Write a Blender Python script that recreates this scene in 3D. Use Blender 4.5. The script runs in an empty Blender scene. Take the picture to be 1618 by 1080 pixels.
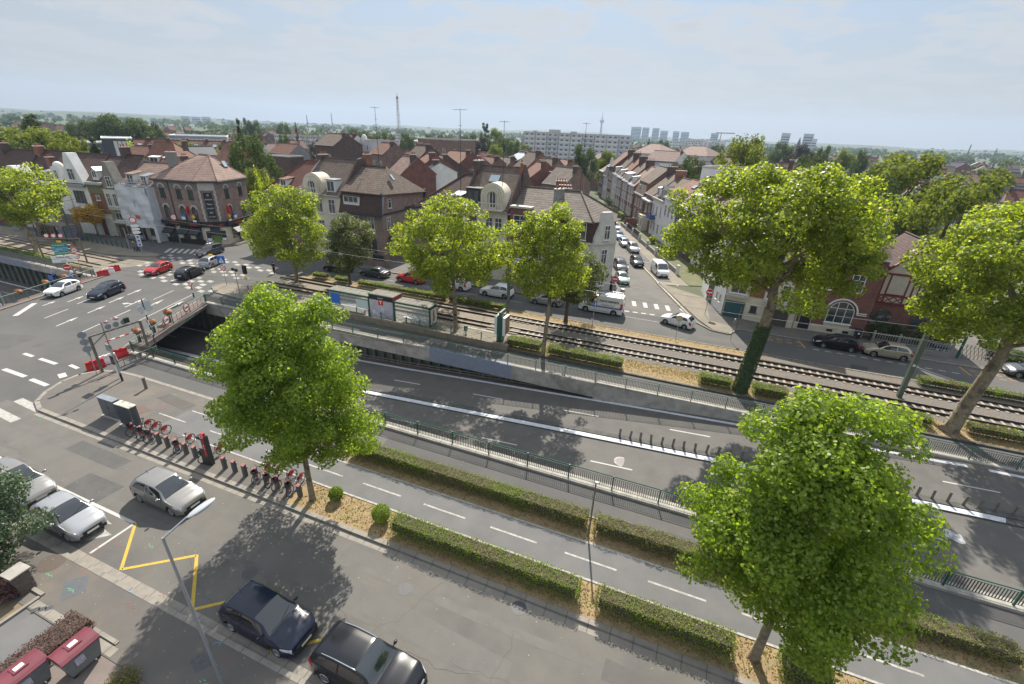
import bpy,math,random
import numpy as np
from math import sin,cos,pi,radians as rad,hypot,atan2
from mathutils import Vector,Matrix
S=bpy.context.scene
COL=S.collection
# ------------------------------------------------------------ camera, sky, sun, exposure
CAMH=20.0;FPX=722.0;PW,PH=1618,1080
PITCH,ROLL,YAW=rad(24.7),rad(2.4),rad(-20.5)
def cam_basis():
    fh=Vector((sin(YAW),cos(YAW),0));r=Vector((cos(YAW),-sin(YAW),0));up=Vector((0,0,1))
    F=fh*cos(PITCH)-up*sin(PITCH);U=fh*sin(PITCH)+up*cos(PITCH)
    return F,r*cos(ROLL)+U*sin(ROLL),U*cos(ROLL)-r*sin(ROLL)
CF,CR,CU=cam_basis()
cd=bpy.data.cameras.new('camera');cam=bpy.data.objects.new('camera',cd);COL.objects.link(cam)
cd.sensor_width=36;cd.lens=36*FPX/PW;cd.clip_start=0.3;cd.clip_end=30000
cam.matrix_world=Matrix(((CR.x,CU.x,-CF.x,0),(CR.y,CU.y,-CF.y,0),(CR.z,CU.z,-CF.z,CAMH),(0,0,0,1)))
S.camera=cam
# survey of the photograph: where the line of sight through a photo point meets a level / lies at a distance
def sight(px,py):return CF+CR*((px-PW/2)/FPX)-CU*((py-PH/2)/FPX)
def at(px,py,z=0.0):
    d=sight(px,py);t=(z-CAMH)/d.z;return (d.x*t,d.y*t)
def far(px,py,dist):
    d=sight(px,py);t=dist/hypot(d.x,d.y);return Vector((d.x*t,d.y*t,CAMH+d.z*t))
SUN_AZ=(-0.28,0.96);SUN_EL=rad(44.5)
w=bpy.data.worlds.new('World');S.world=w;w.use_nodes=True
nt=w.node_tree;nt.nodes.clear()
N=nt.nodes.new;L=nt.links.new
sky=N('ShaderNodeTexSky');sky.sky_type='NISHITA';sky.sun_disc=False
sky.sun_elevation=SUN_EL;sky.sun_rotation=atan2(SUN_AZ[0],SUN_AZ[1])
sky.air_density=1.0;sky.dust_density=0.9;sky.ozone_density=1.0
tc=N('ShaderNodeTexCoord');sep=N('ShaderNodeSeparateXYZ');L(tc.outputs['Generated'],sep.inputs[0])
zc=N('ShaderNodeMath');zc.operation='MAXIMUM';L(sep.outputs['Z'],zc.inputs[0]);zc.inputs[1].default_value=0.02
za=N('ShaderNodeMath');za.operation='ADD';L(zc.outputs[0],za.inputs[0]);za.inputs[1].default_value=0.10
dv=[]
for k in 'XY':
    m=N('ShaderNodeMath');m.operation='DIVIDE';L(sep.outputs[k],m.inputs[0]);L(za.outputs[0],m.inputs[1]);dv.append(m)
cb=N('ShaderNodeCombineXYZ');L(dv[0].outputs[0],cb.inputs[0]);L(dv[1].outputs[0],cb.inputs[1])
n1=N('ShaderNodeTexNoise');n1.inputs['Scale'].default_value=1.9;n1.inputs['Detail'].default_value=9;n1.inputs['Roughness'].default_value=0.56;n1.inputs["Distortion"].default_value=0.3
L(cb.outputs[0],n1.inputs['Vector'])
cr=N('ShaderNodeValToRGB');cr.color_ramp.elements[0].position=0.46;cr.color_ramp.elements[0].color=(0,0,0,1)
cr.color_ramp.elements[1].position=0.56;cr.color_ramp.elements[1].color=(1,1,1,1);L(n1.outputs[0],cr.inputs[0])
# clouds are brightest where thin, greyer in their middle
cc=N('ShaderNodeValToRGB');cc.color_ramp.elements[0].position=0.5;cc.color_ramp.elements[0].color=(3.95,3.95,3.95,1)
cc.color_ramp.elements[1].position=0.72;cc.color_ramp.elements[1].color=(3.4,3.5,3.6,1);L(n1.outputs[0],cc.inputs[0])
hz=N('ShaderNodeMapRange');L(sep.outputs['Z'],hz.inputs[0]);hz.inputs[1].default_value=0.0;hz.inputs[2].default_value=0.24;hz.inputs[3].default_value=0.97;hz.inputs[4].default_value=0.0
mh=N('ShaderNodeMixRGB');L(hz.outputs[0],mh.inputs[0]);mb_=N('ShaderNodeMixRGB');mb_.inputs[0].default_value=0.8;L(sky.outputs[0],mb_.inputs[1]);mb_.inputs[2].default_value=(2.35,3.1,4.1,1);L(mb_.outputs[0],mh.inputs[1]);mh.inputs[2].default_value=(3.25,2.95,2.45,1)
cf=N('ShaderNodeMath');cf.operation='MULTIPLY';L(cr.outputs[0],cf.inputs[0])
hf=N('ShaderNodeMapRange');L(sep.outputs['Z'],hf.inputs[0]);hf.inputs[1].default_value=0.02;hf.inputs[2].default_value=0.14;hf.inputs[3].default_value=0.05;hf.inputs[4].default_value=0.85
L(hf.outputs[0],cf.inputs[1])
# sky above the frame made brighter, added fill to lift the shadows
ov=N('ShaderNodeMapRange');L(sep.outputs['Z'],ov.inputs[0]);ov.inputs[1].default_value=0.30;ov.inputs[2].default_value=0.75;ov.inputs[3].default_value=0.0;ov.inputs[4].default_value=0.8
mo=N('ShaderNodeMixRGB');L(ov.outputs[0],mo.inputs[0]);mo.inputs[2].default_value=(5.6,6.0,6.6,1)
mc=N('ShaderNodeMixRGB');L(cf.outputs[0],mc.inputs[0]);L(mh.outputs[0],mc.inputs[1]);L(cc.outputs[0],mc.inputs[2])
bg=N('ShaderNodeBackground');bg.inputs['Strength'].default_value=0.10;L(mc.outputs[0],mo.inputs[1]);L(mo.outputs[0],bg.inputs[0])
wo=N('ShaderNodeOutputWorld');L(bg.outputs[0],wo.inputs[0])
sl=bpy.data.lights.new('sun','SUN');sl.energy=5.0;sl.angle=rad(0.6);sl.color=(1.0,0.93,0.81)
so=bpy.data.objects.new('sun',sl);COL.objects.link(so)
sd=Vector((SUN_AZ[0]*cos(SUN_EL),SUN_AZ[1]*cos(SUN_EL),sin(SUN_EL))).normalized()
so.rotation_euler=sd.to_track_quat('Z','Y').to_euler();so.location=sd*200
S.view_settings.view_transform='Standard';S.view_settings.look='None';S.view_settings.gamma=1
S.view_settings.exposure=0.74
S.view_settings.use_curve_mapping=False

# ------------------------------------------------------------ materials
MATS={}
def _mix(nt,fac,a,b):
    m=nt.nodes.new('ShaderNodeMixRGB');nt.links.new(fac,m.inputs[0])
    for i,c in ((1,a),(2,b)):
        if hasattr(c,'is_linked') or hasattr(c,'links'):nt.links.new(c,m.inputs[i])
        else:m.inputs[i].default_value=(*c,1)
    return m.outputs[0]
def mat(name,c1,rough=0.8,c2=None,scale=3.0,detail=5,lo=0.35,hi=0.65,bump=0.0,bscale=40,metal=0.0,spec=0.5,
        speck=None,big=None,coat=0.0,brick=None,tiles=None,isl=None,trans=None,emit=None,alpha=None,joints=None):
    if name in MATS:return MATS[name]
    m=bpy.data.materials.new(name);m.use_nodes=True;nt=m.node_tree;n=nt.nodes;l=nt.links
    p=n['Principled BSDF'];p.inputs['Roughness'].default_value=rough;p.inputs['Metallic'].default_value=metal
    p.inputs['Specular IOR Level'].default_value=spec;p.inputs['Coat Weight'].default_value=coat
    p.inputs['Coat Roughness'].default_value=0.04
    p.inputs['Base Color'].default_value=(*c1,1)
    t=n.new('ShaderNodeTexCoord');vec=t.outputs['Object']
    col=None;height=None
    def noise(sc,det=5,ro=0.6):
        x=n.new('ShaderNodeTexNoise');x.inputs['Scale'].default_value=sc;x.inputs['Detail'].default_value=det;x.inputs['Roughness'].default_value=ro
        l.new(vec,x.inputs['Vector']);return x.outputs[0]
    def ramp(src,a,b):
        r=n.new('ShaderNodeMapRange');l.new(src,r.inputs[0]);r.inputs[1].default_value=a;r.inputs[2].default_value=b;return r.outputs[0]
    if brick or tiles:
        sx=n.new('ShaderNodeSeparateXYZ');l.new(vec,sx.inputs[0])
        ad=n.new('ShaderNodeMath');l.new(sx.outputs[0],ad.inputs[0]);l.new(sx.outputs[1],ad.inputs[1])
        cm=n.new('ShaderNodeCombineXYZ');l.new(ad.outputs[0],cm.inputs[0]);l.new(sx.outputs[2],cm.inputs[1])
        b=n.new('ShaderNodeTexBrick');l.new(cm.outputs[0],b.inputs['Vector'])
        b.inputs['Scale'].default_value=1.0
        b.inputs['Color1'].default_value=(*c1,1);b.inputs['Color2'].default_value=(*(c2 or c1),1)
        if brick:
            b.inputs['Mortar'].default_value=(*brick,1);b.inputs['Brick Width'].default_value=0.24;b.inputs['Row Height'].default_value=0.085;b.inputs['Mortar Size'].default_value=0.012
        else:
            b.inputs['Mortar'].default_value=(*tiles,1);b.inputs['Brick Width'].default_value=0.27;b.inputs['Row Height'].default_value=0.24;b.inputs['Mortar Size'].default_value=0.035;b.inputs['Mortar Smooth'].default_value=0.6
        nz=noise(1.1,6)
        dk=n.new('ShaderNodeMixRGB');dk.blend_type='MULTIPLY';l.new(ramp(nz,0.3,0.7),dk.inputs[0]);l.new(b.outputs['Color'],dk.inputs[1]);dk.inputs[2].default_value=(0.62,0.60,0.60,1)
        col=dk.outputs[0];height=b.outputs['Fac']
        nz2=noise(9,4)
        dk2=n.new('ShaderNodeMixRGB');dk2.blend_type='MULTIPLY';l.new(ramp(nz2,0.4,0.75),dk2.inputs[0]);l.new(col,dk2.inputs[1]);dk2.inputs[2].default_value=(0.75,0.72,0.72,1)
        col=dk2.outputs[0]
        bp=n.new('ShaderNodeBump');bp.invert=True;bp.inputs['Strength'].default_value=0.4;bp.inputs['Distance'].default_value=0.03;l.new(height,bp.inputs['Height']);l.new(bp.outputs[0],p.inputs['Normal'])
    elif c2:
        col=_mix(nt,ramp(noise(scale,detail),lo,hi),c1,c2)
    if big: # (scale, colour, lo, hi)
        col=_mix(nt,ramp(noise(big[0],4),big[2],big[3]),col if col else c1,big[1])
    if speck: # (scale, colour, lo, hi)
        col=_mix(nt,ramp(noise(speck[0],2,0.5),speck[2],speck[3]),col if col else c1,speck[1])
    if joints: # (spacing, colour): cast joints across x+y
        sx=n.new('ShaderNodeSeparateXYZ');l.new(vec,sx.inputs[0])
        ad=n.new('ShaderNodeMath');ad.operation='PINGPONG';l.new(sx.outputs[0],ad.inputs[0]);ad.inputs[1].default_value=joints[0]/2
        r=n.new('ShaderNodeMapRange');l.new(ad.outputs[0],r.inputs[0]);r.inputs[1].default_value=0.0;r.inputs[2].default_value=0.03;r.inputs[3].default_value=1;r.inputs[4].default_value=0
        col=_mix(nt,r.outputs[0],col if col else c1,joints[1])
    if isl: # colour per leaf / island
        g=n.new('ShaderNodeNewGeometry');r=n.new('ShaderNodeValToRGB');l.new(g.outputs['Random Per Island'],r.inputs[0])
        r.color_ramp.elements[0].color=(*isl[0],1);r.color_ramp.elements[1].color=(*isl[-1],1)
        for i,c in enumerate(isl[1:-1]):
            e=r.color_ramp.elements.new((i+1)/(len(isl)-1));e.color=(*c,1)
        col=r.outputs[0]
        if big:col=_mix(nt,ramp(noise(big[0],3),big[2],big[3]),col,big[1])
    if col:l.new(col,p.inputs['Base Color'])
    if bump and not (brick or tiles):
        bp=n.new('ShaderNodeBump');bp.inputs['Strength'].default_value=bump;bp.inputs['Distance'].default_value=0.02;l.new(noise(bscale,4),bp.inputs['Height']);l.new(bp.outputs[0],p.inputs['Normal'])
    if trans:
        out=n['Material Output'];tr=n.new('ShaderNodeBsdfTranslucent');mx=n.new('ShaderNodeMixShader');mx.inputs[0].default_value=trans
        if col:
            hs=n.new('ShaderNodeMixRGB');hs.blend_type='MULTIPLY';hs.inputs[0].default_value=1;l.new(col,hs.inputs[1]);hs.inputs[2].default_value=(2.5,2.55,0.9,1);l.new(hs.outputs[0],tr.inputs[0])
        else:tr.inputs[0].default_value=(*c1,1)
        l.new(p.outputs[0],mx.inputs[1]);l.new(tr.outputs[0],mx.inputs[2]);l.new(mx.outputs[0],out.inputs[0])
    if emit:p.inputs['Emission Color'].default_value=(*emit,1);p.inputs['Emission Strength'].default_value=1.0
    if alpha is not None:
        p.inputs['Transmission Weight'].default_value=0.0;p.inputs['Alpha'].default_value=alpha
    MATS[name]=m;return m
asphalt=mat('asphalt',(0.070,0.069,0.069),0.9,(0.092,0.090,0.087),0.35,lo=0.3,hi=0.7,bump=0.25,bscale=60,speck=(55,(0.17,0.17,0.165),0.62,0.74),big=(0.09,(0.105,0.101,0.096),0.45,0.7))
asphalt_lane=mat('asphalt_lane',(0.108,0.101,0.092),0.9,(0.135,0.126,0.114),0.5,lo=0.3,hi=0.7,bump=0.25,bscale=60,speck=(45,(0.22,0.22,0.21),0.63,0.74),big=(0.22,(0.082,0.079,0.077),0.5,0.75))
asphalt_trench=mat('asphalt_trench',(0.098,0.093,0.087),0.9,(0.122,0.115,0.107),0.8,bump=0.2,bscale=60,speck=(50,(0.17,0.165,0.16),0.62,0.75))
asphalt_bike=mat('asphalt_cycleway',(0.115,0.114,0.116),0.9,(0.14,0.138,0.138),0.6,bump=0.15,bscale=70,speck=(60,(0.2,0.2,0.2),0.62,0.75))
asphalt_red=mat('red_pavement',(0.115,0.082,0.072),0.9,(0.145,0.11,0.10),0.9,bump=0.2,speck=(50,(0.2,0.16,0.15),0.62,0.75))
pavement=mat('pavement',(0.125,0.112,0.10),0.9,(0.10,0.093,0.088),0.5,bump=0.2,speck=(50,(0.2,0.19,0.17),0.6,0.75),big=(0.35,(0.16,0.135,0.11),0.5,0.75))
pave_sand=mat('sandy_pavement',(0.215,0.185,0.14),0.9,(0.16,0.145,0.12),0.5,bump=0.2,speck=(40,(0.26,0.23,0.18),0.6,0.75))
kerbm=mat('kerbstone',(0.26,0.235,0.20),0.85,(0.20,0.185,0.165),2.2,bump=0.2,joints=(1.0,(0.07,0.065,0.06)))
concrete=mat('concrete',(0.38,0.36,0.33),0.85,(0.27,0.255,0.235),1.6,bump=0.2,bscale=25,big=(0.5,(0.13,0.125,0.118),0.52,0.8))
concrete_dark=mat('concrete_dark',(0.10,0.098,0.092),0.9,(0.06,0.058,0.055),2,bump=0.2)
bluegrey=mat('bluegrey_paint',(0.17,0.20,0.27),0.7,(0.21,0.235,0.29),2)
white_line=mat('white_paint',(0.46,0.45,0.43),0.8,(0.32,0.31,0.30),6,lo=0.5,hi=0.8,speck=(30,(0.25,0.25,0.24),0.66,0.74))
white_old=mat('worn_white_paint',(0.40,0.385,0.36),0.85,(0.22,0.21,0.2),5,lo=0.42,hi=0.7)
white_blue=mat('white_margin_paint',(0.58,0.60,0.66),0.75,(0.46,0.47,0.50),3,lo=0.45,hi=0.7)
yellow_line=mat('yellow_paint',(0.48,0.33,0.045),0.8,(0.34,0.24,0.05),7,lo=0.45,hi=0.75)
orange_line=mat('orange_paint',(0.50,0.26,0.05),0.85,(0.3,0.19,0.08),7,lo=0.4,hi=0.75)
cream_line=mat('cream_paint',(0.52,0.45,0.33),0.85,(0.36,0.32,0.25),5,lo=0.4,hi=0.75)
earth=mat('dry_grass_earth',(0.30,0.215,0.115),0.95,(0.20,0.145,0.08),3,bump=0.6,bscale=25,speck=(22,(0.42,0.33,0.20),0.56,0.7),big=(0.9,(0.12,0.14,0.05),0.56,0.75))
ballast=mat('ballast',(0.16,0.145,0.13),0.95,(0.09,0.08,0.072),14,bump=1.0,bscale=14,speck=(16,(0.27,0.25,0.22),0.55,0.68),big=(0.6,(0.15,0.10,0.07),0.5,0.7))
trackbed=mat('dusty_trackbed',(0.24,0.20,0.155),0.95,(0.17,0.14,0.11),3,bump=0.4,bscale=20,speck=(20,(0.30,0.26,0.21),0.58,0.7))
sleeper_m=mat('sleeper_concrete',(0.44,0.38,0.30),0.9,(0.30,0.26,0.20),5)
rail_m=mat('rail_steel',(0.075,0.048,0.035),0.55,(0.05,0.032,0.024),8,metal=0.3)
rail_top=mat('rail_running_face',(0.55,0.55,0.56),0.25,metal=1.0)
green_metal=mat('green_metal',(0.012,0.085,0.055),0.4,(0.02,0.10,0.07),4)
rail_green=mat('weathered_green_metal',(0.07,0.15,0.12),0.55,(0.10,0.17,0.14),4)
bar_grey=mat('weathered_bar_metal',(0.15,0.16,0.145),0.6,(0.22,0.21,0.19),6)
pole_green=mat('grey_green_pole',(0.085,0.12,0.10),0.5,(0.11,0.14,0.12),3)
pole_brown=mat('brown_grey_pole',(0.17,0.145,0.115),0.6,(0.13,0.11,0.09),4)
galv=mat('galvanised_steel',(0.42,0.44,0.46),0.42,(0.34,0.36,0.38),5,metal=0.6)
lampgrey=mat('lamp_grey',(0.30,0.32,0.35),0.4,(0.26,0.28,0.31),3,metal=0.3)
dark_metal=mat('dark_metal',(0.025,0.028,0.032),0.45)
white_plastic=mat('white_plastic',(0.75,0.75,0.74),0.5)
red_plastic=mat('red_plastic',(0.50,0.018,0.022),0.45,(0.42,0.02,0.02),3)
sign_white=mat('sign_white',(0.78,0.78,0.76),0.5);sign_red=mat('sign_red',(0.55,0.02,0.02),0.5);sign_blue=mat('sign_blue',(0.02,0.13,0.5),0.5)
sign_green=mat('sign_green',(0.0,0.25,0.14),0.5);sign_yellow=mat('sign_yellow',(0.75,0.42,0.02),0.5);sign_black=mat('sign_black',(0.012,0.012,0.014),0.5)
glass=mat('window_glass',(0.035,0.045,0.052),0.06,(0.07,0.085,0.095),0.8,spec=0.9)
glass_lt=mat('skylight_glass',(0.30,0.38,0.42),0.12,spec=0.9)
clear=mat('shelter_glass',(0.55,0.62,0.60),0.08,alpha=0.22)
tree_bark=mat('plane_bark',(0.17,0.135,0.095),0.9,(0.29,0.24,0.16),3.5,bump=0.5,bscale=10,big=(1.5,(0.10,0.085,0.06),0.5,0.6))
bark=mat('dark_bark',(0.075,0.06,0.045),0.95,(0.11,0.09,0.07),4,bump=0.5,bscale=12)

# ------------------------------------------------------------ mesh builder
class MB:
    def __init__(s):s.v=[];s.f=[];s.m=[];s.k=0
    def add(s,vs,fs,k=None):
        b=len(s.v);s.v+=[tuple(x) for x in vs];s.f+=[tuple(b+i for i in f) for f in fs];s.m+=[s.k if k is None else k]*len(fs);return s
    def box(s,x0,x1,y0,y1,z0,z1,k=None,T=None):
        vs=[(x,y,z) for z in (z0,z1) for y in (y0,y1) for x in (x0,x1)]
        if T:vs=[tuple(T @ Vector(v)) for v in vs]
        return s.add(vs,[(0,2,3,1),(4,5,7,6),(0,1,5,4),(2,6,7,3),(0,4,6,2),(1,3,7,5)],k)
    def prism(s,pts,z0,z1,k=None,T=None,ktop=None):
        n=len(pts)
        a=sum(pts[i][0]*pts[(i+1) % n][1]-pts[(i+1) % n][0]*pts[i][1] for i in range(n))
        if a<0:pts=pts[::-1]
        g=(lambda z,p:z(p) if callable(z) else z)
        vs=[(p[0],p[1],g(z0,p)) for p in pts]+[(p[0],p[1],g(z1,p)) for p in pts]
        if T:vs=[tuple(T @ Vector(v)) for v in vs]
        s.add(vs,[tuple(range(n))[::-1]]+[(i,(i+1) % n,n+(i+1) % n,n+i) for i in range(n)],k)
        b=len(s.v)-2*n;s.f.append(tuple(b+n+i for i in range(n)));s.m.append(ktop if ktop is not None else (s.k if k is None else k));return s
    def xprism(s,prof,axis,a0,a1,k=None,T=None):
        # profile in (u, z) swept along 'x' or 'y'
        n=len(prof)
        f=(lambda u,z,a:(a,u,z)) if axis=='x' else (lambda u,z,a:(u,a,z))
        vs=[f(u,z,a0) for u,z in prof]+[f(u,z,a1) for u,z in prof]
        if T:vs=[tuple(T @ Vector(v)) for v in vs]
        return s.add(vs,[tuple(range(n))[::-1],tuple(range(n,2*n))]+[(i,(i+1) % n,n+(i+1) % n,n+i) for i in range(n)],k)
    def tube(s,p0,p1,r0,r1=None,n=8,k=None,cap=True):
        r1=r0 if r1 is None else r1
        p0=Vector(p0);p1=Vector(p1);d=(p1-p0)
        if d.length<1e-6:return s
        d.normalize();a=d.orthogonal().normalized();b=d.cross(a);vs=[]
        for p,r in ((p0,r0),(p1,r1)):
            for i in range(n):
                t=2*pi*i/n;vs.append(p+a*(r*cos(t))+b*(r*sin(t)))
        fs=[(i,(i+1) % n,n+(i+1) % n,n+i) for i in range(n)]
        if cap:fs+=[tuple(range(n))[::-1],tuple(range(n,2*n))]
        return s.add(vs,fs,k)
    def path(s,pts,rs,n=7,k=None):
        # continuous tapered tube
        P=[Vector(p) for p in pts];vs=[];a=None
        for i,p in enumerate(P):
            d=(P[min(i+1,len(P)-1)]-P[max(i-1,0)]).normalized()
            if a is None:a=d.orthogonal().normalized()
            a=(a-d*a.dot(d)).normalized();b=d.cross(a)
            for j in range(n):
                t=2*pi*j/n;vs.append(p+a*(rs[i]*cos(t))+b*(rs[i]*sin(t)))
        fs=[(i*n+j,i*n+(j+1) % n,(i+1)*n+(j+1) % n,(i+1)*n+j) for i in range(len(P)-1) for j in range(n)]
        fs+=[tuple(range(n))[::-1],tuple(range((len(P)-1)*n,len(P)*n))]
        return s.add(vs,fs,k)
    def ell(s,c,r,nu=12,nv=7,k=None):
        vs=[(c[0],c[1],c[2]-r[2])]
        for j in range(1,nv):
            t=-pi/2+pi*j/nv
            for i in range(nu):vs.append((c[0]+r[0]*cos(t)*cos(2*pi*i/nu),c[1]+r[1]*cos(t)*sin(2*pi*i/nu),c[2]+r[2]*sin(t)))
        vs.append((c[0],c[1],c[2]+r[2]));e=len(vs)-1
        fs=[(0,1+(i+1) % nu,1+i) for i in range(nu)]
        for j in range(nv-2):
            for i in range(nu):fs.append((1+j*nu+i,1+j*nu+(i+1) % nu,1+(j+1)*nu+(i+1) % nu,1+(j+1)*nu+i))
        b=1+(nv-2)*nu;fs+=[(b+i,b+(i+1) % nu,e) for i in range(nu)]
        return s.add(vs,fs,k)
    def ring(s,c,ax,R,r,n=18,m=5,k=None):
        ax=Vector(ax).normalized();a=ax.orthogonal().normalized();b=ax.cross(a);c=Vector(c);vs=[]
        for i in range(n):
            t=2*pi*i/n;d=a*cos(t)+b*sin(t)
            for j in range(m):
                q=2*pi*j/m;vs.append(c+d*(R+r*cos(q))+ax*(r*sin(q)))
        fs=[(i*m+j,((i+1) % n)*m+j,((i+1) % n)*m+(j+1) % m,i*m+(j+1) % m) for i in range(n) for j in range(m)]
        return s.add(vs,fs,k)
    def disc(s,c,ax,R,th,n=18,k=None,R2=None):
        c=Vector(c);ax=Vector(ax).normalized();return s.tube(c-ax*th/2,c+ax*th/2,R,R2 or R,n,k)
    def build(s,name,mats,parent=None,smooth=False,origin=None,ang=35):
        if not isinstance(mats,(list,tuple)):mats=[mats]
        me=bpy.data.meshes.new(name)
        v=s.v if origin is None else [(x-origin[0],y-origin[1],z-origin[2]) for x,y,z in s.v]
        me.from_pydata(v,[],s.f)
        for m in mats:me.materials.append(m)
        me.polygons.foreach_set('material_index',s.m)
        if smooth:
            me.polygons.foreach_set('use_smooth',[True]*len(s.f));me.set_sharp_from_angle(angle=rad(ang))
        me.update()
        o=bpy.data.objects.new(name,me);COL.objects.link(o)
        if origin is not None:o.location=origin
        if parent:o.parent=parent
        return o
def tag(o,label=None,cat=None,group=None,kind=None):
    if label:o['label']=label
    if cat:o['category']=cat
    if group:o['group']=group
    if kind:o['kind']=kind
    return o
def thing(name,label,cat,loc=(0,0,0),rz=0.0,group=None):
    o=bpy.data.objects.new(name,None);COL.objects.link(o);o.empty_display_size=0.2
    o.location=(loc[0],loc[1],loc[2] if len(loc)>2 else 0);o.rotation_euler=(0,0,rz)
    return tag(o,label,cat,group)
KIDS={}
def copy_tree(o,parent=None):
    c=o.copy();COL.objects.link(c);c.parent=parent
    for ch in [x for x in o.children]:copy_tree(ch,c)
    return c
def place(o,loc,rz=0.0,label=None,group=None,scale=None):
    o.location=(loc[0],loc[1],loc[2] if len(loc)>2 else 0);o.rotation_euler=(0,0,rz)
    if label:o['label']=label
    if group:o['group']=group
    if scale:o.scale=scale if isinstance(scale,tuple) else (scale,)*3
    return o
def struct(name,mb,m,smooth=False):return tag(mb.build(name,m,smooth=smooth),kind='structure')
def text_mesh(s,size,m,parent,name='lettering',depth=0.004,loc=(0,0,0),rot=(pi/2,0,0),align='CENTER',sx=1.0,bold=0.0):
    cu=bpy.data.curves.new(name,'FONT');cu.body=s;cu.size=size;cu.extrude=depth;cu.align_x=align;cu.align_y='CENTER';cu.offset=bold;cu.resolution_u=3
    o=bpy.data.objects.new(name,cu);COL.objects.link(o)
    dg=bpy.context.evaluated_depsgraph_get();me=bpy.data.meshes.new_from_object(o.evaluated_get(dg))
    bpy.data.objects.remove(o);o=bpy.data.objects.new(name,me);me.materials.clear();me.materials.append(m);COL.objects.link(o)
    o.location=loc;o.rotation_euler=rot;o.scale=(sx,1,1)
    if parent:o.parent=parent
    return o
# ------------------------------------------------------------ ground, roads, trench
def lerp_tab(tab,x):
    if x<=tab[0][0]:return tab[0][1]
    for (a,b),(c,d) in zip(tab,tab[1:]):
        if x<=c:return b+(d-b)*(x-a)/(c-a)
    return tab[-1][1]
DEPTH=[(-170,4.6),(-100,4.9),(-60,5.0),(-45,4.4),(-25,3.2),(-4,1.72),(10,.82),(22,.24),(33,0.02),(60,0.02)]
def D(x):return lerp_tab(DEPTH,x)
def RZ(x,y):return-D(x)+max(0,y-30.6)*.05
FW=[(-46,34.7),(-31,34.9),(-22,35.4),(-5.4,35.6),(-5.2,35.85),(8,36.05),(34,36.2)] # far coping edge
def fw(x):return lerp_tab(FW,x)
ND=23.25 # near wall face
# junction deck edges
E0,E1=(-46.5,ND),(-52.3,34.7)
W0,W1=(-69.6,ND),(-73.4,34.9)
g=MB()
def q(a,b,c,d,z=-0.03):g.add([(p[0],p[1],z) for p in (a,b,c,d)],[(0,1,2,3)])
FAR=5200
q((-FAR,-260),(FAR,-260),(FAR,7.0),(-FAR,7.0))
q((-FAR,7.0),(FAR,7.0),(FAR,ND),(-FAR,ND))
xs=[-52.3,-46,-31,-22,-5.4,-5.2,8,34]
q((34,ND),(FAR,ND),(FAR,36.2),(34,36.2))
for a,b in zip(xs,xs[1:]):q((a,fw(a)),(b,fw(b)),(b,37.2),(a,37.2))
q((34,36.2),(FAR,36.2),(FAR,37.2),(34,37.2))
q(W0,E0,E1,W1);q(W1,E1,(-52.3,37.2),(-73.4,37.2));q((-FAR,34.9),W1,(-73.4,37.2),(-FAR,37.2))
q((-FAR,ND),(-170,ND),(-170,34.9),(-FAR,34.9))
q((-FAR,37.2),(FAR,37.2),(FAR,420),(-FAR,420))
q((-FAR,420),(FAR,420),(FAR,5600),(-FAR,5600))
gm=mat('far_ground',(0.065,0.085,0.035),0.95,(0.12,0.115,0.075),0.012,lo=0.4,hi=0.6,big=(0.05,(0.05,0.07,0.03),0.45,0.6))
struct('ground',g,gm)
def sheet(name,pts,z,m,kind='structure'):
    b=MB();b.add([(p[0],p[1],z) for p in pts],[tuple(range(len(pts)))]);o=b.build(name,m);tag(o,kind=kind)
    if o.data.polygons[0].normal.z<0:o.data.flip_normals()
    return o
# near service road and its branch out of the junction
sheet('service_road',[(-46,7.3),(45,7.3),(45,13.9),(-42,13.9),(-46,13.9)],0.0,asphalt_lane)
sheet('junction_road',[(-150,-60),(-46,-60),(-46,7.3),(-46,13.9),(-42,13.9),(-37,20.2),(-37,22.6),(-46.2,22.6),(-52.8,37.3),(-52.8,55.6),(-75,55.6),(-75,37.3),(-69.5,23.35),(-150,23.35)],0.0,asphalt)
sheet('tram_crossing',[(-92,35),(-52,35),(-51,60),(-92,52)],-.004,asphalt)
sheet('tram_crossing_apron',[(-85,36.2),(-76.5,35.6),(-73.5,44.5),(-80,46)],.003,pave_sand)
sheet('cross_road',[(-52.8,55.6),(-47,58.5),(-63,110),(-120,250),(-135,250),(-80,110),(-68.5,60),(-75,55.6)],0.0,asphalt)
sheet('inner_road',[(-37,20.1),(60,20.1),(60,22.6),(-37,22.6)],0.0,asphalt)
sheet('cycleway',[(-32.5,16.05),(60,16.05),(60,18.35),(-32.5,18.35)],0.126,asphalt_bike)
sheet('outer_lane',[(-52,35.75),(-5.4,35.9),(8,36.5),(60,36.7),(60,39.3),(-15,38.5),(-52,37.4)],0.0,asphalt)
sheet('far_road',[(-52.8,49.3),(90,49.3),(90,55.5),(4.8,55.6),(-52.8,55.6)],0.0,asphalt)
sheet('far_road_west',[(-170,46.6),(-75,47.0),(-75,52.0),(-170,49.5)],0.0,asphalt)
sheet('side_street_mouth',[(-7.6,55.6),(4.8,55.6),(-3.4,70.4),(-9.9,69.4),(-7.4,61)],0.002,asphalt_lane)
sheet('side_street',[(-9.9,69.4),(-3.4,70.4),(-34,150),(-80,270),(-86,268),(-41,150)],0.0,asphalt_lane)
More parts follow.
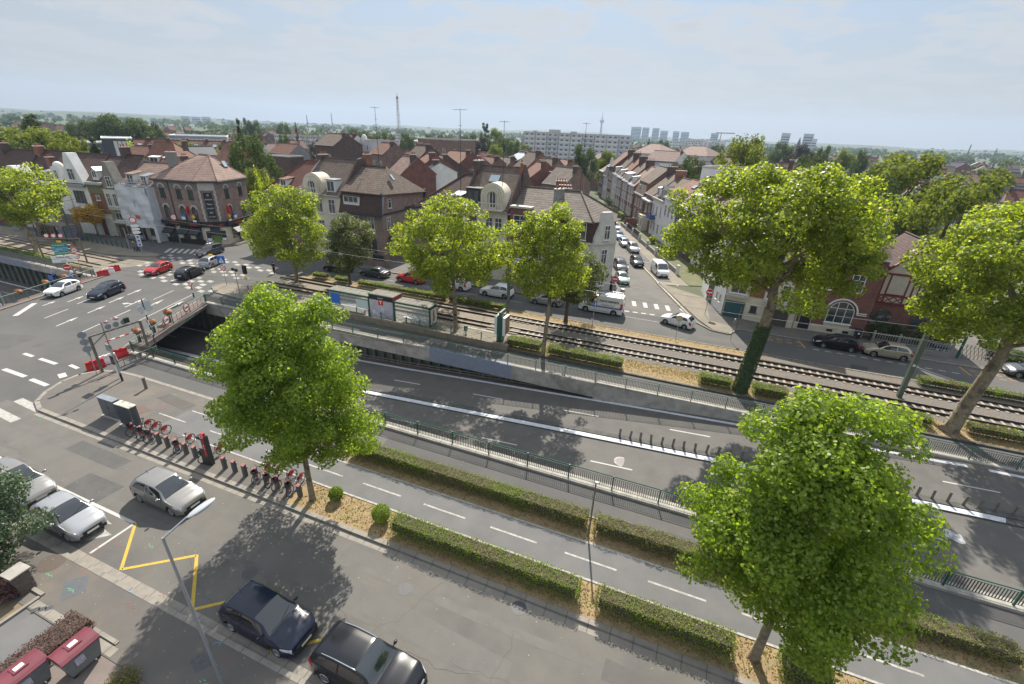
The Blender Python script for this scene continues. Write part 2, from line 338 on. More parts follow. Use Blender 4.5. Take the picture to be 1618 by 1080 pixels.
# lower carriageways
m=MB();X=[-170,-140,-100,-80,-73,-60,-52,-45,-35,-25,-15,-4,3,10,16,22,28,34,60]
for a,b in zip(X,X[1:]):
    for y0,y1 in ((ND-.05,30.6),(30.6,37.05)):m.add([(a,y0,RZ(a,y0)),(b,y0,RZ(b,y0)),(b,y1,RZ(b,y1)),(a,y1,RZ(a,y1))],[(0,1,2,3)])
struct('underpass_road',m,asphalt_trench)
def lineband(mb,x0,x1,y0,y1,dz,step=6):
    n=max(1,int(abs(x1-x0)/step));xs=[x0+(x1-x0)*i/n for i in range(n+1)]
    f0=y0 if callable(y0) else (lambda x:y0);f1=y1 if callable(y1) else (lambda x:y1)
    for a,b in zip(xs,xs[1:]):mb.add([(a,f0(a),RZ(a,f0(a))+dz),(b,f0(b),RZ(b,f0(b))+dz),(b,f1(b),RZ(b,f1(b))+dz),(a,f1(a),RZ(a,f1(a))+dz)],[(0,1,2,3)])
m=MB();lineband(m,-130,60,30.15,30.62,0.09,2.5);lineband(m,-130,60,23.7,23.82,0.006,2.5)
struct('white_margin_line',m,white_blue)
m=MB();lineband(m,-130,60,35.45,35.73,0.006,2.5)
struct('white_edge_line',m,white_blue)
m=MB()
for k in range(-12,8):
    x=0.9+k*8.75;
    for y,o in ((27.35,-3.1),(33.25,2.0)):
        x0=x+o-1.5;lineband(m,x0,x0+3.0,y-.06,y+.06,0.006,1.5)
struct('lane_dashes',m,white_line)
# median kerb of the underpass
m=MB()
for a,b in zip(X,X[1:]):
    n=max(1,int((b-a)/4))
    for i in range(n):
        p,r=a+(b-a)*i/n,a+(b-a)*(i+1)/n
        for (y0,y1,h0,h1) in ((30.1,30.66,0,.085),(30.66,31.15,0,.14)):
            m.add([(p,y0,-D(p)),(r,y0,-D(r)),(r,y1,-D(r)),(p,y1,-D(p)),(p,y0,-D(p)+h1),(r,y0,-D(r)+h1),(r,y1,-D(r)+h1),(p,y1,-D(p)+h1)],
                  [(4,5,6,7),(0,1,5,4),(2,3,7,6)])
struct('median_kerb',m,concrete_dark)
# deck over the underpass
m=MB();m.prism([W0,E0,E1,W1],-0.62,-0.04);struct('junction_deck',m,concrete)

# raised strips and pavements (0.12 m) with kerbs
def slab(name,pts,m,h=0.12):return tag(MB().prism(pts,-0.02,h).build(name,m),kind='structure')
def kerb(name,pts,w=0.22,h=0.13,side=1,m=None):
    mb=MB()
    for (a,b) in zip(pts,pts[1:]):
        dx,dy=b[0]-a[0],b[1]-a[1];l=hypot(dx,dy);nx,ny=-dy/l*side*w,dx/l*side*w
        mb.prism([a,b,(b[0]+nx,b[1]+ny),(a[0]+nx,a[1]+ny)],-0.02,h)
    return tag(mb.build(name,m or kerbm),kind='structure')
def arc(cx,cy,r,a0,a1,n=10):return [(cx+r*cos(rad(a0+(a1-a0)*i/n)),cy+r*sin(rad(a0+(a1-a0)*i/n))) for i in range(n+1)]
# near pavement
slab('near_pavement',[(-46,4.9),(45,4.9),(45,7.12),(-46,7.12)],pavement)
kerb('near_kerb',[(-46,7.1),(45,7.1)],0.22)
sheet('gutter_near',[(-46,7.32),(45,7.32),(45,7.68),(-46,7.68)],0.004,kerbm)
slab('forecourt',[(-40,-8),(-24.2,-8),(-24.2,4.9),(-40,4.9)],mat('garden_soil',(0.20,0.155,0.10),0.95,(0.14,0.11,0.075),3,bump=.4),0.10)
slab('driveway',[(-24.2,-8),(-20.4,-8),(-20.4,4.9),(-24.2,4.9)],asphalt_bike,0.09)
slab('bin_court',[(-20.4,-8),(45,-8),(45,4.9),(-20.4,4.9)],mat('pink_paving',(0.185,0.15,0.135),0.9,(0.155,0.13,0.12),1.2),0.10)
sheet('driveway_edging',[(-24.3,4.95),(-18.6,4.95),(-18.6,5.3),(-24.3,5.3)],0.126,kerbm)
# island with cycle docks, hedges
ISL=[(-18.9,14.2),(-18.9,13.92),(-42.0,13.92)]
isl=[(-18.9,13.95),(-41.6,13.95)]+arc(-41.4,16.2,3.6,212,130,8)[1:]+[(-43.2,19.3),(-41.2,20.0),(-36.6,20.05),(-18.9,20.05)]
isl=[(-18.9,13.95),(-42.2,13.95),(-43.6,14.5),(-44.6,15.6),(-45.3,17.0),(-45.4,18.3),(-44.6,19.4),(-43.2,19.95),(-41,20.05),(-18.9,20.05)]
slab('island_pavement',isl,pavement)
kerb('island_kerb',[(-18.9,13.92),(-42.2,13.92),(-43.7,14.45),(-44.75,15.55),(-45.5,17.0),(-45.6,18.35),(-44.75,19.55),(-43.2,20.12),(-41,20.27),(-18.9,20.27)],0.28,0.135,-1)
sheet('gutter_far',[(-42,13.55),(45,13.55),(45,13.9),(-42,13.9)],0.004,kerbm)
slab('hedge_strip',[(-18.9,13.95),(45,13.95),(45,16.05),(-14,16.05),(-18.9,16.25)],earth,0.10)
kerb('strip_kerb',[(45,13.92),(-18.9,13.92)],0.25,0.13,-1)
slab('cycleway_base',[(-18.9,16.05),(60,16.05),(60,18.35),(-18.9,18.35)],asphalt_bike,0.118)
slab('middle_strip',[(-18.9,18.35),(60,18.35),(60,20.05),(-18.9,20.05)],earth,0.10)
slab('middle_strip_paving',[(-19.2,18.3),(-18.0,18.3),(-18.6,20.0),(-19.8,20.0)],pavement,0.124)
kerb('inner_kerb',[(-37,20.27),(60,20.27)],0.14,0.13,-1)
# coping by the near railing
m=MB();m.box(-46.3,60,22.6,ND,-0.02,0.16);struct('near_coping',m,mat('pale_coping',(0.40,0.38,0.34),0.85,(0.27,0.255,0.23),2,bump=.2,joints=(2.7,(.12,.11,.1))))
m=MB()
for a,b in zip(X,X[1:]):
    if b<=-46.4 or a>34:continue
    a=max(a,-46.4);m.add([(a,ND-.02,-D(a)-.1),(b,ND-.02,-D(b)-.1),(b,ND-.02,0.1),(a,ND-.02,0.1)],[(3,2,1,0)])
m.box(-170,-69.6,ND-.3,ND-.02,-5.3,.12)
m.box(-69.6,-46.4,ND-.3,ND-.02,-5.3,-.62);struct('near_retaining_wall',m,concrete)
# far retaining wall: recessed ribbed panels under a cantilevered beam
m=MB();m.box(-170,-5.0,36.75,37.05,-5.4,-0.1)
for i in range(0,60):
    x=-73.5+i*1.15
    if x>-6:break
    m.box(x,x+.30,36.42,36.76,-D(x)-.1,-0.35,1)
for i in range(0,60):
    x=-170+i*1.6
    if x<-74:m.box(x,x+.35,36.42,36.76,-5.2,-.35,1)
for a,b in zip([-5.4,3,10,16,22,28],[3,10,16,22,28,34]):
    m.add([(a,fw(a)+.02,-D(a)-.1),(b,fw(b)+.02,-D(b)-.1),(b,fw(b)+.02,0.0),(a,fw(a)+.02,0.0)],[(0,1,2,3)],2)
struct('ribbed_retaining_wall',m,[mat('green_wall_panel',(0.07,0.11,0.10),0.8,(0.11,0.15,0.135),1.5),mat('stained_pier',(.15,.15,.13),.85,(.10,.11,.10),2),concrete])
m=MB()
for (a,b,k) in ((-52.3,-22.0,0),(-22.0,-13.2,1),(-13.2,-5.4,0),(-5.25,3,0),(3,14,0),(14,60,0)):
    lo=-1.3 if a<-6 else (-0.6 if a<3 else-0.3)
    ya,yb=fw(a if a>-52 else-46),fw(b)
    if a>33:ya=yb=36.2
    m.add([(a,ya,lo),(b,yb,lo),(b,yb+.55,lo),(a,ya+.55,lo),(a,ya,.14),(b,yb,.14),(b,yb+.55,.14),(a,ya+.55,.14)],
          [(0,3,2,1),(4,5,6,7),(0,1,5,4),(2,3,7,6),(0,4,7,3),(1,2,6,5)],k)
    if a<-6:m.box(a,b,max(ya,yb)+.5,37.06,-.5,-.06,0)
struct('coping_beam',m,[concrete,bluegrey])
m=MB();m.prism([(-170,34.9),(-73.4,34.9),(-73.4,35.5),(-170,35.5)],-.85,.14);m.box(-98,-88,34.87,34.9,-.8,.1,1);struct('west_coping_beam',m,[concrete,bluegrey])
# west bank of junction: pavement strip along west parapet
slab('west_pavement',[(-69.0,23.3),(-73.1,36.2),(-74.8,36.2),(-70.2,24.1),(-71,23.0),(-110,23.0),(-110,21.5),(-70.5,21.5)],asphalt_red)
kerb('west_kerb',[(-73.1,36.2),(-69.0,23.3),(-69.3,22.2),(-71,21.4),(-110,21.4)],.16,.13,1)
slab('east_bridge_pavement',[(-45.6,22.5),(-46.2,ND+.1),(-52.3,35.2),(-53.6,34.6),(-48.2,23.6),(-47,22)],asphalt_red)
kerb('east_bridge_kerb',[(-47,22),(-48.2,23.6),(-53.6,34.6)],.16,.13,-1)
# tram reservation
slab('tram_reservation',[(-50.5,41.6),(-14,41.6),(-14,48.2),(-50.5,48.2)],trackbed,0.05)
slab('ballast_bed',[(-14,41.7),(60,41.7),(60,48.0),(-14,48.0)],ballast,0.05)
slab('tram_strip_near',[(-15.4,38.75),(60,39.5),(60,41.75),(-15.4,41.75)],earth,0.06)
slab('tram_strip_far',[(-50.5,47.6),(9,47.8),(9,49.3),(-50.5,49.3)],earth,0.075)
slab('gravel_strip_far',[(9,47.85),(60,47.9),(60,49.3),(9,49.3)],ballast,0.07)
kerb('outer_lane_kerb',[(-15.0,38.6),(60,39.35)],.2,.14,1,concrete_dark)
kerb('tram_far_kerb',[(-51.5,49.38),(90,49.38)],.15,.12,-1)
slab('platform_island',[(-49.5,37.7),(-54.6,38.0),(-56.6,39.2),(-56.9,40.6),(-55.6,41.4),(-49.5,41.4)],pave_sand,.12)
kerb('platform_island_kerb',[(-49.5,37.6),(-54.7,37.85),(-56.8,39.1),(-57.1,40.6),(-55.7,41.6)],.16,.14,-1)
slab('west_tram_bed',[(-170,36.6),(-83.0,37.2),(-79.0,42.9),(-170,42.6)],trackbed,.03)
slab('west_strip',[(-170,36.1),(-79.0,36.0),(-79.5,37.6),(-170,37.6)],earth,.08)
slab('west_tram_stop',[(-170,42.6),(-84.5,42.9),(-79.5,44.2),(-77.0,45.6),(-77.5,46.7),(-170,46.2)],pave_sand,.16)
slab('cafe_pavement',[(-170,49.8),(-93,51.6),(-78,52.6),(-74.6,54),(-73.4,57),(-76,66),(-110,160),(-118,160),(-90,70),(-90,54.0),(-170,51)],pavement)
# far pavement east
slab('far_pavement_east',[(4.3,55.75),(90,55.6),(90,66),(3.6,66)],pavement)
slab('corner_pavement_east',[(4.3,55.75),(2.9,56.6),(-3.0,70.3),(3.6,66)],pave_sand)
kerb('far_kerb_east',[(90,55.6),(7.2,55.7),(6.2,53.6),(4.4,53.9),(2.6,55.8),(-3.2,70.2)],.18,.13,1)
slab('corner_apron_east',[(7.2,55.75),(6.3,53.75),(4.5,54.0),(2.9,56.6),(4.3,57)],pave_sand,.121)
slab('far_pavement_west',[(-46,55.7),(-8.2,55.9),(-6.6,57.2),(-6.9,59.6),(-10.6,70),(-46,70),(-52,60),(-50,57)],pavement)
kerb('far_kerb_west',[(-50,57),(-46,55.7),(-8.2,55.9),(-6.5,57.2),(-6.9,59.6),(-10.3,70)],.18,.13,1)
def SS(al,ac):return (2.26-.36*al+.933*ac,56.5+.933*al+.36*ac) # side-street frame: along, across
slab('side_street_parking',[SS(14,0.25),SS(110,0.25),SS(110,4.4),SS(14,4.4)],pave_sand,.03)
sheet('side_street_parking_bays',[SS(15.5,.3),SS(110,.3),SS(110,2.3),SS(15.5,2.3)],.034,asphalt_lane)
slab('side_street_kerbside',[SS(9,-6.6-1.6),SS(120,-6.6-1.6),SS(120,-6.6),SS(16.7,-6.6)],pavement)
slab('side_street_gardens',[SS(14,4.4),SS(110,4.4),SS(110,9.5),SS(14,9.5)],mat('garden_green',(0.08,0.11,0.035),.95,(0.15,0.13,0.08),.8),.08)
# painted markings
mk=MB()
def bar(mb,a,b,w,z=0.006,k=None):
    dx,dy=b[0]-a[0],b[1]-a[1];l=hypot(dx,dy);nx,ny=-dy/l*w/2,dx/l*w/2
    mb.add([(a[0]-nx,a[1]-ny,z),(b[0]-nx,b[1]-ny,z),(b[0]+nx,b[1]+ny,z),(a[0]+nx,a[1]+ny,z)],[(0,1,2,3)],k)
def struct_bars(name,bars,m,z=0.006):
    mb=MB()
    for a,b,wd in bars:bar(mb,a,b,wd,z)
    return struct(name,mb,m)
J=(-.34,.94);JN=(.94,.34)
def jl(x,y,l,w=.12):return ((x,y),(x+J[0]*l,y+J[1]*l),w)
bars=[jl(-55.0,23.2,2.7),jl(-62.46,24.2,2.8),jl(-56.46,27.0,2.8),jl(-64.4,28.2,1.7),jl(-53.2,27.4,9.5,.1),jl(-58.6,32.9,3.5,.1)]
bars+=[((-65.8,23.3),(-68.6,26.3),.5),((-45.35,14.1),(-42.2,14.1),.0)]
bars=[b for b in bars if b[2]>0]
struct_bars('junction_lane_lines',bars,white_line)
struct_bars('give_way_dashes',[((-54.3,18.72),(-52.9,18.7),.3),((-51.9,18.72),(-49.5,18.72),.32),((-52.2,16.4),(-49.1,16.4),.35),((-48.2,16.35),(-45.9,16.3),.35),((-48.3,19.1),(-47.0,19.0),.3),((-47.2,17.9),(-46.3,17.6),.5)],white_line)
struct_bars('zebra_crossing',[((-45.3,14.3-i*1.42-.1),(-42.1,14.15-i*1.42-.1),.56) for i in range(4)],white_old)
def arrow(mb,x,y,l=3.0,turn=0,z=.006):
    bar(mb,(x,y),(x+J[0]*l*.6,y+J[1]*l*.6),.15,z)
    ex,ey=x+J[0]*l*.55,y+J[1]*l*.55;tx,ty=x+J[0]*l,y+J[1]*l
    mb.add([(ex-JN[0]*.26,ey-JN[1]*.26,z),(ex+JN[0]*.26,ey+JN[1]*.26,z),(tx,ty,z)],[(0,1,2)])
    if turn:
        a=(x+J[0]*l*.35,y+J[1]*l*.35);b=(a[0]+JN[0]*turn,a[1]+JN[1]*turn);bar(mb,a,b,.2,z+.002)
        mb.add([(b[0]-J[0]*.35,b[1]-J[1]*.35,z+.002),(b[0]+JN[0]*turn*.8,b[1]+JN[1]*turn*.8,z+.002),(b[0]+J[0]*.35,b[1]+J[1]*.35,z+.002)],[(0,1,2)])
mb=MB()
for x,y,l,t in ((-59.0,23.5,2.6,0),(-60.3,27.0,2.4,0),(-66.0,28.1,2.2,0),(-61.8,30.0,2.3,0),(-62.8,32.6,2.4,0),(-56.4,30.2,3.6,0),(-54.2,31.6,2.8,.0),(-58.8,29.9,3.2,-.7),(-66.9,26.2,1.6,0),(-69.3,33,1.4,0)):arrow(mb,x,y,l,t)
struct('turn_arrows',mb,white_line)
# checker bands at the tram crossing
mb=MB()
for r,(x0,y0,n) in enumerate([(-75.0,41.2,13),(-76.4,45.6,16)]):
    for i in range(n):
        for j in range(3):
            if (i+j) % 2:continue
            cx,cy=x0+i*1.32*.995+j*-.25,y0+i*-.17+j*.72
            mb.add([(cx,cy,.006),(cx+1.0,cy-.12,.006),(cx+.85,cy+.52,.006),(cx-.15,cy+.64,.006)],[(0,1,2,3)])
for i in range(15):
    for j in range(2):
        if (i+j) % 2:continue
        cx,cy=-74.2+i*1.32-j*.25,49.3-i*.15+j*.72
        mb.add([(cx,cy,.006),(cx+1.0,cy-.12,.006),(cx+.85,cy+.52,.006),(cx-.15,cy+.64,.006)],[(0,1,2,3)])
for i in range(13):
    for j in range(2):
        if (i+j) % 2==0:continue
        cx,cy=-71.6+i*1.32-j*.25,38.6-i*.12+j*.72
        mb.add([(cx,cy,.006),(cx+1.0,cy-.12,.006),(cx+.85,cy+.52,.006),(cx-.15,cy+.64,.006)],[(0,1,2,3)])
struct('box_junction_marks',mb,mat('box_junction_paint',(0.38,0.365,0.33),.85,(0.22,0.215,0.20),5,lo=.42,hi=.7))
struct_bars('far_zebras',[((-78.8+i*.95,48.1+i*.35),(-80.6+i*.95,50.3+i*.35),.45) for i in range(5)]+[((-67.5+i*1.0,60.5),(-69.0+i*1.0,63.3),.5) for i in range(6)],white_line)
# cycleway and near road
bs=[((-34.0+i*5.2,17.2),(-31.2+i*5.2,17.2),.1) for i in range(3)]+[((-20.0+i*4.25,17.2),(-17.3+i*4.25,17.2),.11) for i in range(16)]
struct_bars('cycleway_dashes',bs,white_old,.132)
struct_bars('cycleway_edges',[((-30.0,16.1),(60,16.1),.12),((-32.2,18.4),(-29.4,18.4),.1),((-20.9,18.32),(60,18.32),.12)],white_old,.1335)
struct_bars('parking_bay_lines',[((-46,9.9),(-25.0,9.86),.16),((-25.0,9.9),(-25.0,7.75),.14)],white_line)
mb=MB();z=.006
mb.add([(-26.0,9.35,z),(-27.0,9.5,z),(-26.8,9.1,z)],[(0,1,2)])
mb.add([(-28.2,8.05,z),(-26.2,8.0,z),(-25.25,8.9,z),(-26.2,9.0,z)],[(0,1,2,3)])
struct('parking_bay_marks',mb,white_old)
struct_bars('loading_bay_zigzag',[((-24.94,9.85),(-22.62,7.75),.15),((-22.62,7.78),(-20.13,9.72),.15),((-20.13,9.75),(-17.6,7.65),.15),((-17.6,7.68),(-15.1,9.75),.15),((-15.1,9.75),(-12.9,7.65),.15),((-12.9,7.68),(-10.3,9.7),.15),((-10.3,9.7),(-8,7.7),.15)],yellow_line)
struct_bars('far_parking_dashes',[((14.6+i*1.1,53.38),(15.2+i*1.1,53.38),.12) for i in range(12)],white_line)
struct_bars('orange_hatching',[((9.0,53.35),(9.5,55.3),.14),((13.85,53.35),(13.5,55.3),.14)]+[((9.3+(i % 5)*.95,53.75+(i//5)*.55+.2*(i % 2)),(9.85+(i % 5)*.95,53.75+(i//5)*.55+.2*(i % 2)),.1) for i in range(15)]+[((28.2,53.35),(28.0,55.3),.14)]+[((28.6+(i % 5)*.95,53.75+(i//5)*.55+.2*(i % 2)),(29.2+(i % 5)*.95,53.75+(i//5)*.55+.2*(i % 2)),.1) for i in range(15)],orange_line)
struct_bars('side_street_zebra',[((-4.95+i*1.42,58.2+i*.1),(-5.35+i*1.42,60.1+i*.1),.52) for i in range(4)]+[((2.2,57.0),(.6,60.0),.3)],white_line,.008)
struct_bars('side_street_stop_dashes',[((-5.9+i*1.03,55.75+i*.09),(-5.3+i*1.03,55.8+i*.09),.3) for i in range(4)],white_line,.008)
struct_bars('far_road_dashes',[((-46+i*6.2,52.6),(-43.4+i*6.2,52.6),.1) for i in range(6)]+[((-44+i*5,50.0),(-41.5+i*5,50.0),.1) for i in range(5)]+[((-7.0,53.9),(0.5,53.7),.1)],white_old)
struct_bars('side_street_edge_line',[(SS(1.5,.12),SS(100,.12),.2)],cream_line,.01)
struct_bars('side_street_bay_ticks',[(SS(15.6,.2),SS(14.2,3.0),.12),(SS(14.3,3.0),SS(13.6,2.4),.1),(SS(27,.3),SS(27,2.2),.1)],white_line,.04)
# manholes, patches, stains
def disc_sheet(name,x,y,r,z,m,sx=1.0,n=20):return sheet(name,[(x+r*sx*cos(2*pi*i/n),y+r*sin(2*pi*i/n)) for i in range(n)],z,m)
iron=mat('cast_iron',(0.085,0.085,0.09),.6,(.06,.06,.065),12,bump=.5,bscale=30)
def on_road(px,py,x=0):return at(px,py,-D(x))
xm,ym=at(982,728,-1.5)
disc_sheet('manhole_cover',xm,ym,.42,-D(xm)+.012,mat('pale_manhole',(0.30,0.27,0.28),.8,(.20,.18,.18),9));disc_sheet('manhole_frame',xm,ym,.55,-D(xm)+.008,white_old)
xw,yw=at(1518,843,-.15)
mb=MB();pts=[(xw+(1.25+.35*sin(5*t)+.2*sin(9*t+1))*cos(t),yw+(.42+.14*sin(7*t+.5))*sin(t),-D(xw)+.01) for t in [2*pi*i/40 for i in range(40)]]
mb.add(pts,[tuple(range(40))]);mb.add([(xw-1.0,yw-.1,-D(xw)+.013),(xw-2.1,yw-.05,-D(xw)+.013),(xw-1.1,yw+.2,-D(xw)+.013)],[(0,2,1)])
struct('spilled_white_powder',mb,mat('white_powder',(0.52,0.52,0.54),.9,(.20,.20,.20),2.5,lo=.4,hi=.62))
sheet('manhole_pavement',[(-15.6,6.1),(-14.9,5.85),(-14.6,6.4),(-15.3,6.62)],.126,iron)
sheet('access_cover',[(-24.2,6.3),(-23.2,5.65),(-22.7,6.35),(-23.5,6.95)],.126,mat('slate_cover',(.10,.105,.12),.8,(.085,.09,.10),3))
for i in range(3):sheet('drain_grate',[(-23.85+i*.22,4.95+i*.13),(-23.68+i*.22,4.83+i*.13),(-23.5+i*.22,5.05+i*.13),(-23.67+i*.22,5.17+i*.13)],.135,iron)
spray_r=mat('red_marker_paint',(.42,.10,.07),.9,(.17,.11,.10),6,lo=.4,hi=.6);spray_g=mat('green_marker_paint',(.10,.45,.22),.9);spray_b=mat('blue_marker_paint',(.15,.35,.6),.9)
def scribble(name,x,y,m,z,n=4,s=.12,seed=0):
    r=random.Random(seed);mb=MB()
    for i in range(n):
        a=r.uniform(0,pi);cx,cy=x+i*s*.9,y+r.uniform(-.4,.4)*s;bar(mb,(cx-cos(a)*s/2,cy-sin(a)*s/2),(cx+cos(a)*s/2,cy+sin(a)*s/2),.025,z+i*.0008)
    struct(name,mb,m)
for i,(px,py) in enumerate(((128,900),(180,855),(250,935),(200,953),(350,1038),(135,870),(145,860))):x,y=at(px,py,.12);scribble('survey_mark',x,y,spray_r,.128 if y<7.1 else .008,5,.14,i)
for i,(px,py) in enumerate(((73,907),(108,930),(318,1075),(234,858),(518,1005),(100,660),(130,633),(60,655),(275,622),(200,634))):x,y=at(px,py,.12);scribble('survey_mark',x,y,spray_g,.128 if (y<7.1 or (y>14 and x>-44)) else .008,4,.13,i+20)
for i,(px,py) in enumerate(((202,932),(340,1015))):x,y=at(px,py,.13);scribble('survey_mark',x,y,spray_b,.136,3,.14,i+40)
sheet('red_patch',[at(200,648,.12),at(222,640,.12),at(240,648,.12),at(215,655,.12)],.1275,mat('reddish_patch',(.15,.09,.075),.9,(.11,.085,.078),3))
disc_sheet('manhole_island',*at(255,642,.12),.5,.1275,mat('rosy_cover',(.15,.11,.105),.85,(.11,.09,.09),8))
disc_sheet('manhole_footway',*at(82,888,.12),.55,.1275,mat('brown_cover',(.11,.085,.07),.85,(.09,.075,.065),8),1.1)
sheet('tar_patch',[at(247,628,.12),at(268,622,.12),at(310,640,.12),at(290,648,.12)],.1276,mat('tar_patch',(.085,.078,.07),.9,(.1,.09,.08),2))
sheet('road_patch_dark',[at(1345,575),at(1372,580),at(1370,590),at(1342,584)],.004,mat('dark_patch',(.05,.05,.052),.9))
crk=mat('crack_seal',(.078,.074,.070),.9)
pt=random.Random(12)
for i,(x,y,w_,d_) in enumerate(((-33,12.6,5,1.0),(-8,10.9,9,1.1),(2,12.3,4,.9),(-30,10.6,3,1.6),(-20,21.6,6,.9),(2,21.4,5,1.0),(-60,19,6,3),(-70,15,4,6),(-54,10,3,5),(-62,36,7,2),(-30,52.0,8,1.0),(6,51.5,6,1.2),(-5,54.6,3,1.0),(-12,12.9,3,.7))):
    a=pt.uniform(-.1,.1) if y<60 and x>-50 else .35;c_,s_=cos(a),sin(a)
    sheet('road_patch',[(x+u*c_-v*s_,y+u*s_+v*c_) for u,v in ((-w_/2,-d_/2),(w_/2,-d_/2+pt.uniform(-.1,.1)),(w_/2+pt.uniform(-.3,.3),d_/2),(-w_/2,d_/2))],.003,mat('patch_tone_%d' % (i % 3),((.075,.073,.071),(.128,.121,.112),(.092,.087,.083))[i % 3],.9,((.09,.088,.085),(.115,.11,.103),(.105,.1,.094))[i % 3],1.2,bump=.3,bscale=50,speck=(40,(.2,.195,.185),.64,.75)))
mb=MB()
for (x0,x1,y_) in ((-42,40,10.35),(-42,40,12.35)):
    for i in range(40):xx=x0+(x1-x0)*i/40;mb.add([(xx,y_-.22+.05*sin(i*1.3),.0022),(xx+(x1-x0)/40,y_-.22+.05*sin((i+1)*1.3),.0022),(xx+(x1-x0)/40,y_+.25+.05*sin((i+1)*.9),.0022),(xx,y_+.25+.05*sin(i*.9),.0022)],[(0,1,2,3)])
struct('wheel_track_wear',mb,mat('worn_asphalt',(.099,.094,.088),.8,(.122,.115,.105),.9,bump=.2,bscale=60,speck=(45,(.2,.195,.185),.64,.75)))
for px,py in ((640,930),(820,960),(395,905),(88,620),(60,545),(215,480),(610,470),(870,520)):
    x,y=at(px,py);disc_sheet('manhole_cover',x,y,.36,.0052,iron)
rc=random.Random(5);mb=MB()
for (x,y,a,n) in ((-8,13.3,-2.2,9),(-4,12.5,-1.6,10),(-14,10.3,-.1,22),(-21,9.7,-.15,16),(-2,10.4,.2,12),(-40,11,-.3,16),(-6,10.2,-.05,24),(-58,20,.3,18),(-52,12,1.2,12)):
    for i in range(n):
        a2=a+rc.uniform(-.5,.5);x2,y2=x+cos(a2)*.45,y+sin(a2)*.45;bar(mb,(x,y),(x2,y2),.014,.0045);x,y=x2,y2
struct('road_cracks',mb,crk)
# litter of dry leaves and pale stones dotted on road and paving
mb=MB();rr=random.Random(3)
for i in range(420):
    x=rr.uniform(-34,8);y=rr.choice([rr.uniform(7.7,13.4),rr.uniform(7.7,13.4),rr.uniform(5,7),rr.uniform(20.4,23)]);s=rr.uniform(.008,.03);z=.13 if y<7.1 else .005
    a=rr.uniform(0,pi);mb.add([(x+s*cos(a),y+s*sin(a),z),(x+s*cos(a+1.8),y+s*sin(a+1.8),z+.004),(x+s*cos(a+3.6),y+s*sin(a+3.6),z)],[(0,1,2)])
tag(mb.build('litter',mat('pale_litter',(.5,.47,.40),.9)),'pale specks of litter and dry leaves scattered on the near road','litter',kind='stuff')
# ------------------------------------------------------------ vegetation
leaf_fresh=mat('leaf_fresh',(.06,.13,.015),.45,isl=[(.085,.140,.016),(.150,.215,.024),(.205,.265,.04),(.115,.180,.020),(.29,.33,.09)],trans=.54,spec=.4)
leaf_lime=mat('leaf_lime',(.1,.16,.015),.42,isl=[(.125,.170,.020),(.190,.225,.030),(.250,.270,.05),(.150,.190,.024),(.080,.120,.018)],trans=.54,spec=.35)
leaf_mid=mat('leaf_mid',(.06,.1,.015),.42,isl=[(.115,.165,.022),(.185,.230,.030),(.26,.285,.05),(.085,.125,.018),(.20,.22,.045)],trans=.54,spec=.35)
leaf_dark=mat('leaf_dark',(.03,.05,.012),.55,isl=[(.020,.040,.010),(.035,.060,.014),(.060,.080,.022),(.028,.050,.014)],trans=.22,spec=.4)
leaf_linden=mat('leaf_linden',(.04,.06,.015),.55,isl=[(.035,.062,.016),(.070,.10,.025),(.15,.155,.055),(.05,.08,.02),(.19,.19,.08)],trans=.3,spec=.4)
leaf_blue=mat('leaf_bluegreen',(.05,.08,.06),.5,isl=[(.028,.06,.030),(.055,.095,.048),(.10,.14,.08),(.035,.07,.025)],trans=.2,spec=.5)
leaf_gold=mat('leaf_gold',(.2,.12,.015),.6,isl=[(.50,.30,.03),(.42,.26,.03),(.20,.17,.03)],trans=.45)
leaf_purple=mat('leaf_purple',(.09,.04,.05),.6,isl=[(.10,.045,.055),(.15,.075,.085),(.07,.03,.035),(.12,.07,.06)],trans=.2)
leaf_far=mat('leaf_far',(.04,.06,.018),.8,isl=[(.040,.070,.022),(.075,.110,.028),(.11,.135,.036)],trans=.15,spec=.2)
leaf_far2=mat('leaf_far_warm',(.06,.07,.018),.8,isl=[(.08,.115,.02),(.14,.17,.03),(.19,.20,.045)],trans=.3,spec=.2)
leaf_far3=mat('leaf_far_copper',(.05,.035,.03),.8,isl=[(.040,.035,.026),(.055,.045,.03),(.035,.04,.025)],trans=.1,spec=.2)
leaf_hedge=mat('hedge_leaf',(.05,.08,.012),.5,isl=[(.085,.15,.016),(.145,.21,.024),(.20,.245,.04),(.10,.165,.018)],trans=.4,spec=.4)
leaf_hedge_dry=mat('hedge_leaf_dry',(.12,.11,.04),.7,isl=[(.17,.175,.05),(.25,.22,.10),(.12,.16,.035),(.10,.16,.025)],trans=.2,spec=.3)
twig=mat('twig_dark',(.05,.038,.026),.95,(.09,.07,.05),20)
LEAF5=np.array([(0,-.5),(.28,-.30),(.52,-.12),(.30,.06),(.34,.36),(.10,.30),(0,.56),(-.10,.30),(-.34,.36),(-.30,.06),(-.52,-.12),(-.28,-.30)])
LEAF4=np.array([(0,-.5),(.36,-.05),(0,.55),(-.36,-.05)])
LEAF6=np.array([(0,-.5),(.4,-.22),(.3,.25),(0,.55),(-.32,.22),(-.42,-.2)])
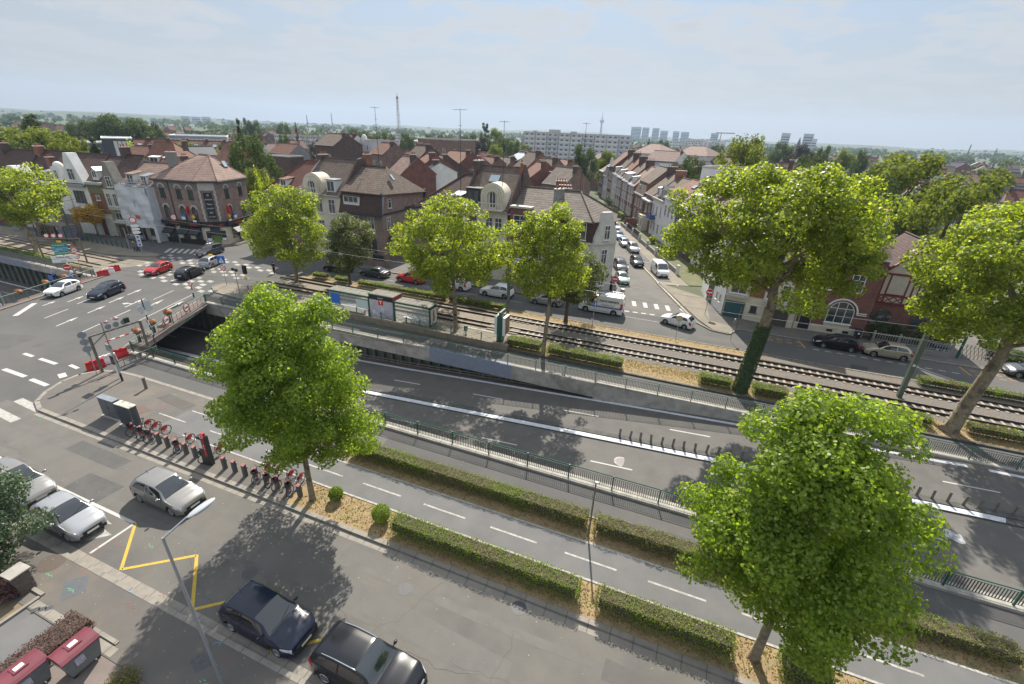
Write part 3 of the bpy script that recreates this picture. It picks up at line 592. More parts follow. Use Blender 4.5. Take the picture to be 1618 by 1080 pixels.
def leaf_mesh(name,C,Nn,size,shape,m,rng,fold=.18,parent=None,mats=None,mi=None):
    n,k=len(C),len(shape)
    Nn=Nn/np.maximum(np.linalg.norm(Nn,axis=1,keepdims=True),1e-6)
    t=rng.normal(size=(n,3));t-=Nn*(t*Nn).sum(1,keepdims=True);t /= np.maximum(np.linalg.norm(t,axis=1,keepdims=True),1e-6);b=np.cross(Nn,t)
    s=size*rng.uniform(.65,1.25,(n,1)) if np.isscalar(size) else size[:,None]
    V=np.empty((n,k,3))
    for j,(u,v) in enumerate(shape):V[:,j]=C+t*(u*s)+b*(v*s)-Nn*(abs(u)*fold*s)
    me=bpy.data.meshes.new(name);me.vertices.add(n*k);me.vertices.foreach_set('co',V.astype(np.float32).ravel())
    me.loops.add(n*k);me.loops.foreach_set('vertex_index',np.arange(n*k,dtype=np.int32));me.polygons.add(n)
    me.polygons.foreach_set('loop_start',np.arange(0,n*k,k,dtype=np.int32));me.polygons.foreach_set('loop_total',np.full(n,k,dtype=np.int32))
    for x in (mats or [m]):me.materials.append(x)
    if mi is not None:me.polygons.foreach_set('material_index',mi.astype(np.int32))
    me.update(calc_edges=True);me.validate()
    o=bpy.data.objects.new(name,me);COL.objects.link(o)
    if parent:o.parent=parent
    return o
def rndir(rng,n):
    d=rng.normal(size=(n,3));return d/np.linalg.norm(d,axis=1,keepdims=True)
def crown_clumps(rng,c,r,n,prof=None,inner=.35):
    # clump centres inside a lumpy envelope; prof(h in -1..1) -> radius factor
    out=[]
    ph=rng.uniform(0,6.28,6)
    while len(out)<n:
        d=rndir(rng,1)[0];k=rng.uniform(inner,1.0)**.6
        lump=1+.12*sin(3*atan2(d[1],d[0])+ph[0])+.10*sin(5*atan2(d[1],d[0])+ph[1]+3*d[2])+.10*sin(6*d[2]+ph[2])
        p=d*k*lump;f=prof(p[2]) if prof else 1.0
        out.append((c[0]+p[0]*r[0]*f,c[1]+p[1]*r[1]*f,c[2]+p[2]*r[2],k))
    return np.array(out)
def make_tree(name,label,x,y,h0,crown_c,crown_r,nclump,nleaf,lsize,lm,cat='tree',trunk_r=.25,bm=None,seed=0,shape=LEAF4,clump_r=.9,prof=None,group=None,lean=(0,0),fork=True,inner=.35,z0=.1,ivy=False,spikes=0,twigs=True,nz=.35):
    rng=np.random.default_rng(seed);R=random.Random(seed)
    root=thing(name,label,cat,(x,y,z0),0,group)
    bm=bm or tree_bark
    cl=crown_clumps(rng,crown_c,crown_r,nclump,prof,inner)
    if spikes:
        sp=[]
        for i in range(spikes):
            a=rng.uniform(0,2*pi);rr=rng.uniform(.15,.8)
            sp.append((crown_c[0]+cos(a)*crown_r[0]*rr,crown_c[1]+sin(a)*crown_r[1]*rr,crown_c[2]+crown_r[2]*(math.sqrt(1-rr*rr)+rng.uniform(-.02,.10)),1.0))
        cl=np.vstack([cl,np.array(sp)])
    n=len(cl)
    cr_=clump_r*rng.uniform(.65,1.25,n);per=np.maximum(3,(nleaf*(cr_**2)/(cr_**2).sum()).astype(int))
    idx=np.repeat(np.arange(n),per);tot=len(idx)
    d=rndir(rng,tot);rad_=rng.uniform(.25,1,tot)**.45
    d[:,2]*= .72
    P=cl[idx,:3]+d*(rad_*cr_[idx])[:,None]
    nrm=d*.55+rng.normal(size=(tot,3))*.55;nrm[:,2]+=nz
    cen=np.array(crown_c);o_=(P-cen)/np.array(crown_r);nrm+=o_*.35
    leaf_mesh('crown',P,nrm,lsize,shape,lm,rng,parent=root)
    # trunk and limbs
    mb=MB();top=Vector((crown_c[0],crown_c[1],crown_c[2]+crown_r[2]*.35))
    fk=Vector((lean[0],lean[1],h0));pts=[Vector((0,0,-.15)),Vector((lean[0]*.15,lean[1]*.15,.25)),Vector((lean[0]*.4,lean[1]*.4,h0*.4)),fk]
    rs=[trunk_r*1.45,trunk_r*1.1,trunk_r*.95,trunk_r*.8]
    mid=fk.lerp(top,.5)+Vector((R.uniform(-.3,.3),R.uniform(-.3,.3),0));mb.path(pts+[mid,top],rs+[trunk_r*.5,trunk_r*.12],10)
    order=sorted(range(n),key=lambda i:cl[i][2]);nl=min(16,max(5,n//6));limbs=[]
    for i in range(nl):
        c=cl[order[int((i+.5)*n/nl)]];t=min(.95,max(0,(c[2]-h0*1.05)/(max(.5,top.z-h0))*.6));st=fk.lerp(top,t*.8)
        e=Vector(c[:3]);m1=st.lerp(e,.45)+Vector((0,0,.25+.08*(e-st).length));rr=trunk_r*(.42-.22*t)
        mb.path([st,m1,e],[rr,rr*.6,rr*.15],6);limbs.append((st,m1,e))
    if twigs:
        for i in range(n):
            e=Vector(cl[i][:3]);b=min(limbs,key=lambda s:(s[1]-e).length);s_=b[1] if (b[1]-e).length<(b[2]-e).length else b[1].lerp(b[2],.6)
            mb.tube(s_,e,trunk_r*.10,trunk_r*.03,4,cap=False)
    mb.build('trunk',bm,root,smooth=True,ang=60)
    if ivy:
        nn=9000;zz=rng.uniform(0,h0*.78,nn);aa=rng.uniform(0,2*pi,nn);rr=trunk_r*(1.25-.2*zz/h0)+rng.uniform(.0,.12,nn)*(1-zz/h0*.5)
        lx,ly=lean[0]*zz/h0,lean[1]*zz/h0
        Pv=np.stack([lx+rr*np.cos(aa),ly+rr*np.sin(aa),zz],1);nv=np.stack([np.cos(aa),np.sin(aa),.3+0*aa],1)+rng.normal(size=(nn,3))*.4
        leaf_mesh('ivy',Pv,nv,.11,LEAF4,mat('ivy_leaf',(.02,.05,.01),.5,isl=[(.02,.055,.012),(.035,.085,.018),(.028,.06,.014)],trans=.15),rng,parent=root)
    return root
# the street trees of the photograph
rp=lambda h:1.0-.0*h
make_tree('maple_tree','round bright green tree on the dry strip behind the red hire bikes',-17.55,14.95,2.9,(-.1,.2,7.5),(3.8,3.6,4.8),200,78000,.125,leaf_fresh,trunk_r=.17,seed=11,shape=LEAF5,clump_r=.78,lean=(-.15,.1),spikes=5,inner=.3,prof=lambda h:1.02-.26*max(0,h+.1)-.1*max(0,-h-.4))
make_tree('maple_tree','large bright green tree at the lower right between clipped hedges',5.85,15.2,2.9,(.15,.5,7.1),(3.45,3.4,4.7),210,84000,.125,leaf_fresh,trunk_r=.19,seed=5,shape=LEAF5,clump_r=.80,lean=(.1,.15),spikes=9,inner=.3,prof=lambda h:1.04-.32*max(0,h+.05)-.1*max(0,-h-.4))
make_tree('plane_tree','tall plane tree with an ivy covered trunk beside the tram rails',6.6,39.9,8.2,(.1,.3,13.3),(7.5,6.2,4.6),200,64000,.20,leaf_mid,trunk_r=.46,seed=21,clump_r=1.05,lean=(.5,-.3),spikes=22,ivy=True,shape=LEAF6)
make_tree('plane_tree','plane tree with a thick mottled leaning trunk at the right edge',21.7,40.4,6.6,(.3,.2,12.0),(7.2,6.2,4.6),175,54000,.19,leaf_mid,trunk_r=.46,seed=33,clump_r=1.0,lean=(.8,.2),spikes=16,shape=LEAF6)
make_tree('plane_tree','lime green tree growing from the tram platform between the shelter and the green advert totem',-21.6,40.3,4.8,(-.6,.2,9.3),(5.9,5.0,3.9),130,26000,.24,leaf_lime,trunk_r=.24,seed=41,clump_r=.95,lean=(-.2,.1),spikes=12)
make_tree('plane_tree','lime green tree with a slim trunk in the hedge beside the underpass railing',-11.3,38.95,5.2,(-.3,.2,9.6),(4.3,3.8,4.0),110,20000,.23,leaf_lime,trunk_r=.21,seed=52,clump_r=.9,lean=(.3,.0),spikes=10)
make_tree('plane_tree','lime green tree at the junction end of the avenue before the arch gabled house',-49.3,46.0,3.0,(-.1,.0,7.2),(5.2,4.6,4.8),140,24000,.26,leaf_lime,trunk_r=.24,seed=61,clump_r=1.0,lean=(.1,.1),spikes=14)
make_tree('plane_tree','lime green tree by the tram lines at the left edge',-91.5,37.8,4.6,(-4.8,2.2,8.0),(6.2,6.0,4.0),120,15000,.36,leaf_lime,trunk_r=.32,seed=71,clump_r=1.3,lean=(-1.5,.3),spikes=6)
make_tree('linden_tree','dark compact linden in front of the brown corner house',-42.2,48.4,2.4,(.5,.3,5.9),(3.2,3.0,3.9),90,15000,.22,leaf_linden,trunk_r=.2,bm=bark,seed=81,clump_r=.8,prof=lambda h:1.0-.35*max(0,h))
make_tree('linden_tree','dark linden behind the lime green platform tree',-27.7,48.5,2.6,(.3,.2,6.6),(3.3,3.0,4.0),70,10000,.22,leaf_linden,trunk_r=.22,bm=bark,seed=91,clump_r=.85,prof=lambda h:1.0-.35*max(0,h))
make_tree('linden_tree','dark linden beside the white lettered van',-11.6,48.6,2.6,(1.0,.6,5.4),(3.1,3.0,3.4),70,11000,.22,leaf_linden,trunk_r=.22,bm=bark,seed=101,clump_r=.8)
make_tree('ornamental_tree','small yellow leaved tree before the narrow gabled houses',-100.3,50.6,1.8,(.2,0,3.6),(2.9,2.6,1.7),40,3500,.28,leaf_gold,trunk_r=.1,bm=bark,seed=111,clump_r=.8)
make_tree('evergreen_tree','blue green shrubby tree at the lower left by the stone pillar',-28.4,4.6,.8,(.6,.9,2.7),(1.9,1.9,2.6),90,26000,.12,leaf_blue,trunk_r=.14,bm=bark,seed=121,clump_r=.65,shape=LEAF4)
# ---- hedges
def make_hedge(label,x0,x1,y0,y1,h,z0=.1,dens=420,ls=.065,dry=0.25,seed=0,rz=0,group='clipped hedges along the avenue',rough=.05,name='clipped_hedge'):
    rng=np.random.default_rng(seed);L_,W_=x1-x0,y1-y0
    cx,cy=(x0+x1)/2,(y0+y1)/2
    A=[L_*W_,L_*h,L_*h,W_*h,W_*h];n=int(dens*sum(A));fi=rng.choice(5,n,p=np.array(A)/sum(A));u=rng.uniform(-.5,.5,n);v=rng.uniform(0,1,n)
    P=np.zeros((n,3));Nn=np.zeros((n,3))
    for k in range(5):
        m=fi==k
        if k==0:P[m]=np.stack([u[m]*L_,(v[m]-.5)*W_,np.full(m.sum(),h)],1);Nn[m]=(0,0,1)
        elif k<3:s=1 if k==1 else-1;P[m]=np.stack([u[m]*L_,np.full(m.sum(),s*W_/2),v[m]*h],1);Nn[m]=(0,s,.25)
        else:s=1 if k==3 else-1;P[m]=np.stack([np.full(m.sum(),s*L_/2),u[m]*W_,v[m]*h],1);Nn[m]=(s,0,.25)
    wob=np.sin(P[:,0]*2.3+seed)*.5+np.sin(P[:,0]*5.1+P[:,1]*4+seed)*.3+np.sin(P[:,0]*11+P[:,2]*7)*.25
    P+=Nn*(wob*rough*1.5)[:,None]+rng.normal(size=(n,3))*.03
    P[:,1]*= 1-.10*(P[:,2]/h)*(P[:,2]>0)
    Nn=Nn*.8+rng.normal(size=(n,3))*.55
    # dry stretches
    dn=np.sin(P[:,0]*.8+seed*1.7)+.6*np.sin(P[:,0]*2.1+P[:,1]*3+seed)+.3*rng.normal(size=n)
    mi=(dn>(1.6-3.2*dry)).astype(int)
    thin=(P[:,2]<h*.3) & (rng.uniform(size=n)<.75);keep=~thin
    o=leaf_mesh('foliage',P[keep],Nn[keep],ls,LEAF4,None,rng,mats=[leaf_hedge,leaf_hedge_dry],mi=mi[keep])
    t=thing(name,label,'hedge',(cx,cy,z0),rz,group);o.parent=t
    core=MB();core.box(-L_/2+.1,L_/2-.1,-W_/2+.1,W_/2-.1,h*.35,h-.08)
    for i in range(int(L_/.45)):
        xx=-L_/2+.25+i*.45;yy=rng.uniform(-.2,.2)*W_;core.tube((xx,yy,-.1),(xx+rng.uniform(-.1,.1),yy,h*.4),.018,.012,4)
    core.build('branches',twig,t);return t
make_hedge('long clipped hedge running from the second round shrub to the gap by the lamp shadow',-11.9,-1.75,14.5,15.4,1.05,seed=1,dry=.2)
make_hedge('clipped hedge along the near kerb ending under the large lower right tree',-.85,4.9,14.5,15.4,1.05,seed=2,dry=.35)
make_hedge('short square hedge block beside the trunk of the lower right tree',6.75,8.5,14.45,15.6,1.05,seed=3,dry=.15)
make_hedge('bit of clipped hedge at the bottom edge right of the square block',11.4,16,14.5,15.4,.95,seed=4)
make_hedge('long hedge with a browned top between the cycleway and the inner road',-18.1,-2.35,18.95,19.85,.95,seed=5,dry=.55)
make_hedge('straggly dry hedge right of the slim lamp post between cycleway and inner road',-1.9,8.0,18.95,19.85,.9,seed=6,dry=.75,rough=.08)
make_hedge('hedge between cycleway and inner road beyond the lower right tree',8.4,16.4,19.0,19.95,.8,seed=7,dry=.5,rough=.08)
make_hedge('green hedge left of the slim trunk on the tram side of the railing',-15.2,-11.7,39.0,40.2,1.0,dens=260,ls=.09,seed=8,dry=.1)
make_hedge('green hedge right of the slim trunk on the tram side of the railing',-10.9,-3.6,38.95,40.1,.95,dens=260,ls=.09,seed=9,dry=.15,rough=.09)
make_hedge('low hedge block left of the ivy covered trunk',3.2,5.8,39.5,40.6,.85,dens=260,ls=.09,seed=10,dry=.2)
make_hedge('low hedge block just right of the ivy covered trunk',7.6,10.2,39.5,40.7,.85,dens=260,ls=.09,seed=11,dry=.35)
make_hedge('squat bush like hedge block between dry patches beside the rails',10.9,12.8,39.6,40.8,.85,dens=260,ls=.09,seed=12,dry=.3)
make_hedge('hedge behind the top of the lower right tree beside the rails',13.4,20.4,40.0,41.0,.75,dens=260,ls=.09,seed=13,dry=.35)
make_hedge('hedge right of the thick mottled trunk beside the rails',22.8,33,40.2,41.2,.8,dens=220,ls=.09,seed=14,dry=.35)
make_hedge('hedge between the rails and the far road at the right edge',22.3,40,48.3,49.2,.7,dens=180,ls=.10,seed=15,dry=.3,rough=.09)
make_hedge('long low hedge behind the tram shelter',-40.8,-27.4,48.2,49.1,.7,dens=170,ls=.11,seed=16,dry=.35,rough=.09)
make_hedge('low hedge between the tram rails and the silver hatchback',-26.9,-19.4,48.2,49.1,.75,dens=170,ls=.11,seed=17,dry=.3,rough=.09)
make_hedge('short hedge left of the dark linden trunk',-44.8,-42.6,48.2,49.1,.7,dens=170,ls=.11,seed=18,dry=.3)
make_hedge('short hedge at the junction end of the tram strip',-48.6,-46.3,48.2,49.1,.75,dens=170,ls=.11,seed=19,dry=.3)
make_hedge('low hedge behind the left underpass railing',-104,-82.5,36.5,37.3,.6,dens=110,ls=.14,seed=20,dry=.1)
for i,(x,y,r,lb) in enumerate(((-16.3,15.5,.42,'small round shrub nearest the tree behind the hire bikes'),(-12.95,15.2,.52,'round shrub standing just before the long clipped hedge'))):
    rng=np.random.default_rng(200+i);n=2600;d=rndir(rng,n);P=d*(r*(.75+.25*rng.uniform(size=n)))[:,None];P[:,2]=P[:,2]*1.05+r*1.1
    t=thing('round_shrub',lb,'shrub',(x,y,.1),0,'round shrubs on the dry strip');leaf_mesh('foliage',P,d*.7+rng.normal(size=(n,3))*.5,.075,LEAF4,leaf_hedge,rng,parent=t)
    mb=MB();[mb.tube((0,0,-.1),tuple(rndir(rng,1)[0]*[r*.6,r*.6,.2]+[0,0,r*1.1]),.02,.008,5) for _ in range(9)];mb.build('stem',twig,t)
def shrub(name,label,x,y,r,h,m,n=2500,ls=.09,z0=.1,seed=0,cat='shrub',group=None):
    rng=np.random.default_rng(seed);t=thing(name,label,cat,(x,y,z0),0,group);cl=rndir(rng,14)*[r*.6,r*.6,h*.28]+[0,0,h*.5];idx=rng.integers(0,14,n);d=rndir(rng,n)
    P=cl[idx]+d*[r*.42,r*.42,h*.26]*(rng.uniform(.5,1,(n,1)));P[:,2]=np.maximum(P[:,2],.02)
    leaf_mesh('foliage',P,d*.6+rng.normal(size=(n,3))*.5+[0,0,.3],ls,LEAF4,m,rng,parent=t)
    mb=MB();[mb.tube((0,0,-.1),tuple(c),.03,.01,5) for c in cl[:8]];mb.build('stem',twig,t);return t
shrub('purple_shrub','purple leaved shrub at the foot of the stone pillar',-25.6,4.9,.75,.8,leaf_purple,3500,.07,seed=1)
shrub('pale_flowering_shrub','yellow green shrub with pale tips at the left edge below the purple one',-26.1,3.9,.8,.8,mat('leaf_palelime',(.2,.2,.06),.6,isl=[(.10,.13,.03),(.2,.22,.07),(.32,.28,.16)],trans=.2),3500,.07,seed=2)
t=make_hedge('narrow purple leaved hedge beside the maroon lidded bins',-21.7,-20.45,2.0,5.6,.55,seed=30,dens=500,ls=.06,dry=-1,group=None,name='purple_hedge')
for c in t.children:
    if c.name.startswith('foliage'):c.data.materials[0]=leaf_purple;c.data.materials[1]=leaf_purple
shrub('green_shrub','dark green bush behind the stone pillar',-27.3,5.0,1.0,1.6,mat('leaf_box',(.03,.06,.01),.5,isl=[(.03,.07,.012),(.05,.1,.018),(.09,.14,.02)],trans=.25),5000,.075,seed=3)
shrub('lawn_tuft','round patch of dry green turf at the bottom edge beside the lamp post',-16.9,4.3,1.1,.28,mat('turf',(.08,.12,.02),.7,isl=[(.07,.11,.02),(.16,.15,.05),(.26,.2,.08)],trans=.2),5000,.06,seed=4,cat='turf')
# weeds and dry grass on the strips: nobody could count it
rng=np.random.default_rng(9);parts=[]
for (x0,x1,y0,y1,n) in ((-18.5,16,14.3,16.0,5200),(-18,16,18.5,20.0,4200),(-15,33,39.3,41.8,5200),(-50,9,48.3,49.3,2600),(9,40,48.8,49.3,500),(-100,-80,36.2,37.5,900),(-3.5,13,40.2,41.9,2200)):
    parts.append(np.stack([rng.uniform(x0,x1,n),rng.uniform(y0,y1,n),rng.uniform(.10,.16,n)],1))
P=np.vstack(parts);o=leaf_mesh('dry_grass',P,rng.normal(size=P.shape)+[0,0,.5],.10,LEAF4,mat('dry_blades',(.3,.2,.08),.9,isl=[(.34,.24,.11),(.42,.30,.15),(.24,.19,.07),(.10,.13,.03),(.36,.22,.09)],trans=.2),rng)
tag(o,'dry grass and fallen leaves on the planted strips','dry grass',kind='stuff')
# ---- trees beyond the avenue: shared meshes, copies of thing and parts
def bg_tree(seed,r,h,m,n=1500,ls=.75,cone=False,tall=1.0):
    rng=np.random.default_rng(seed);root=thing('broadleaf_tree','','tree')
    prof=(lambda q:max(.08,.5-.5*q)) if cone else (lambda q:1.0-.25*max(0,q))
    cl=crown_clumps(rng,(0,0,h*.56),(r,r,h*.42),34,prof,.45);idx=rng.integers(0,len(cl),n);d=rndir(rng,n);rc=r*(.30 if not cone else .2)
    P=cl[idx,:3]+d*rc*rng.uniform(.4,1,(n,1));leaf_mesh('crown',P,d*.7+rng.normal(size=(n,3))*.45+[0,0,.35],ls,LEAF6,m,rng,parent=root)
    mb=MB();mb.path([(0,0,-.3),(0,0,h*.35),(0,0,h*.8)],[r*.08,r*.05,r*.01],6)
    for c in cl[:7]:mb.tube((0,0,h*.3),tuple(c[:3]),r*.03,r*.008,4)
    mb.build('trunk',bark,root);return root
PROTO={}
for k,(m,cone,r,h,n,ls) in dict(round=(leaf_far,0,5,12,9000,.34),warm=(leaf_far2,0,5,12,9000,.34),copper=(leaf_far3,0,5,12,6000,.38),conifer=(leaf_dark,1,4,14,6000,.34),poplar=(leaf_far,0,2.4,15,4000,.34),pale=(leaf_lime,0,4,8,4000,.34)).items():
    PROTO[k]=bg_tree(hash(k) % 97 if False else {'round':1,'warm':2,'copper':3,'conifer':4,'poplar':5,'pale':6}[k],r,h,m,n,ls,bool(cone))
USED=set()
def put_tree(kind,pos,r,h,label,group='trees beyond the avenue',rz=0.0):
    p=PROTO[kind];base={'round':(5,12),'warm':(5,12),'copper':(5,12),'conifer':(4,14),'poplar':(2.4,15),'pale':(4,8)}[kind]
    o=p if kind not in USED else copy_tree(p);USED.add(kind)
    o.name={'conifer':'conifer_tree','poplar':'poplar_tree','copper':'copper_beech_tree'}.get(kind,'broadleaf_tree')
    place(o,(pos[0],pos[1],0),rz,label,group,(r/base[0],r/base[0],h/base[1]));return o
def tree_top(kind,px,py,dist,wpx,label,hmax=None,**k):
    # crown top seen at (px, py) from dist metres, crown width in photo pixels
    t=far(px,py,dist);r=wpx/2*dist/(FPX*1.06);h=t.z if hmax is None else hmax
    return put_tree(kind,(t.x,t.y),r,h,label,rz=px*.7,**k)
for a in (
 ('warm',20,196,170,75,'bushy tree at the far left edge behind the gabled row'),('warm',62,200,165,60,'bushy tree second from the left edge behind the gabled row'),('warm',92,212,150,44,'bushy tree with a thin pale edge above the gabled row'),
 ('round',5,215,150,60,'dark bushy tree low at the left edge behind the gabled row'),('poplar',42,175,230,24,'upright dark tree poking above the left skyline'),
 ('warm',118,215,160,26,'thin grey green tree left of the dark conifer'),('conifer',143,214,150,34,'dark conifer in front of the white balcony flats'),('round',128,240,140,50,'low dark bush below the dark conifer'),
 ('round',160,178,290,52,'left half of the tall dark tree mass behind the dark panelled flats'),('round',190,176,290,56,'tall dark tree mass behind the dark panelled flats'),('round',215,184,300,34,'right shoulder of the tall dark tree mass'),
 ('copper',228,192,300,26,'purplish tree right of the tall dark tree mass'),('round',243,196,290,22,'dark tree beside the purplish one'),('round',112,190,300,34,'rounded dark tree between poplar and tree mass'),('copper',130,196,300,28,'brownish tree behind the dark conifer'),
 ('pale',212,229,170,36,'pale fresh green tree beside the dark panelled flats'),('warm',300,222,190,46,'leafy tree behind the orange roofed house'),('conifer',318,228,185,24,'dark narrow tree among the orange roofs'),('warm',338,232,180,30,'yellow green tree among the orange roofs'),
 ('round',352,224,200,20,'small dark tree beside the red terrace roofs'),('conifer',374,186,190,26,'pointed dark conifer above the big round tree'),('round',394,204,128,64,'big round dark tree left of the brown gabled house'),
 ('warm',402,262,112,44,'leafy garden tree behind the brick cafe'),('pale',410,272,106,26,'pale leafy tree between the cafe and the red roofed house'),('round',448,206,210,20,'dark pointed tree before the long flats'),('conifer',466,192,330,8,'slim conifer above the long flats'),
 ('round',388,183,420,14,'dark upright tree on the skyline right of the conifer'),('round',402,187,420,14,'shorter upright tree on the skyline right of the conifer'),('round',444,191,420,20,'dark clump before the wooded ridge'),
 ('round',566,200,330,36,'dark tree above the orange dormer house'),('round',590,208,260,34,'dark tree behind the white domed villa'),('round',612,205,270,28,'dark tree left of the tall pale flats'),('round',640,206,300,26,'dark tree right of the tall pale flats'),
 ('poplar',765,191,340,15,'tall dark poplar left of the slab of flats'),('round',742,208,330,34,'dark tree left of the tall poplar'),('copper',748,214,260,40,'brownish tree before the tall poplar'),('round',775,216,260,28,'dark tree right below the tall poplar'),('round',797,214,270,34,'dark tree beside the slab of flats'),('round',813,218,260,24,'dark tree touching the slab of flats'),('warm',784,226,220,26,'lighter tree before the dark trees by the flats'),('warm',784,200,360,24,'pale tree right of the tall poplar'),('round',700,209,330,22,'small dark tree behind the flat topped brick block'),('round',676,208,330,18,'dark tree above the flat topped brick block'),
 ('round',925,223,175,44,'large tree before the slab of flats'),('warm',965,235,190,32,'bushy green tree right of the slab of flats'),('round',900,250,170,36,'green tree at the end of the side street'),('pale',885,262,150,26,'light green tree behind the side street roofs'),('round',905,268,150,36,'bushes by the parked cars at the end of the side street'),('round',988,250,170,18,'small tree behind the side street houses'),
 ('round',1103,241,150,44,'round green tree beside the red hipped roof'),('warm',1186,207,120,68,'big leafy tree above the ivy clad plane tree'),('round',1134,224,330,26,'dark tree before the white flats'),('round',1098,226,330,12,'small dark tree before the white flats'),('round',1050,218,420,20,'dark tree left of the white flats'),('conifer',1026,218,420,12,'slim dark tree left of the white flats'),
 ('round',1240,220,330,32,'dark tree under the two distant towers'),('copper',1270,226,310,34,'brownish tree under the right distant tower'),('round',1306,226,310,20,'dark tree right of the distant towers'),('warm',1340,234,280,26,'tree before the scattered brown roofs'),('round',1300,238,150,58,'dark conifer like tree between the two big trees'),('round',1366,232,260,18,'small dark tree left of the big right hand tree'),
 ('warm',1436,233,108,104,'very large leafy tree behind the half timbered house'),('warm',1535,266,92,100,'spreading leafy tree at the right behind the yard'),('round',1400,262,100,60,'dark lower tree joined to the very large leafy tree'),('round',1330,262,110,60,'tree crown behind the ivy clad plane tree'),('warm',1592,262,240,26,'tree among the brown roofs at the right edge'),('round',1596,545,68,44,'dark garden tree by the right edge of the far pavement'),('round',1530,545,76,40,'garden greenery behind the gate'),
 ):tree_top(*a)
# ------------------------------------------------------------ buildings
W_cream=mat('cream_render',(.66,.60,.48),.85,(.55,.50,.40),.8,big=(.25,(.48,.44,.35),.5,.75))
W_white=mat('white_render',(.76,.76,.74),.85,(.64,.64,.63),.8)
W_pale=mat('pale_stone',(.58,.57,.53),.85,(.47,.46,.43),1.0)
W_grey=mat('grey_render',(.26,.26,.25),.85,(.20,.20,.195),.7)
W_lilac=mat('lilac_grey_render',(.58,.58,.62),.85,(.50,.50,.53),.8)
W_brick=mat('brown_brick',(.27,.165,.13),.9,(.34,.22,.175),brick=(.25,.21,.18))
W_brickr=mat('red_brick',(.30,.125,.10),.9,(.23,.10,.08),brick=(.16,.10,.09))
W_bricko=mat('orange_brick',(.36,.145,.075),.9,(.28,.11,.06),brick=(.28,.2,.15))
W_brickd=mat('dark_brick',(.18,.115,.095),.9,(.135,.09,.075),brick=(.12,.09,.08))
W_brickp=mat('pinkish_brick',(.40,.28,.24),.9,(.34,.235,.20),brick=(.28,.24,.22))
W_buff=mat('buff_brick',(.33,.28,.22),.9,(.28,.24,.19),brick=(.3,.27,.24))
R_brown=mat('brown_tiles',(.22,.16,.12),.85,(.155,.11,.085),tiles=(.06,.045,.038))
R_grey=mat('greybrown_tiles',(.28,.24,.20),.85,(.21,.175,.145),tiles=(.075,.06,.05))
R_red=mat('red_tiles',(.215,.075,.05),.8,(.17,.06,.042),tiles=(.08,.03,.022))
R_orange=mat('orange_tiles',(.28,.135,.085),.85,(.22,.11,.07),tiles=(.15,.06,.04))
R_pink=mat('pinkbrown_tiles',(.36,.25,.205),.85,(.31,.21,.175),tiles=(.16,.10,.08))
R_dred=mat('dark_red_tiles',(.135,.075,.062),.85,(.10,.056,.048),tiles=(.045,.025,.022))
R_slate=mat('slate',(.06,.068,.08),.55,(.085,.09,.10),3)
R_zinc=mat('zinc',(.30,.33,.37),.45,(.24,.27,.30),1.2,metal=.4)
R_flat=mat('flat_roof_felt',(.16,.155,.15),.9,(.11,.105,.10),.6)
frame_w=mat('white_frame',(.68,.68,.66),.5);frame_d=mat('dark_frame',(.035,.035,.038),.5);frame_g=mat('dark_green_frame',(.025,.05,.045),.5)
frame_b=mat('brown_frame',(.14,.07,.035),.6);stone_trim=mat('stone_trim',(.50,.48,.44),.85,(.40,.38,.35),2);dark_trim=mat('charcoal_trim',(.035,.036,.042),.7,(.05,.05,.055),2)
pot_m=mat('chimney_pot',(.34,.10,.05),.8,(.22,.07,.04),5);zinc_l=mat('pale_zinc',(.42,.45,.50),.5,(.33,.36,.40),1.5)
shut_m=mat('roller_shutter',(.64,.64,.63),.6);teal_door=mat('teal_door',(.02,.085,.10),.5);brown_door=mat('brown_garage_door',(.07,.055,.055),.6,(.09,.07,.07),2);door_d=mat('dark_door',(.02,.022,.028),.45);door_r=mat('dark_red_door',(.12,.02,.018),.5)
def solid(mb,pts,th=.14,k=None):
    n=len(pts);P=[Vector(p) for p in pts];nr=(P[1]-P[0]).cross(P[2]-P[0])
    if nr.z<0:P=P[::-1]
    vs=[tuple(p) for p in P]+[(p.x,p.y,p.z-th) for p in P]
    mb.add(vs,[tuple(range(n)),tuple(range(2*n-1,n-1,-1))]+[((i+1) % n,i,n+i,n+(i+1) % n) for i in range(n)],k)
WC={}
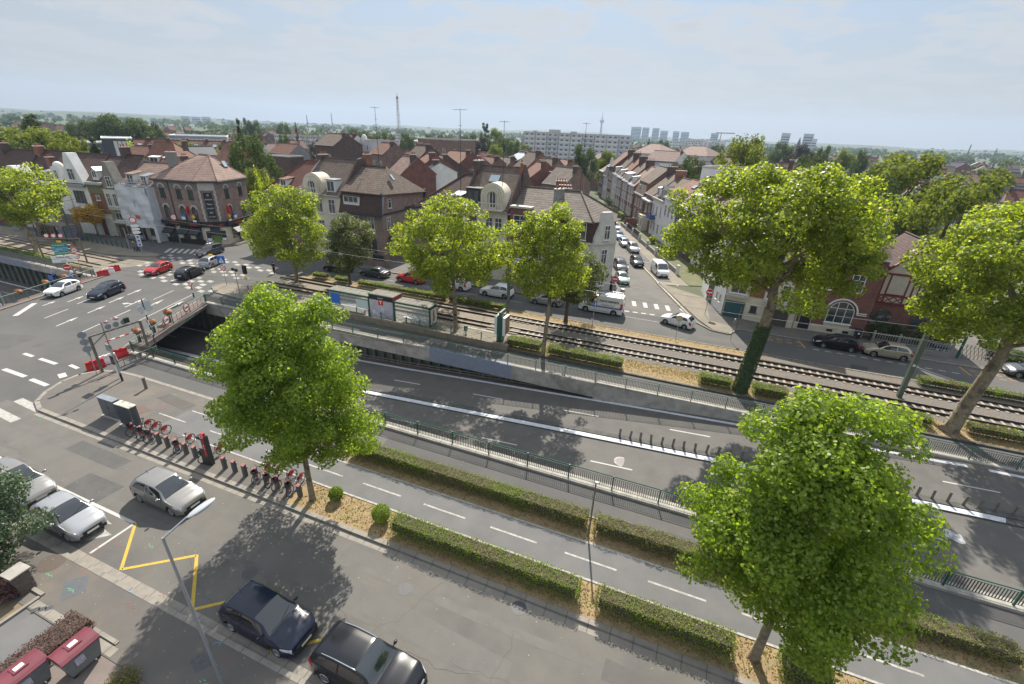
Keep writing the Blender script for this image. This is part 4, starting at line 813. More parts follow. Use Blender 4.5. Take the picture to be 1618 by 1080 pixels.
def win_mesh(w,h,fm,arched,nv,nh,sill,kind):
    key=(round(w,2),round(h,2),fm.name,arched,nv,nh,sill,kind)
    if key in WC:return WC[key]
    a=MB();t=.07 if min(w,h)>.7 else .05
    top=h if not arched else h-w/2
    for x0,x1,z0,z1 in ((-w/2,-w/2+t,0,top),(w/2-t,w/2,0,top),(-w/2+t,w/2-t,0,t)):a.box(x0,x1,-.07,.02,z0,z1)
    if not arched:a.box(-w/2+t,w/2-t,-.07,.02,h-t,h)
    else:
        n=10
        for i in range(n):
            A,B=pi*i/n,pi*(i+1)/n;r0,r1=w/2,w/2-t
            vs=[(r*cos(q),y,top+r*sin(q)) for q in (A,B) for r in (r1,r0) for y in (-.07,.02)]
            a.add(vs,[(0,2,6,4),(1,5,7,3),(0,4,5,1),(2,3,7,6)])
    for i in range(1,nv):x=-w/2+w*i/nv;a.box(x-.03,x+.03,-.06,.02,t,(h-t) if not arched else top+math.sqrt(max(0,w*w/4-x*x))-t)
    for i in range(1,nh+1):z=h*(.68 if nh==1 else i/(nh+1));a.box(-w/2+t,w/2-t,-.055,.02,z-.03,z+.03)
    if sill:a.box(-w/2-.1,w/2+.1,-.16,.02,-.09,0)
    b=MB()
    if not arched:b.box(-w/2+.02,w/2-.02,-.012,.01,.02,h-.02)
    else:
        n=12;b.prism([(0,0)]*0+[(-w/2+.02,0.02),(w/2-.02,.02)]+[((w/2-.02)*cos(pi*i/n),top+(w/2-.02)*sin(pi*i/n)) for i in range(n+1)],-.01,.012,T=Matrix(((1,0,0,0),(0,0,-1,0),(0,1,0,0),(0,0,0,1))))
    gm_={'g':glass,'s':shut_m,'d':door_d,'c':mat('curtained_glass',(.20,.21,.21),.25,(.05,.06,.065),1.4,lo=.42,hi=.5)}[kind]
    fo=a.build('window',fm);po=b.build('pane',gm_);COL.objects.unlink(fo);COL.objects.unlink(po)
    WC[key]=(fo,po);return WC[key]
PL={'F':lambda W,D_:((0,0),0),'R':lambda W,D_:((W,0),pi/2),'L':lambda W,D_:((0,D_),-pi/2),'B':lambda W,D_:((W,D_),pi)}
def add_win(root,face,u,z,w,h,fm=None,arched=False,nv=2,nh=1,sill=True,kind='g',name='window',off=0.0):
    fo,po=win_mesh(w,h,fm or frame_w,arched,nv,nh,sill,kind)
    W,Dp=root['_w'],root['_d'];(ox,oy),r=PL[face](W,Dp)
    x=ox+cos(r)*u+sin(r)*off;y=oy+sin(r)*u-cos(r)*off
    f=fo.copy();COL.objects.link(f);f.parent=root;f.name=name;f.location=(x,y,z);f.rotation_euler=(0,0,r)
    p=po.copy();COL.objects.link(p);p.parent=f;p.name='pane';return f
def add_door(root,face,u,w,h,m,arched=False,z=.1,panels=0,off=0.0,name='door'):
    W,Dp=root['_w'],root['_d'];(ox,oy),r=PL[face](W,Dp);mb=MB();mb.box(-w/2-.08,w/2+.08,-.05,.02,0,h+.08,1);mb.box(-w/2,w/2,-.075,.0,0,h,0)
    for i in range(panels):zz=.1+(h-.2)*i/panels;mb.box(-w/2+.04,w/2-.04,-.085,-.07,zz+.03,zz+(h-.2)/panels-.03,0)
    o=mb.build(name,[m,stone_trim],root);o.location=(ox+cos(r)*u+sin(r)*off,oy+sin(r)*u-cos(r)*off,z);o.rotation_euler=(0,0,r)
    hb=MB();hb.box(w/2-.16,w/2-.11,-.13,-.075,h*.45,h*.5);hb.build('handle',galv,o);return o
def chimney(roof,x,y,z,w=.5,d=1.0,h=1.2,m=None,pots=3):
    mb=MB();mb.box(x-w/2,x+w/2,y-d/2,y+d/2,z-1.2,z+h);mb.box(x-w/2-.07,x+w/2+.07,y-d/2-.07,y+d/2+.07,z+h,z+h+.14,1)
    for i in range(pots):yy=y-d/2+d*(i+.5)/pots;mb.tube((x,yy,z+h+.1),(x,yy,z+h+.55),.12,.09,8,2)
    return mb.build('chimney',[m or W_brickd,stone_trim,pot_m],roof)
def skylight(roof,c,u,v,w,h,m=None):
    # lies in the slope: centre c, unit vectors u (across) and v (up slope)
    c,u,v=Vector(c),Vector(u).normalized(),Vector(v).normalized();n=u.cross(v)
    if n.z<0:n=-n
    def slab_(mb,a,b,t0,t1,k):
        P=[c+u*x+v*y+n*z for z in (t0,t1) for (x,y) in ((-a,-b),(a,-b),(a,b),(-a,b))];mb.add(P,[(0,3,2,1),(4,5,6,7),(0,1,5,4),(1,2,6,5),(2,3,7,6),(3,0,4,7)],k)
    mb=MB();slab_(mb,w/2+.06,h/2+.06,-.05,.09,0);slab_(mb,w/2,h/2,.09,.1,1);return mb.build('skylight',[dark_trim,m or glass_lt],roof)
def house(label,p0,p1,depth,ze,zr,wall,roofm,kind='gable',name='terraced_house',cat='house',group=None,hl=0,hr=0,z0=0,over=.3,trim=None,back=None,mans=None,base=None):
    W=hypot(p1[0]-p0[0],p1[1]-p0[1]);r=atan2(p1[1]-p0[1],p1[0]-p0[0]);t=thing(name,label,cat,(p0[0],p0[1],z0),r,group);t['_w']=W;t['_d']=depth
    a=MB();ry=depth/2;zb=back or ze
    if kind=='gable':a.xprism([(0,-.1),(depth,-.1),(depth,zb),(ry,zr-.05),(0,ze)],'x',0,W)
    elif kind=='front':a.xprism([(0,-.1),(W,-.1),(W,ze),(W/2,zr-.05),(0,ze)],'y',0,depth)
    elif kind=='mansard':
        zm,inset=mans;a.box(0,W,0,depth,-.1,ze);a.xprism([(inset,ze),(depth-inset,ze),(depth-inset,zm-.03),(ry,zr-.05),(inset,zm-.03)],'x',0,W)
    else:a.box(0,W,0,depth,-.1,ze if kind != 'flat' else zr)
    if base:a.box(-.02,W+.02,-.03,.0,-.1,base,1)
    a.build('wall',[wall,stone_trim],t)
    b=MB();o=over;sl_=(zr-ze)/ry;e=ze-o*sl_
    if kind=='gable':
        x0,x1=(-.05,W+.05)
        yl=(zr-ze)/ry
        solid(b,[(x0,-o,e),(x1,-o,e),(x1,ry,zr),(x0,ry,zr)]);solid(b,[(x0,ry,zr),(x1,ry,zr),(x1,depth+o,zb-o*(zr-zb)/ry),(x0,depth+o,zb-o*(zr-zb)/ry)])
        b.tube((x0,ry,zr+.03),(x1,ry,zr+.03),.12,n=6)
    elif kind=='front':
        s2=(zr-ze)/(W/2);e2=ze-o*s2
        solid(b,[(-o,-o*.6,e2),(W/2,-o*.6,zr),(W/2,depth+.1,zr),(-o,depth+.1,e2)]);solid(b,[(W/2,-o*.6,zr),(W+o,-o*.6,e2),(W+o,depth+.1,e2),(W/2,depth+.1,zr)])
        b.tube((W/2,-o*.6,zr+.03),(W/2,depth,zr+.03),.12,n=6)
    elif kind=='hip':
        xl=hl if hl else-.05;xr=W-hr if hr else W+.05;L0=-o if hl else-.05;R0=W+o if hr else W+.05
        solid(b,[(L0,-o,e),(R0,-o,e),(xr,ry,zr),(xl,ry,zr)]);solid(b,[(xl,ry,zr),(xr,ry,zr),(R0,depth+o,e),(L0,depth+o,e)])
        if hl:solid(b,[(L0,depth+o,e),(L0,-o,e),(xl,ry,zr)])
        else:a2=MB();a2.xprism([(0,ze),(depth,ze),(ry,zr-.05)],'x',0,.25);a2.build('gable_wall',wall,t)
        if hr:solid(b,[(R0,-o,e),(R0,depth+o,e),(xr,ry,zr)])
        else:a2=MB();a2.xprism([(0,ze),(depth,ze),(ry,zr-.05)],'x',W-.25,W);a2.build('gable_wall',wall,t)
        b.tube((xl,ry,zr+.03),(xr,ry,zr+.03),.12,n=6)
        for s_,x_,X_ in ((hl,xl,L0),(hr,xr,R0)):
            if s_:
                b.tube((X_,-o,e+.05),(x_,ry,zr+.05),.1,n=6);b.tube((X_,depth+o,e+.05),(x_,ry,zr+.05),.1,n=6)
    elif kind=='mansard':
        zm,inset=mans
        solid(b,[(-.05,-o,ze-.05),(W+.05,-o,ze-.05),(W+.05,inset,zm),(-.05,inset,zm)]);solid(b,[(-.05,inset-.2,zm+.02),(W+.05,inset-.2,zm+.02),(W+.05,ry,zr),(-.05,ry,zr)]);solid(b,[(-.05,ry,zr),(W+.05,ry,zr),(W+.05,depth+.2,ze),(-.05,depth+.2,ze)])
        b.tube((-.05,ry,zr+.03),(W+.05,ry,zr+.03),.12,n=6)
    elif kind=='flat':
        b.box(.25,W-.25,.25,depth-.25,zr-.02,zr+.06)
        for (x0,x1,y0,y1) in ((0,W,0,.25),(0,W,depth-.25,depth),(0,.25,.25,depth-.25),(W-.25,W,.25,depth-.25)):b.box(x0-.04,x1+.04,y0-.04,y1+.04,zr+.002,zr+.35,1)
    rf=b.build('roof',[roofm,trim or stone_trim],t)
    if kind in ('gable','hip','mansard'):
        c=MB();c.box(-.02,W+.02,-o-.14,-o-.02,(e if kind != 'mansard' else ze-.05)-.14,(e if kind != 'mansard' else ze-.05));c.build('gutter',trim or zinc_l,t)
    t['_z']=0;return t,rf
def dormer(t,rf,u,z,w,h,dep,roofm,wallm=None,fm=None,nv=2,y=.2,pitch='shed',over=.15):
    a=MB();a.box(u-w/2,u+w/2,y,y+dep,z-.5,z+h);d=a.build('dormer',wallm or frame_w,t)
    b=MB()
    if pitch=='shed':solid(b,[(u-w/2-over,y-over,z+h+.0),(u+w/2+over,y-over,z+h),(u+w/2+over,y+dep+.6,z+h+.35),(u-w/2-over,y+dep+.6,z+h+.35)],.1)
    elif pitch=='flat':b.box(u-w/2-over,u+w/2+over,y-over,y+dep,z+h,z+h+.12)
    else:
        pk=w*.45;solid(b,[(u-w/2-over,y-over,z+h-.1),(u,y-over,z+h+pk),(u,y+dep+.8,z+h+pk),(u-w/2-over,y+dep+.8,z+h-.1)],.1);solid(b,[(u,y-over,z+h+pk),(u+w/2+over,y-over,z+h-.1),(u+w/2+over,y+dep+.8,z+h-.1),(u,y+dep+.8,z+h+pk)],.1)
        b.add([(u-w/2,y,z+h-.1),(u+w/2,y,z+h-.1),(u,y,z+h+pk-.1)],[(0,1,2)],1)
    b.build('dormer_roof',[roofm,wallm or frame_w],d)
    f=add_win(t,'F',u,z+.08,w-.25,h-.2,fm or frame_w,nv=nv,nh=0,sill=False,off=-y);f.name='dormer_window';return d
def done(t):
    for k in ('_w','_d','_z'):
        if k in t:del t[k]
def row_windows(t,face,us,zs,w,h,**k):
    for z in zs:
        for u in us:add_win(t,face,u,z,w,h,**k)
def arch_front(t,u,w,zb,zt,y,m,wn=1.0,wh=2.2):
    # round topped dormer gable with a stepped arch, its window and barrel roof
    a=MB();r=w/2;zc=zt-r;n=16
    T=Matrix(((1,0,0,0),(0,0,-1,0),(0,1,0,0),(0,0,0,1)))
    pts=[(u-r,zb),(u+r,zb)]+[(u+r*cos(pi*i/n),zc+r*sin(pi*i/n)) for i in range(n+1)]
    a.prism(pts,-y-2.4,-y,T=T)
    for k,(q,o) in enumerate(((.86,.09),(.70,.17),(.55,.25))):
        for i in range(n):
            A,B=pi*i/n,pi*(i+1)/n;r1,r0=r*q,r*(q-.13)
            vs=[(u+R_*cos(g_),yy,zc+R_*sin(g_)) for g_ in (A,B) for R_ in (r0,r1) for yy in (y-o,y+.02)]
            a.add(vs,[(0,2,6,4),(0,4,5,1),(2,3,7,6)])
        for sx in (-1,1):a.box(u+sx*r*q-(0 if sx<0 else r*.13),u+sx*r*q+(r*.13 if sx<0 else 0),y-o,y+.02,zb,zc)
    g_=a.build('arched_gable',m,t,smooth=True,ang=30)
    f=add_win(t,'F',u,zc+r*.42-wh,wn,wh,frame_w,arched=True,nv=2,nh=0,off=-y+.02);f.name='arched_window'
    b=MB();b.box(u-r*.95,u+r*.95,y-1.0,y,zb-.15,zb);b.box(u-r*.95,u+r*.95,y-1.0,y-.9,zb+.75,zb+.87)
    for i in range(9):xx=u-r*.9+i*r*.225;b.box(xx-.06,xx+.06,y-.98,y-.9,zb,zb+.75)
    b.build('balcony',m,t)

# ===== the block between the junction and the lane
t,rf=house('house with a bright red tiled roof and one small dormer',(-68.3,60.6),(-61.0,60.0),11,9.7,14.2,W_brick,R_red,'hip',hl=4.2,name='corner_house')
b=MB();b.xprism([(0,0),(11,0),(11,9.7),(5.5,14.6),(0,9.9)],'x',7.33,7.6);b.build('party_wall',W_grey,t)
dormer(t,rf,3.6,10.3,1.5,1.1,1.6,R_orange,y=.6);row_windows(t,'F',(1.4,3.6,5.8),(4.4,7.2),1.0,1.7);row_windows(t,'L',(3,6.5,9),(7.2,),1.0,1.5);done(t)
t,rf=house('cream house with a stepped arch gable left of the brown corner house',(-60.6,60.0),(-52.4,60.0),12,10.0,14.8,W_cream,R_brown,'gable')
arch_front(t,3.0,4.0,9.9,12.9,0.0,W_cream);dormer(t,rf,6.4,10.2,1.7,1.8,1.8,R_zinc,y=.25,pitch='flat');row_windows(t,'F',(1.9,3.9,6.4),(6.9,),1.3,2.2,nv=2,nh=1);row_windows(t,'F',(1.9,3.9,6.4),(3.6,),1.3,2.1)
b=MB();b.xprism([(-.1,9.7),(12,9.9),(6,15.2),(5,15.0)],'x',8.1,8.45);b.build('party_wall',W_brickd,t);chimney(rf,8.3,7.5,14.6,.7,1.4,1.0,W_bricko,4);chimney(rf,.2,6.2,14.6,.6,1.8,.6,W_brickd,3);done(t)
t,rf=house('brown corner house with a tiled mansard, black trim and tall hipped roof',(-52.2,60.2),(-44.9,60.2),12.5,7.7,13.9,W_brickp,R_brown,'none',name='corner_house',trim=dark_trim)
bpy.data.objects.remove(rf);Wd=7.3
b=MB() # mansard skirt, upper hipped roof
solid(b,[(-.3,-.65,7.65),(Wd+.5,-.65,7.65),(Wd+.15,.25,10.6),(-.1,.25,10.6)],.15,1)
solid(b,[(-.1,-.15,10.55),(Wd+.3,-.15,10.55),(Wd-2.6,5.8,14.0),(-.1,5.8,14.0)]);solid(b,[(Wd+.35,-.15,10.55),(Wd+.55,12.6,9.9),(Wd-2.6,5.8,14.0)]);solid(b,[(-.1,5.8,14.0),(Wd-2.6,5.8,14.0),(Wd+.5,12.6,9.9),(-.1,12.6,9.9)])
b.tube((Wd+.3,-.15,10.65),(Wd-2.6,5.8,14.05),.13,n=6);b.tube((-.1,5.8,14.08),(Wd-2.6,5.8,14.08),.13,n=6)
rf=b.build('roof',[R_brown,R_dred],t)
b=MB();b.box(.1,Wd,.3,12.4,7.7,10.3);b.build('upper_wall',W_brickp,t)
b=MB();b.box(-.3,Wd+.1,-.75,-.02,7.3,7.62);b.box(Wd+.002,Wd+.14,-.6,12.4,7.35,7.62);b.box(Wd+.002,Wd+.4,12.2,12.75,7.4,10.3);b.box(-.2,Wd+.2,12.4,12.6,7,8);b.build('cornice',dark_trim,t)
b=MB();solid(b,[(Wd-.1,-.5,7.7),(Wd+.62,-.45,7.7),(Wd+.36,.5,10.5),(Wd-.1,.3,10.6)],.12);b.build('corner_flashing',R_zinc,t)
b=MB();b.box(Wd+.002,Wd+.04,.0,12.4,5.7,7.3);b.box(-.0,Wd,-.035,-.002,5.9,7.2);b.build('buff_brick_band',W_buff,t)
dormer(t,rf,2.0,8.9,3.0,1.15,1.4,R_brown,nv=3,y=-.35);skylight(rf,(Wd-.9,4.6,12.65),(-.1,1,0),(-1,0,1.1),.6,1.0,glass_lt)
add_win(t,'F',1.6,5.2,2.6,1.8,kind='s',nv=1,nh=0);add_win(t,'F',5.2,5.0,1.2,2.0);add_win(t,'F',5.2,1.6,1.4,2.4,fm=dark_trim,arched=True);add_win(t,'F',2.2,1.6,1.4,2.4,fm=dark_trim,arched=True)
add_win(t,'R',1.6,5.0,1.0,2.0);add_win(t,'R',2.2,8.3,.8,1.4,nv=1);add_win(t,'R',1.6,1.6,1.2,2.4,fm=dark_trim,arched=True)
for u_ in (6.6,7.3,8.0):add_win(t,'R',u_,4.6,.5,3.4,fm=dark_trim,nv=1,nh=0)
add_win(t,'R',8.9,6.4,.6,1.6,fm=dark_trim,nv=1,nh=0);b=MB();solid(b,[(Wd,3.4,3.9),(Wd+1.6,3.2,3.2),(Wd+1.6,6.0,3.2),(Wd,5.8,3.9)],.15);b.build('porch_roof',R_zinc,t);done(t)
# wall and gate pillars before the corner house
t=thing('garden_wall','low dark garden wall with brick pillars before the brown corner house','wall',(-50.5,57.6,.1));b=MB();b.box(0,7.6,0,.25,0,.9);b.build('wall_panel',W_brickp,t)
for x_ in (0,2.6,5.0,7.6):MB().box(x_-.25,x_+.25,-.12,.38,0,2.0).box(x_-.32,x_+.32,-.2,.45,2.0,2.12).build('pillar',W_brickp,t)
b=MB();b.box(.25,7.3,.08,.14,.9,1.75);b.build('screen',dark_metal,t)
# ===== the block between the lane and the side street
t,rf=house('house with a plain dark brown tiled hipped roof beside the arch gabled house',(-38.1,61),(-31.0,60.4),11,10.1,14.0,W_brick,mat('darkbrown_tiles',(.145,.082,.06),.85,(.11,.062,.047),tiles=(.05,.032,.027)),'hip',hl=4.5,name='terraced_house')
row_windows(t,'F',(1.5,3.6,5.8),(4.0,7.3),1.0,1.8);dormer(t,rf,6.0,9.9,1.5,1.6,1.5,R_zinc,y=.1);done(t)
t,rf=house('cream house with a stepped arch gable and a large skylight',(-30.8,60.0),(-23.9,60.0),12,10.2,15.3,W_cream,R_brown,'gable')
arch_front(t,4.7,3.7,10.2,13.6,-.1,W_cream);dormer(t,rf,1.6,10.4,2.1,2.2,1.8,dark_trim,dark_trim,frame_d,y=.1,pitch='flat');row_windows(t,'F',(1.5,),(7.4,),1.4,1.6,fm=frame_b);row_windows(t,'F',(4.2,5.6),(7.0,),1.1,2.0);row_windows(t,'F',(1.5,4.8),(3.6,),1.4,2.0)
sq=Vector((0,6,5.1)).normalized();skylight(rf,(3.2,3.9,13.75),(1,0,0),sq,1.5,1.3);chimney(rf,-.1,5.6,14.9,.8,2.0,1.0,W_brickd,2);chimney(rf,7.0,4.6,14.0,.3,.3,2.0,pot_m,1)
b=MB();b.xprism([(-.2,9.9),(12,10),(6,15.8),(5.5,15.8)],'x',6.9,7.15);b.build('party_wall',W_brickd,t);b=MB();b.xprism([(-.2,9.9),(12,10),(6,15.8),(5.5,15.8)],'x',-.25,.0);b.build('party_wall',W_brickd,t);b=MB();b.box(.0,3.1,-.3,-.0,9.7,9.95);b.build('cornice',green_metal,t);done(t)
t,rf=house('long house with a grey brown tiled roof and a brick framed dormer window',(-23.7,60.2),(-17.6,60.2),11.5,9.9,12.8,W_cream,R_grey,'gable')
b=MB();b.box(0,6.1,-.06,.0,7.4,9.85);b.build('slate_hanging',dark_trim,t);b=MB();b.box(.5,3.4,-.9,.4,6.2,10.7);b.box(.4,3.5,-1.0,.4,10.7,10.95,1);b.build('brick_bay',[W_brickr,stone_trim],t);f=add_win(t,'F',1.95,7.6,1.9,2.2,off=.9)
add_win(t,'F',5.2,7.4,1.5,2.0);row_windows(t,'F',(1.6,4.6),(3.6,),1.4,2.0);chimney(rf,5.9,2.4,11.5,.6,.9,1.6,W_grey,1);done(t)
t,rf=house('corner house with a hipped grey brown roof and a chamfered pale stone gable',(-17.5,60.2),(-11.6,60.6),11,6.9,12.6,W_pale,R_grey,'none',name='corner_house');bpy.data.objects.remove(rf)
b=MB();solid(b,[(-.1,-.2,9.75),(5.6,-.2,9.6),(2.6,5.6,12.7),(-.1,5.6,12.7)]);solid(b,[(5.6,-.2,9.6),(7.9,10.4,9.4),(2.6,5.6,12.7)]);solid(b,[(-.1,5.6,12.7),(2.6,5.6,12.7),(7.9,10.4,9.4),(-.1,11,9.7)]);b.tube((5.6,-.2,9.68),(2.6,5.6,12.75),.13,n=6);b.tube((7.9,10.4,9.5),(2.6,5.6,12.75),.13,n=6);b.tube((-.1,5.6,12.77),(2.6,5.6,12.77),.13,n=6)
rf=b.build('roof',R_grey,t);b=MB();b.prism([(.05,.1),(5.5,.1),(8.2,2.6),(7.6,10.2),(.05,10.8)],6.9,9.6);b.build('tile_hung_wall',R_dred,t)
b=MB();b.prism([(5.9,0.0),(8.45,2.5),(7.9,10.9),(5.9,10.9)],-.1,6.9);b.build('side_wall',W_pale,t);b=MB();b.box(-.1,5.5,-.45,-.02,6.75,6.95);b.build('cornice',stone_trim,t)
add_win(t,'F',3.5,7.2,2.4,2.2,off=-.08);add_win(t,'F',2.6,3.4,1.4,2.1);chimney(rf,.1,4.4,12.3,.6,1.2,.7,W_grey,2)
# chamfer gable facade: from local (5.9,0) to (8.45,2.5)
cg=MB();L_=hypot(2.55,2.5);T=Matrix.Translation((5.9,0,0)) @ Matrix.Rotation(atan2(2.5,2.55),4,'Z') @ Matrix(((1,0,0,0),(0,0,-1,0),(0,1,0,0),(0,0,0,1)))
prof=[(0,6.8),(L_,6.8),(L_,8.2),(L_*.80,9.6),(L_*.66,10.9),(L_*.27,10.9),(L_*.2,9.4),(.0,7.6)]
cg.prism(prof,-.5,.12,T=T);cg.prism([(-.05,6.7),(L_+.05,6.7),(L_+.05,6.95),(-.05,6.95)],.1,.2,T=T);cg.build('gable_front',W_pale,t)
T2=Matrix.Translation((5.9,0,0)) @ Matrix.Rotation(atan2(2.5,2.55),4,'Z')
for z_,h_ in ((7.3,1.9),(3.9,2.1),(.9,2.0)):
    fo,po=win_mesh(.95,h_,frame_w,False,2,1,True,'c');f=fo.copy();COL.objects.link(f);f.parent=t;f.name='window';f.matrix_local=T2 @ Matrix.Translation((L_*.52,-.13 if z_>7 else-.02,z_));p=po.copy();COL.objects.link(p);p.parent=f;p.name='pane'
done(t)
# ===== right of the side street
t,rf=house('cream corner house with orange brick panels, a teal garage and a brown garage',(5.5,59.75),(13.35,58.6),11,10.2,10.6,W_cream,R_flat,'flat',name='corner_house')
b=MB();b.prism([(0,0),(.02,11),(-3.9,9.6),(-2.6,5.3)],-.1,10.2);b.build('side_wall',W_white,t)
b=MB()
for x0,x1 in ((2.55,4.1),(6.9,7.85)):
    b.box(x0,x1,-.06,.0,3.1,5.6);b.box(x0,x1,-.06,0,6.3,9.6)
b.build('orange_brick_panel',W_bricko,t)
b=MB();b.box(4.2,6.9,-.75,-.0,2.85,3.05);b.box(0,2.5,-.5,0,2.85,3.05);b.box(-.02,7.9,-.12,0,5.7,6.2);b.box(-.05,7.9,-.2,0,9.9,10.2);b.build('ledge',stone_trim,t)
for z_ in (3.2,6.4):add_win(t,'F',4.75,z_,.9,1.9,nv=1);add_win(t,'F',6.2,z_,.9,1.9,nv=1);add_win(t,'F',1.3,z_,1.8,1.9,nv=2)
add_door(t,'F',1.25,2.2,2.1,teal_door,panels=5,name='garage_door');add_door(t,'F',5.8,2.6,2.0,brown_door,panels=4,name='garage_door');add_win(t,'F',3.35,1.2,.7,.8,fm=frame_d,nv=1,nh=0)
for q_ in (.22,.42):
    fo,po=win_mesh(.45,1.0,frame_w,False,1,0,True,'g');f=fo.copy();COL.objects.link(f);f.parent=t;f.name='window';A_,B_=Vector((-2.6,5.3,0)),Vector((0,0,0));v_=B_.lerp(A_,q_);dd=(B_-A_).normalized();f.matrix_local=Matrix.Translation((v_.x-dd.y*0-.02,v_.y-.02,1.4)) @ Matrix.Rotation(atan2(dd.y,dd.x),4,'Z');p=po.copy();COL.objects.link(p);p.parent=f;p.name='pane'
b=MB();v0,v1=B_.lerp(A_,.66),B_.lerp(A_,.98);nn_=Vector((-.9,-.44,0));b.add([tuple(v+nn_*.04+Vector((0,0,z_))) for z_ in (.1,2.9) for v in (v1,v0)],[(0,1,3,2)]);b.build('dark_green_door',mat('dark_green_door',(.02,.06,.055),.5),t)
b=MB();b.tube((.0,-.08,0),(.0,-.08,9.8),.05);b.tube((7.8,-.1,0),(7.8,-.1,9.8),.05);b.build('drainpipe',bar_grey,t);done(t)
t,rf=house('red brick house with a white round headed triple window beside a dark door',(13.4,59.0),(20.4,59.3),11,9.3,12.8,W_brickr,R_brown,'gable')
b=MB();b.box(0,7.0,-.05,0,-.1,1.0);b.box(2.9,5.5,-.06,0,1.0,1.35);b.build('plinth',W_cream,t);add_door(t,'F',.95,1.1,2.7,door_d,z=.25)
add_win(t,'F',4.2,1.45,2.6,2.6,arched=True,nv=3,nh=1);b=MB();n_=12
for i in range(n_):
    A,B=pi*i/n_,pi*(i+1)/n_;vs=[(4.2+R_*cos(g_),y_,2.75+R_*sin(g_)) for g_ in (A,B) for R_ in (1.5,1.66) for y_ in (-.12,.0)];b.add(vs,[(0,2,6,4),(1,5,7,3),(0,4,5,1),(2,3,7,6)])
for x0,x1 in ((1.9,2.6),(5.75,6.7),(0,.3),(1.6,1.9)):b.box(x0,x1,-.1,0,2.66,2.74);b.box(x0,x1,-.1,0,2.86,2.94)
b.build('stone_arch',frame_w,t);row_windows(t,'F',(2.0,4.8),(5.2,),1.3,2.0,nv=2);b=MB();b.box(5.0,5.6,-.07,-.04,.35,.65);b.box(3.4,4.0,-.07,-.04,.35,.65);b.build('cellar_vent',sign_black,t);chimney(rf,6.8,5,12.4,.6,1.2,1.2,W_cream,3);chimney(rf,.2,5,12.4,.6,1.2,1.2,W_brickr,3);done(t)
t,rf=house('house with red half timbering over a brick ground floor behind a garden fence',(20.6,61.4),(27.6,61.6),7,7.2,10.9,W_brickr,R_dred,'front')
tm=mat('red_timber',(.15,.012,.018),.5);b=MB();b.box(-.05,7.05,-.12,-.0,3.9,7.3);b.add([(0,-.1,7.25),(7.0,-.1,7.25),(3.5,-.1,10.8)],[(0,1,2)]);b.build('timbered_panel',mat('timber_infill',(.50,.46,.38),.85,(.42,.38,.31),1.2),t)
b=MB()
for z_ in (3.9,4.75,7.2):b.box(-.08,7.08,-.2,-.1,z_,z_+.2)
for x_ in (0,.55,1.1,2.9,3.45,4.0,4.5,6.5,6.95):b.box(x_-.07,x_+.07,-.18,-.1,3.9,7.3)
for x0,x1 in ((.0,.55),(.55,1.1),(1.2,2.05),(2.05,2.9),(4.5,5.5),(5.5,6.5)):
    bar_pts=[(x0,4.1,x1,4.75),(x0,4.75,x1,4.1)]
    for (a0,z_0,a1,z_1) in bar_pts:b.tube((a0,-.15,z_0),(a1,-.15,z_1),.05,n=4)
for s_ in (-1,1):b.tube((3.5+s_*3.9,-.5,7.0),(3.5,-.5,10.9),.14,n=4)
b.build('timber_frame',tm,t);add_win(t,'F',2.0,5.05,1.5,1.9,fm=tm,nv=2,kind='c');add_win(t,'F',5.5,5.0,1.6,2.0,fm=frame_b,nv=2,kind='c');add_win(t,'F',1.6,1.2,2.2,2.1,fm=frame_b,arched=True,nv=3,nh=1,kind='c');add_win(t,'F',5.2,1.2,1.6,2.0,fm=frame_b,arched=True,nv=2,nh=1);done(t)
# garden fence of the timbered house, its shrubs and gate
t=thing('garden_fence','grey picket garden fence on a low wall before the half timbered house','fence',(20.8,57.4,.12),-.03)
b=MB();b.box(0,6.9,-.12,.12,0,.55);b.build('low_wall',W_grey,t);b=MB()
for i in range(30):b.box(.1+i*.23,.15+i*.23,-.02,.02,.55,1.5+.08*sin(i*pi/3)**2)
b.box(0,6.9,-.03,.03,.7,.76);b.box(0,6.9,-.03,.03,1.35,1.41);b.build('pickets',mat('fence_grey',(.30,.30,.28),.7),t)
for i in range(4):MB().box(i*2.3-.09,i*2.3+.09,-.09,.09,0,1.7).build('post',W_grey,t)
t=thing('garden_gate','green metal garden gate with diagonal lattice at the right of the picket fence','gate',(28.6,57.6,.12),.15);b=MB()
for i in range(9):b.tube((i*.35,0,0),(i*.35+.5,0,1.6),.025,n=4);b.tube((i*.35+.5,.02,0),(i*.35,.02,1.6),.025,n=4)
b.build('lattice',bar_grey,t);MB().box(-.1,.08,-.08,.08,0,2.3).build('gate_post',green_metal,t);MB().box(3.6,3.78,-.08,.08,0,2.3).build('gate_post',green_metal,t)
for i,(x_,y_,r_,h_,lb) in enumerate(((21.6,59.2,1.0,2.2,'dense bush under the left arched window of the half timbered house'),(23.5,59.3,1.2,2.4,'largest garden bush behind the picket fence'),(25.6,59.2,1.1,2.2,'yellowish bush behind the picket fence'),(27.4,59.4,1.0,1.9,'bush at the gate end of the picket fence'))):
    shrub('garden_bush',lb,x_,y_,r_,h_,leaf_linden if i==2 else leaf_dark,2600,.15,seed=300+i)
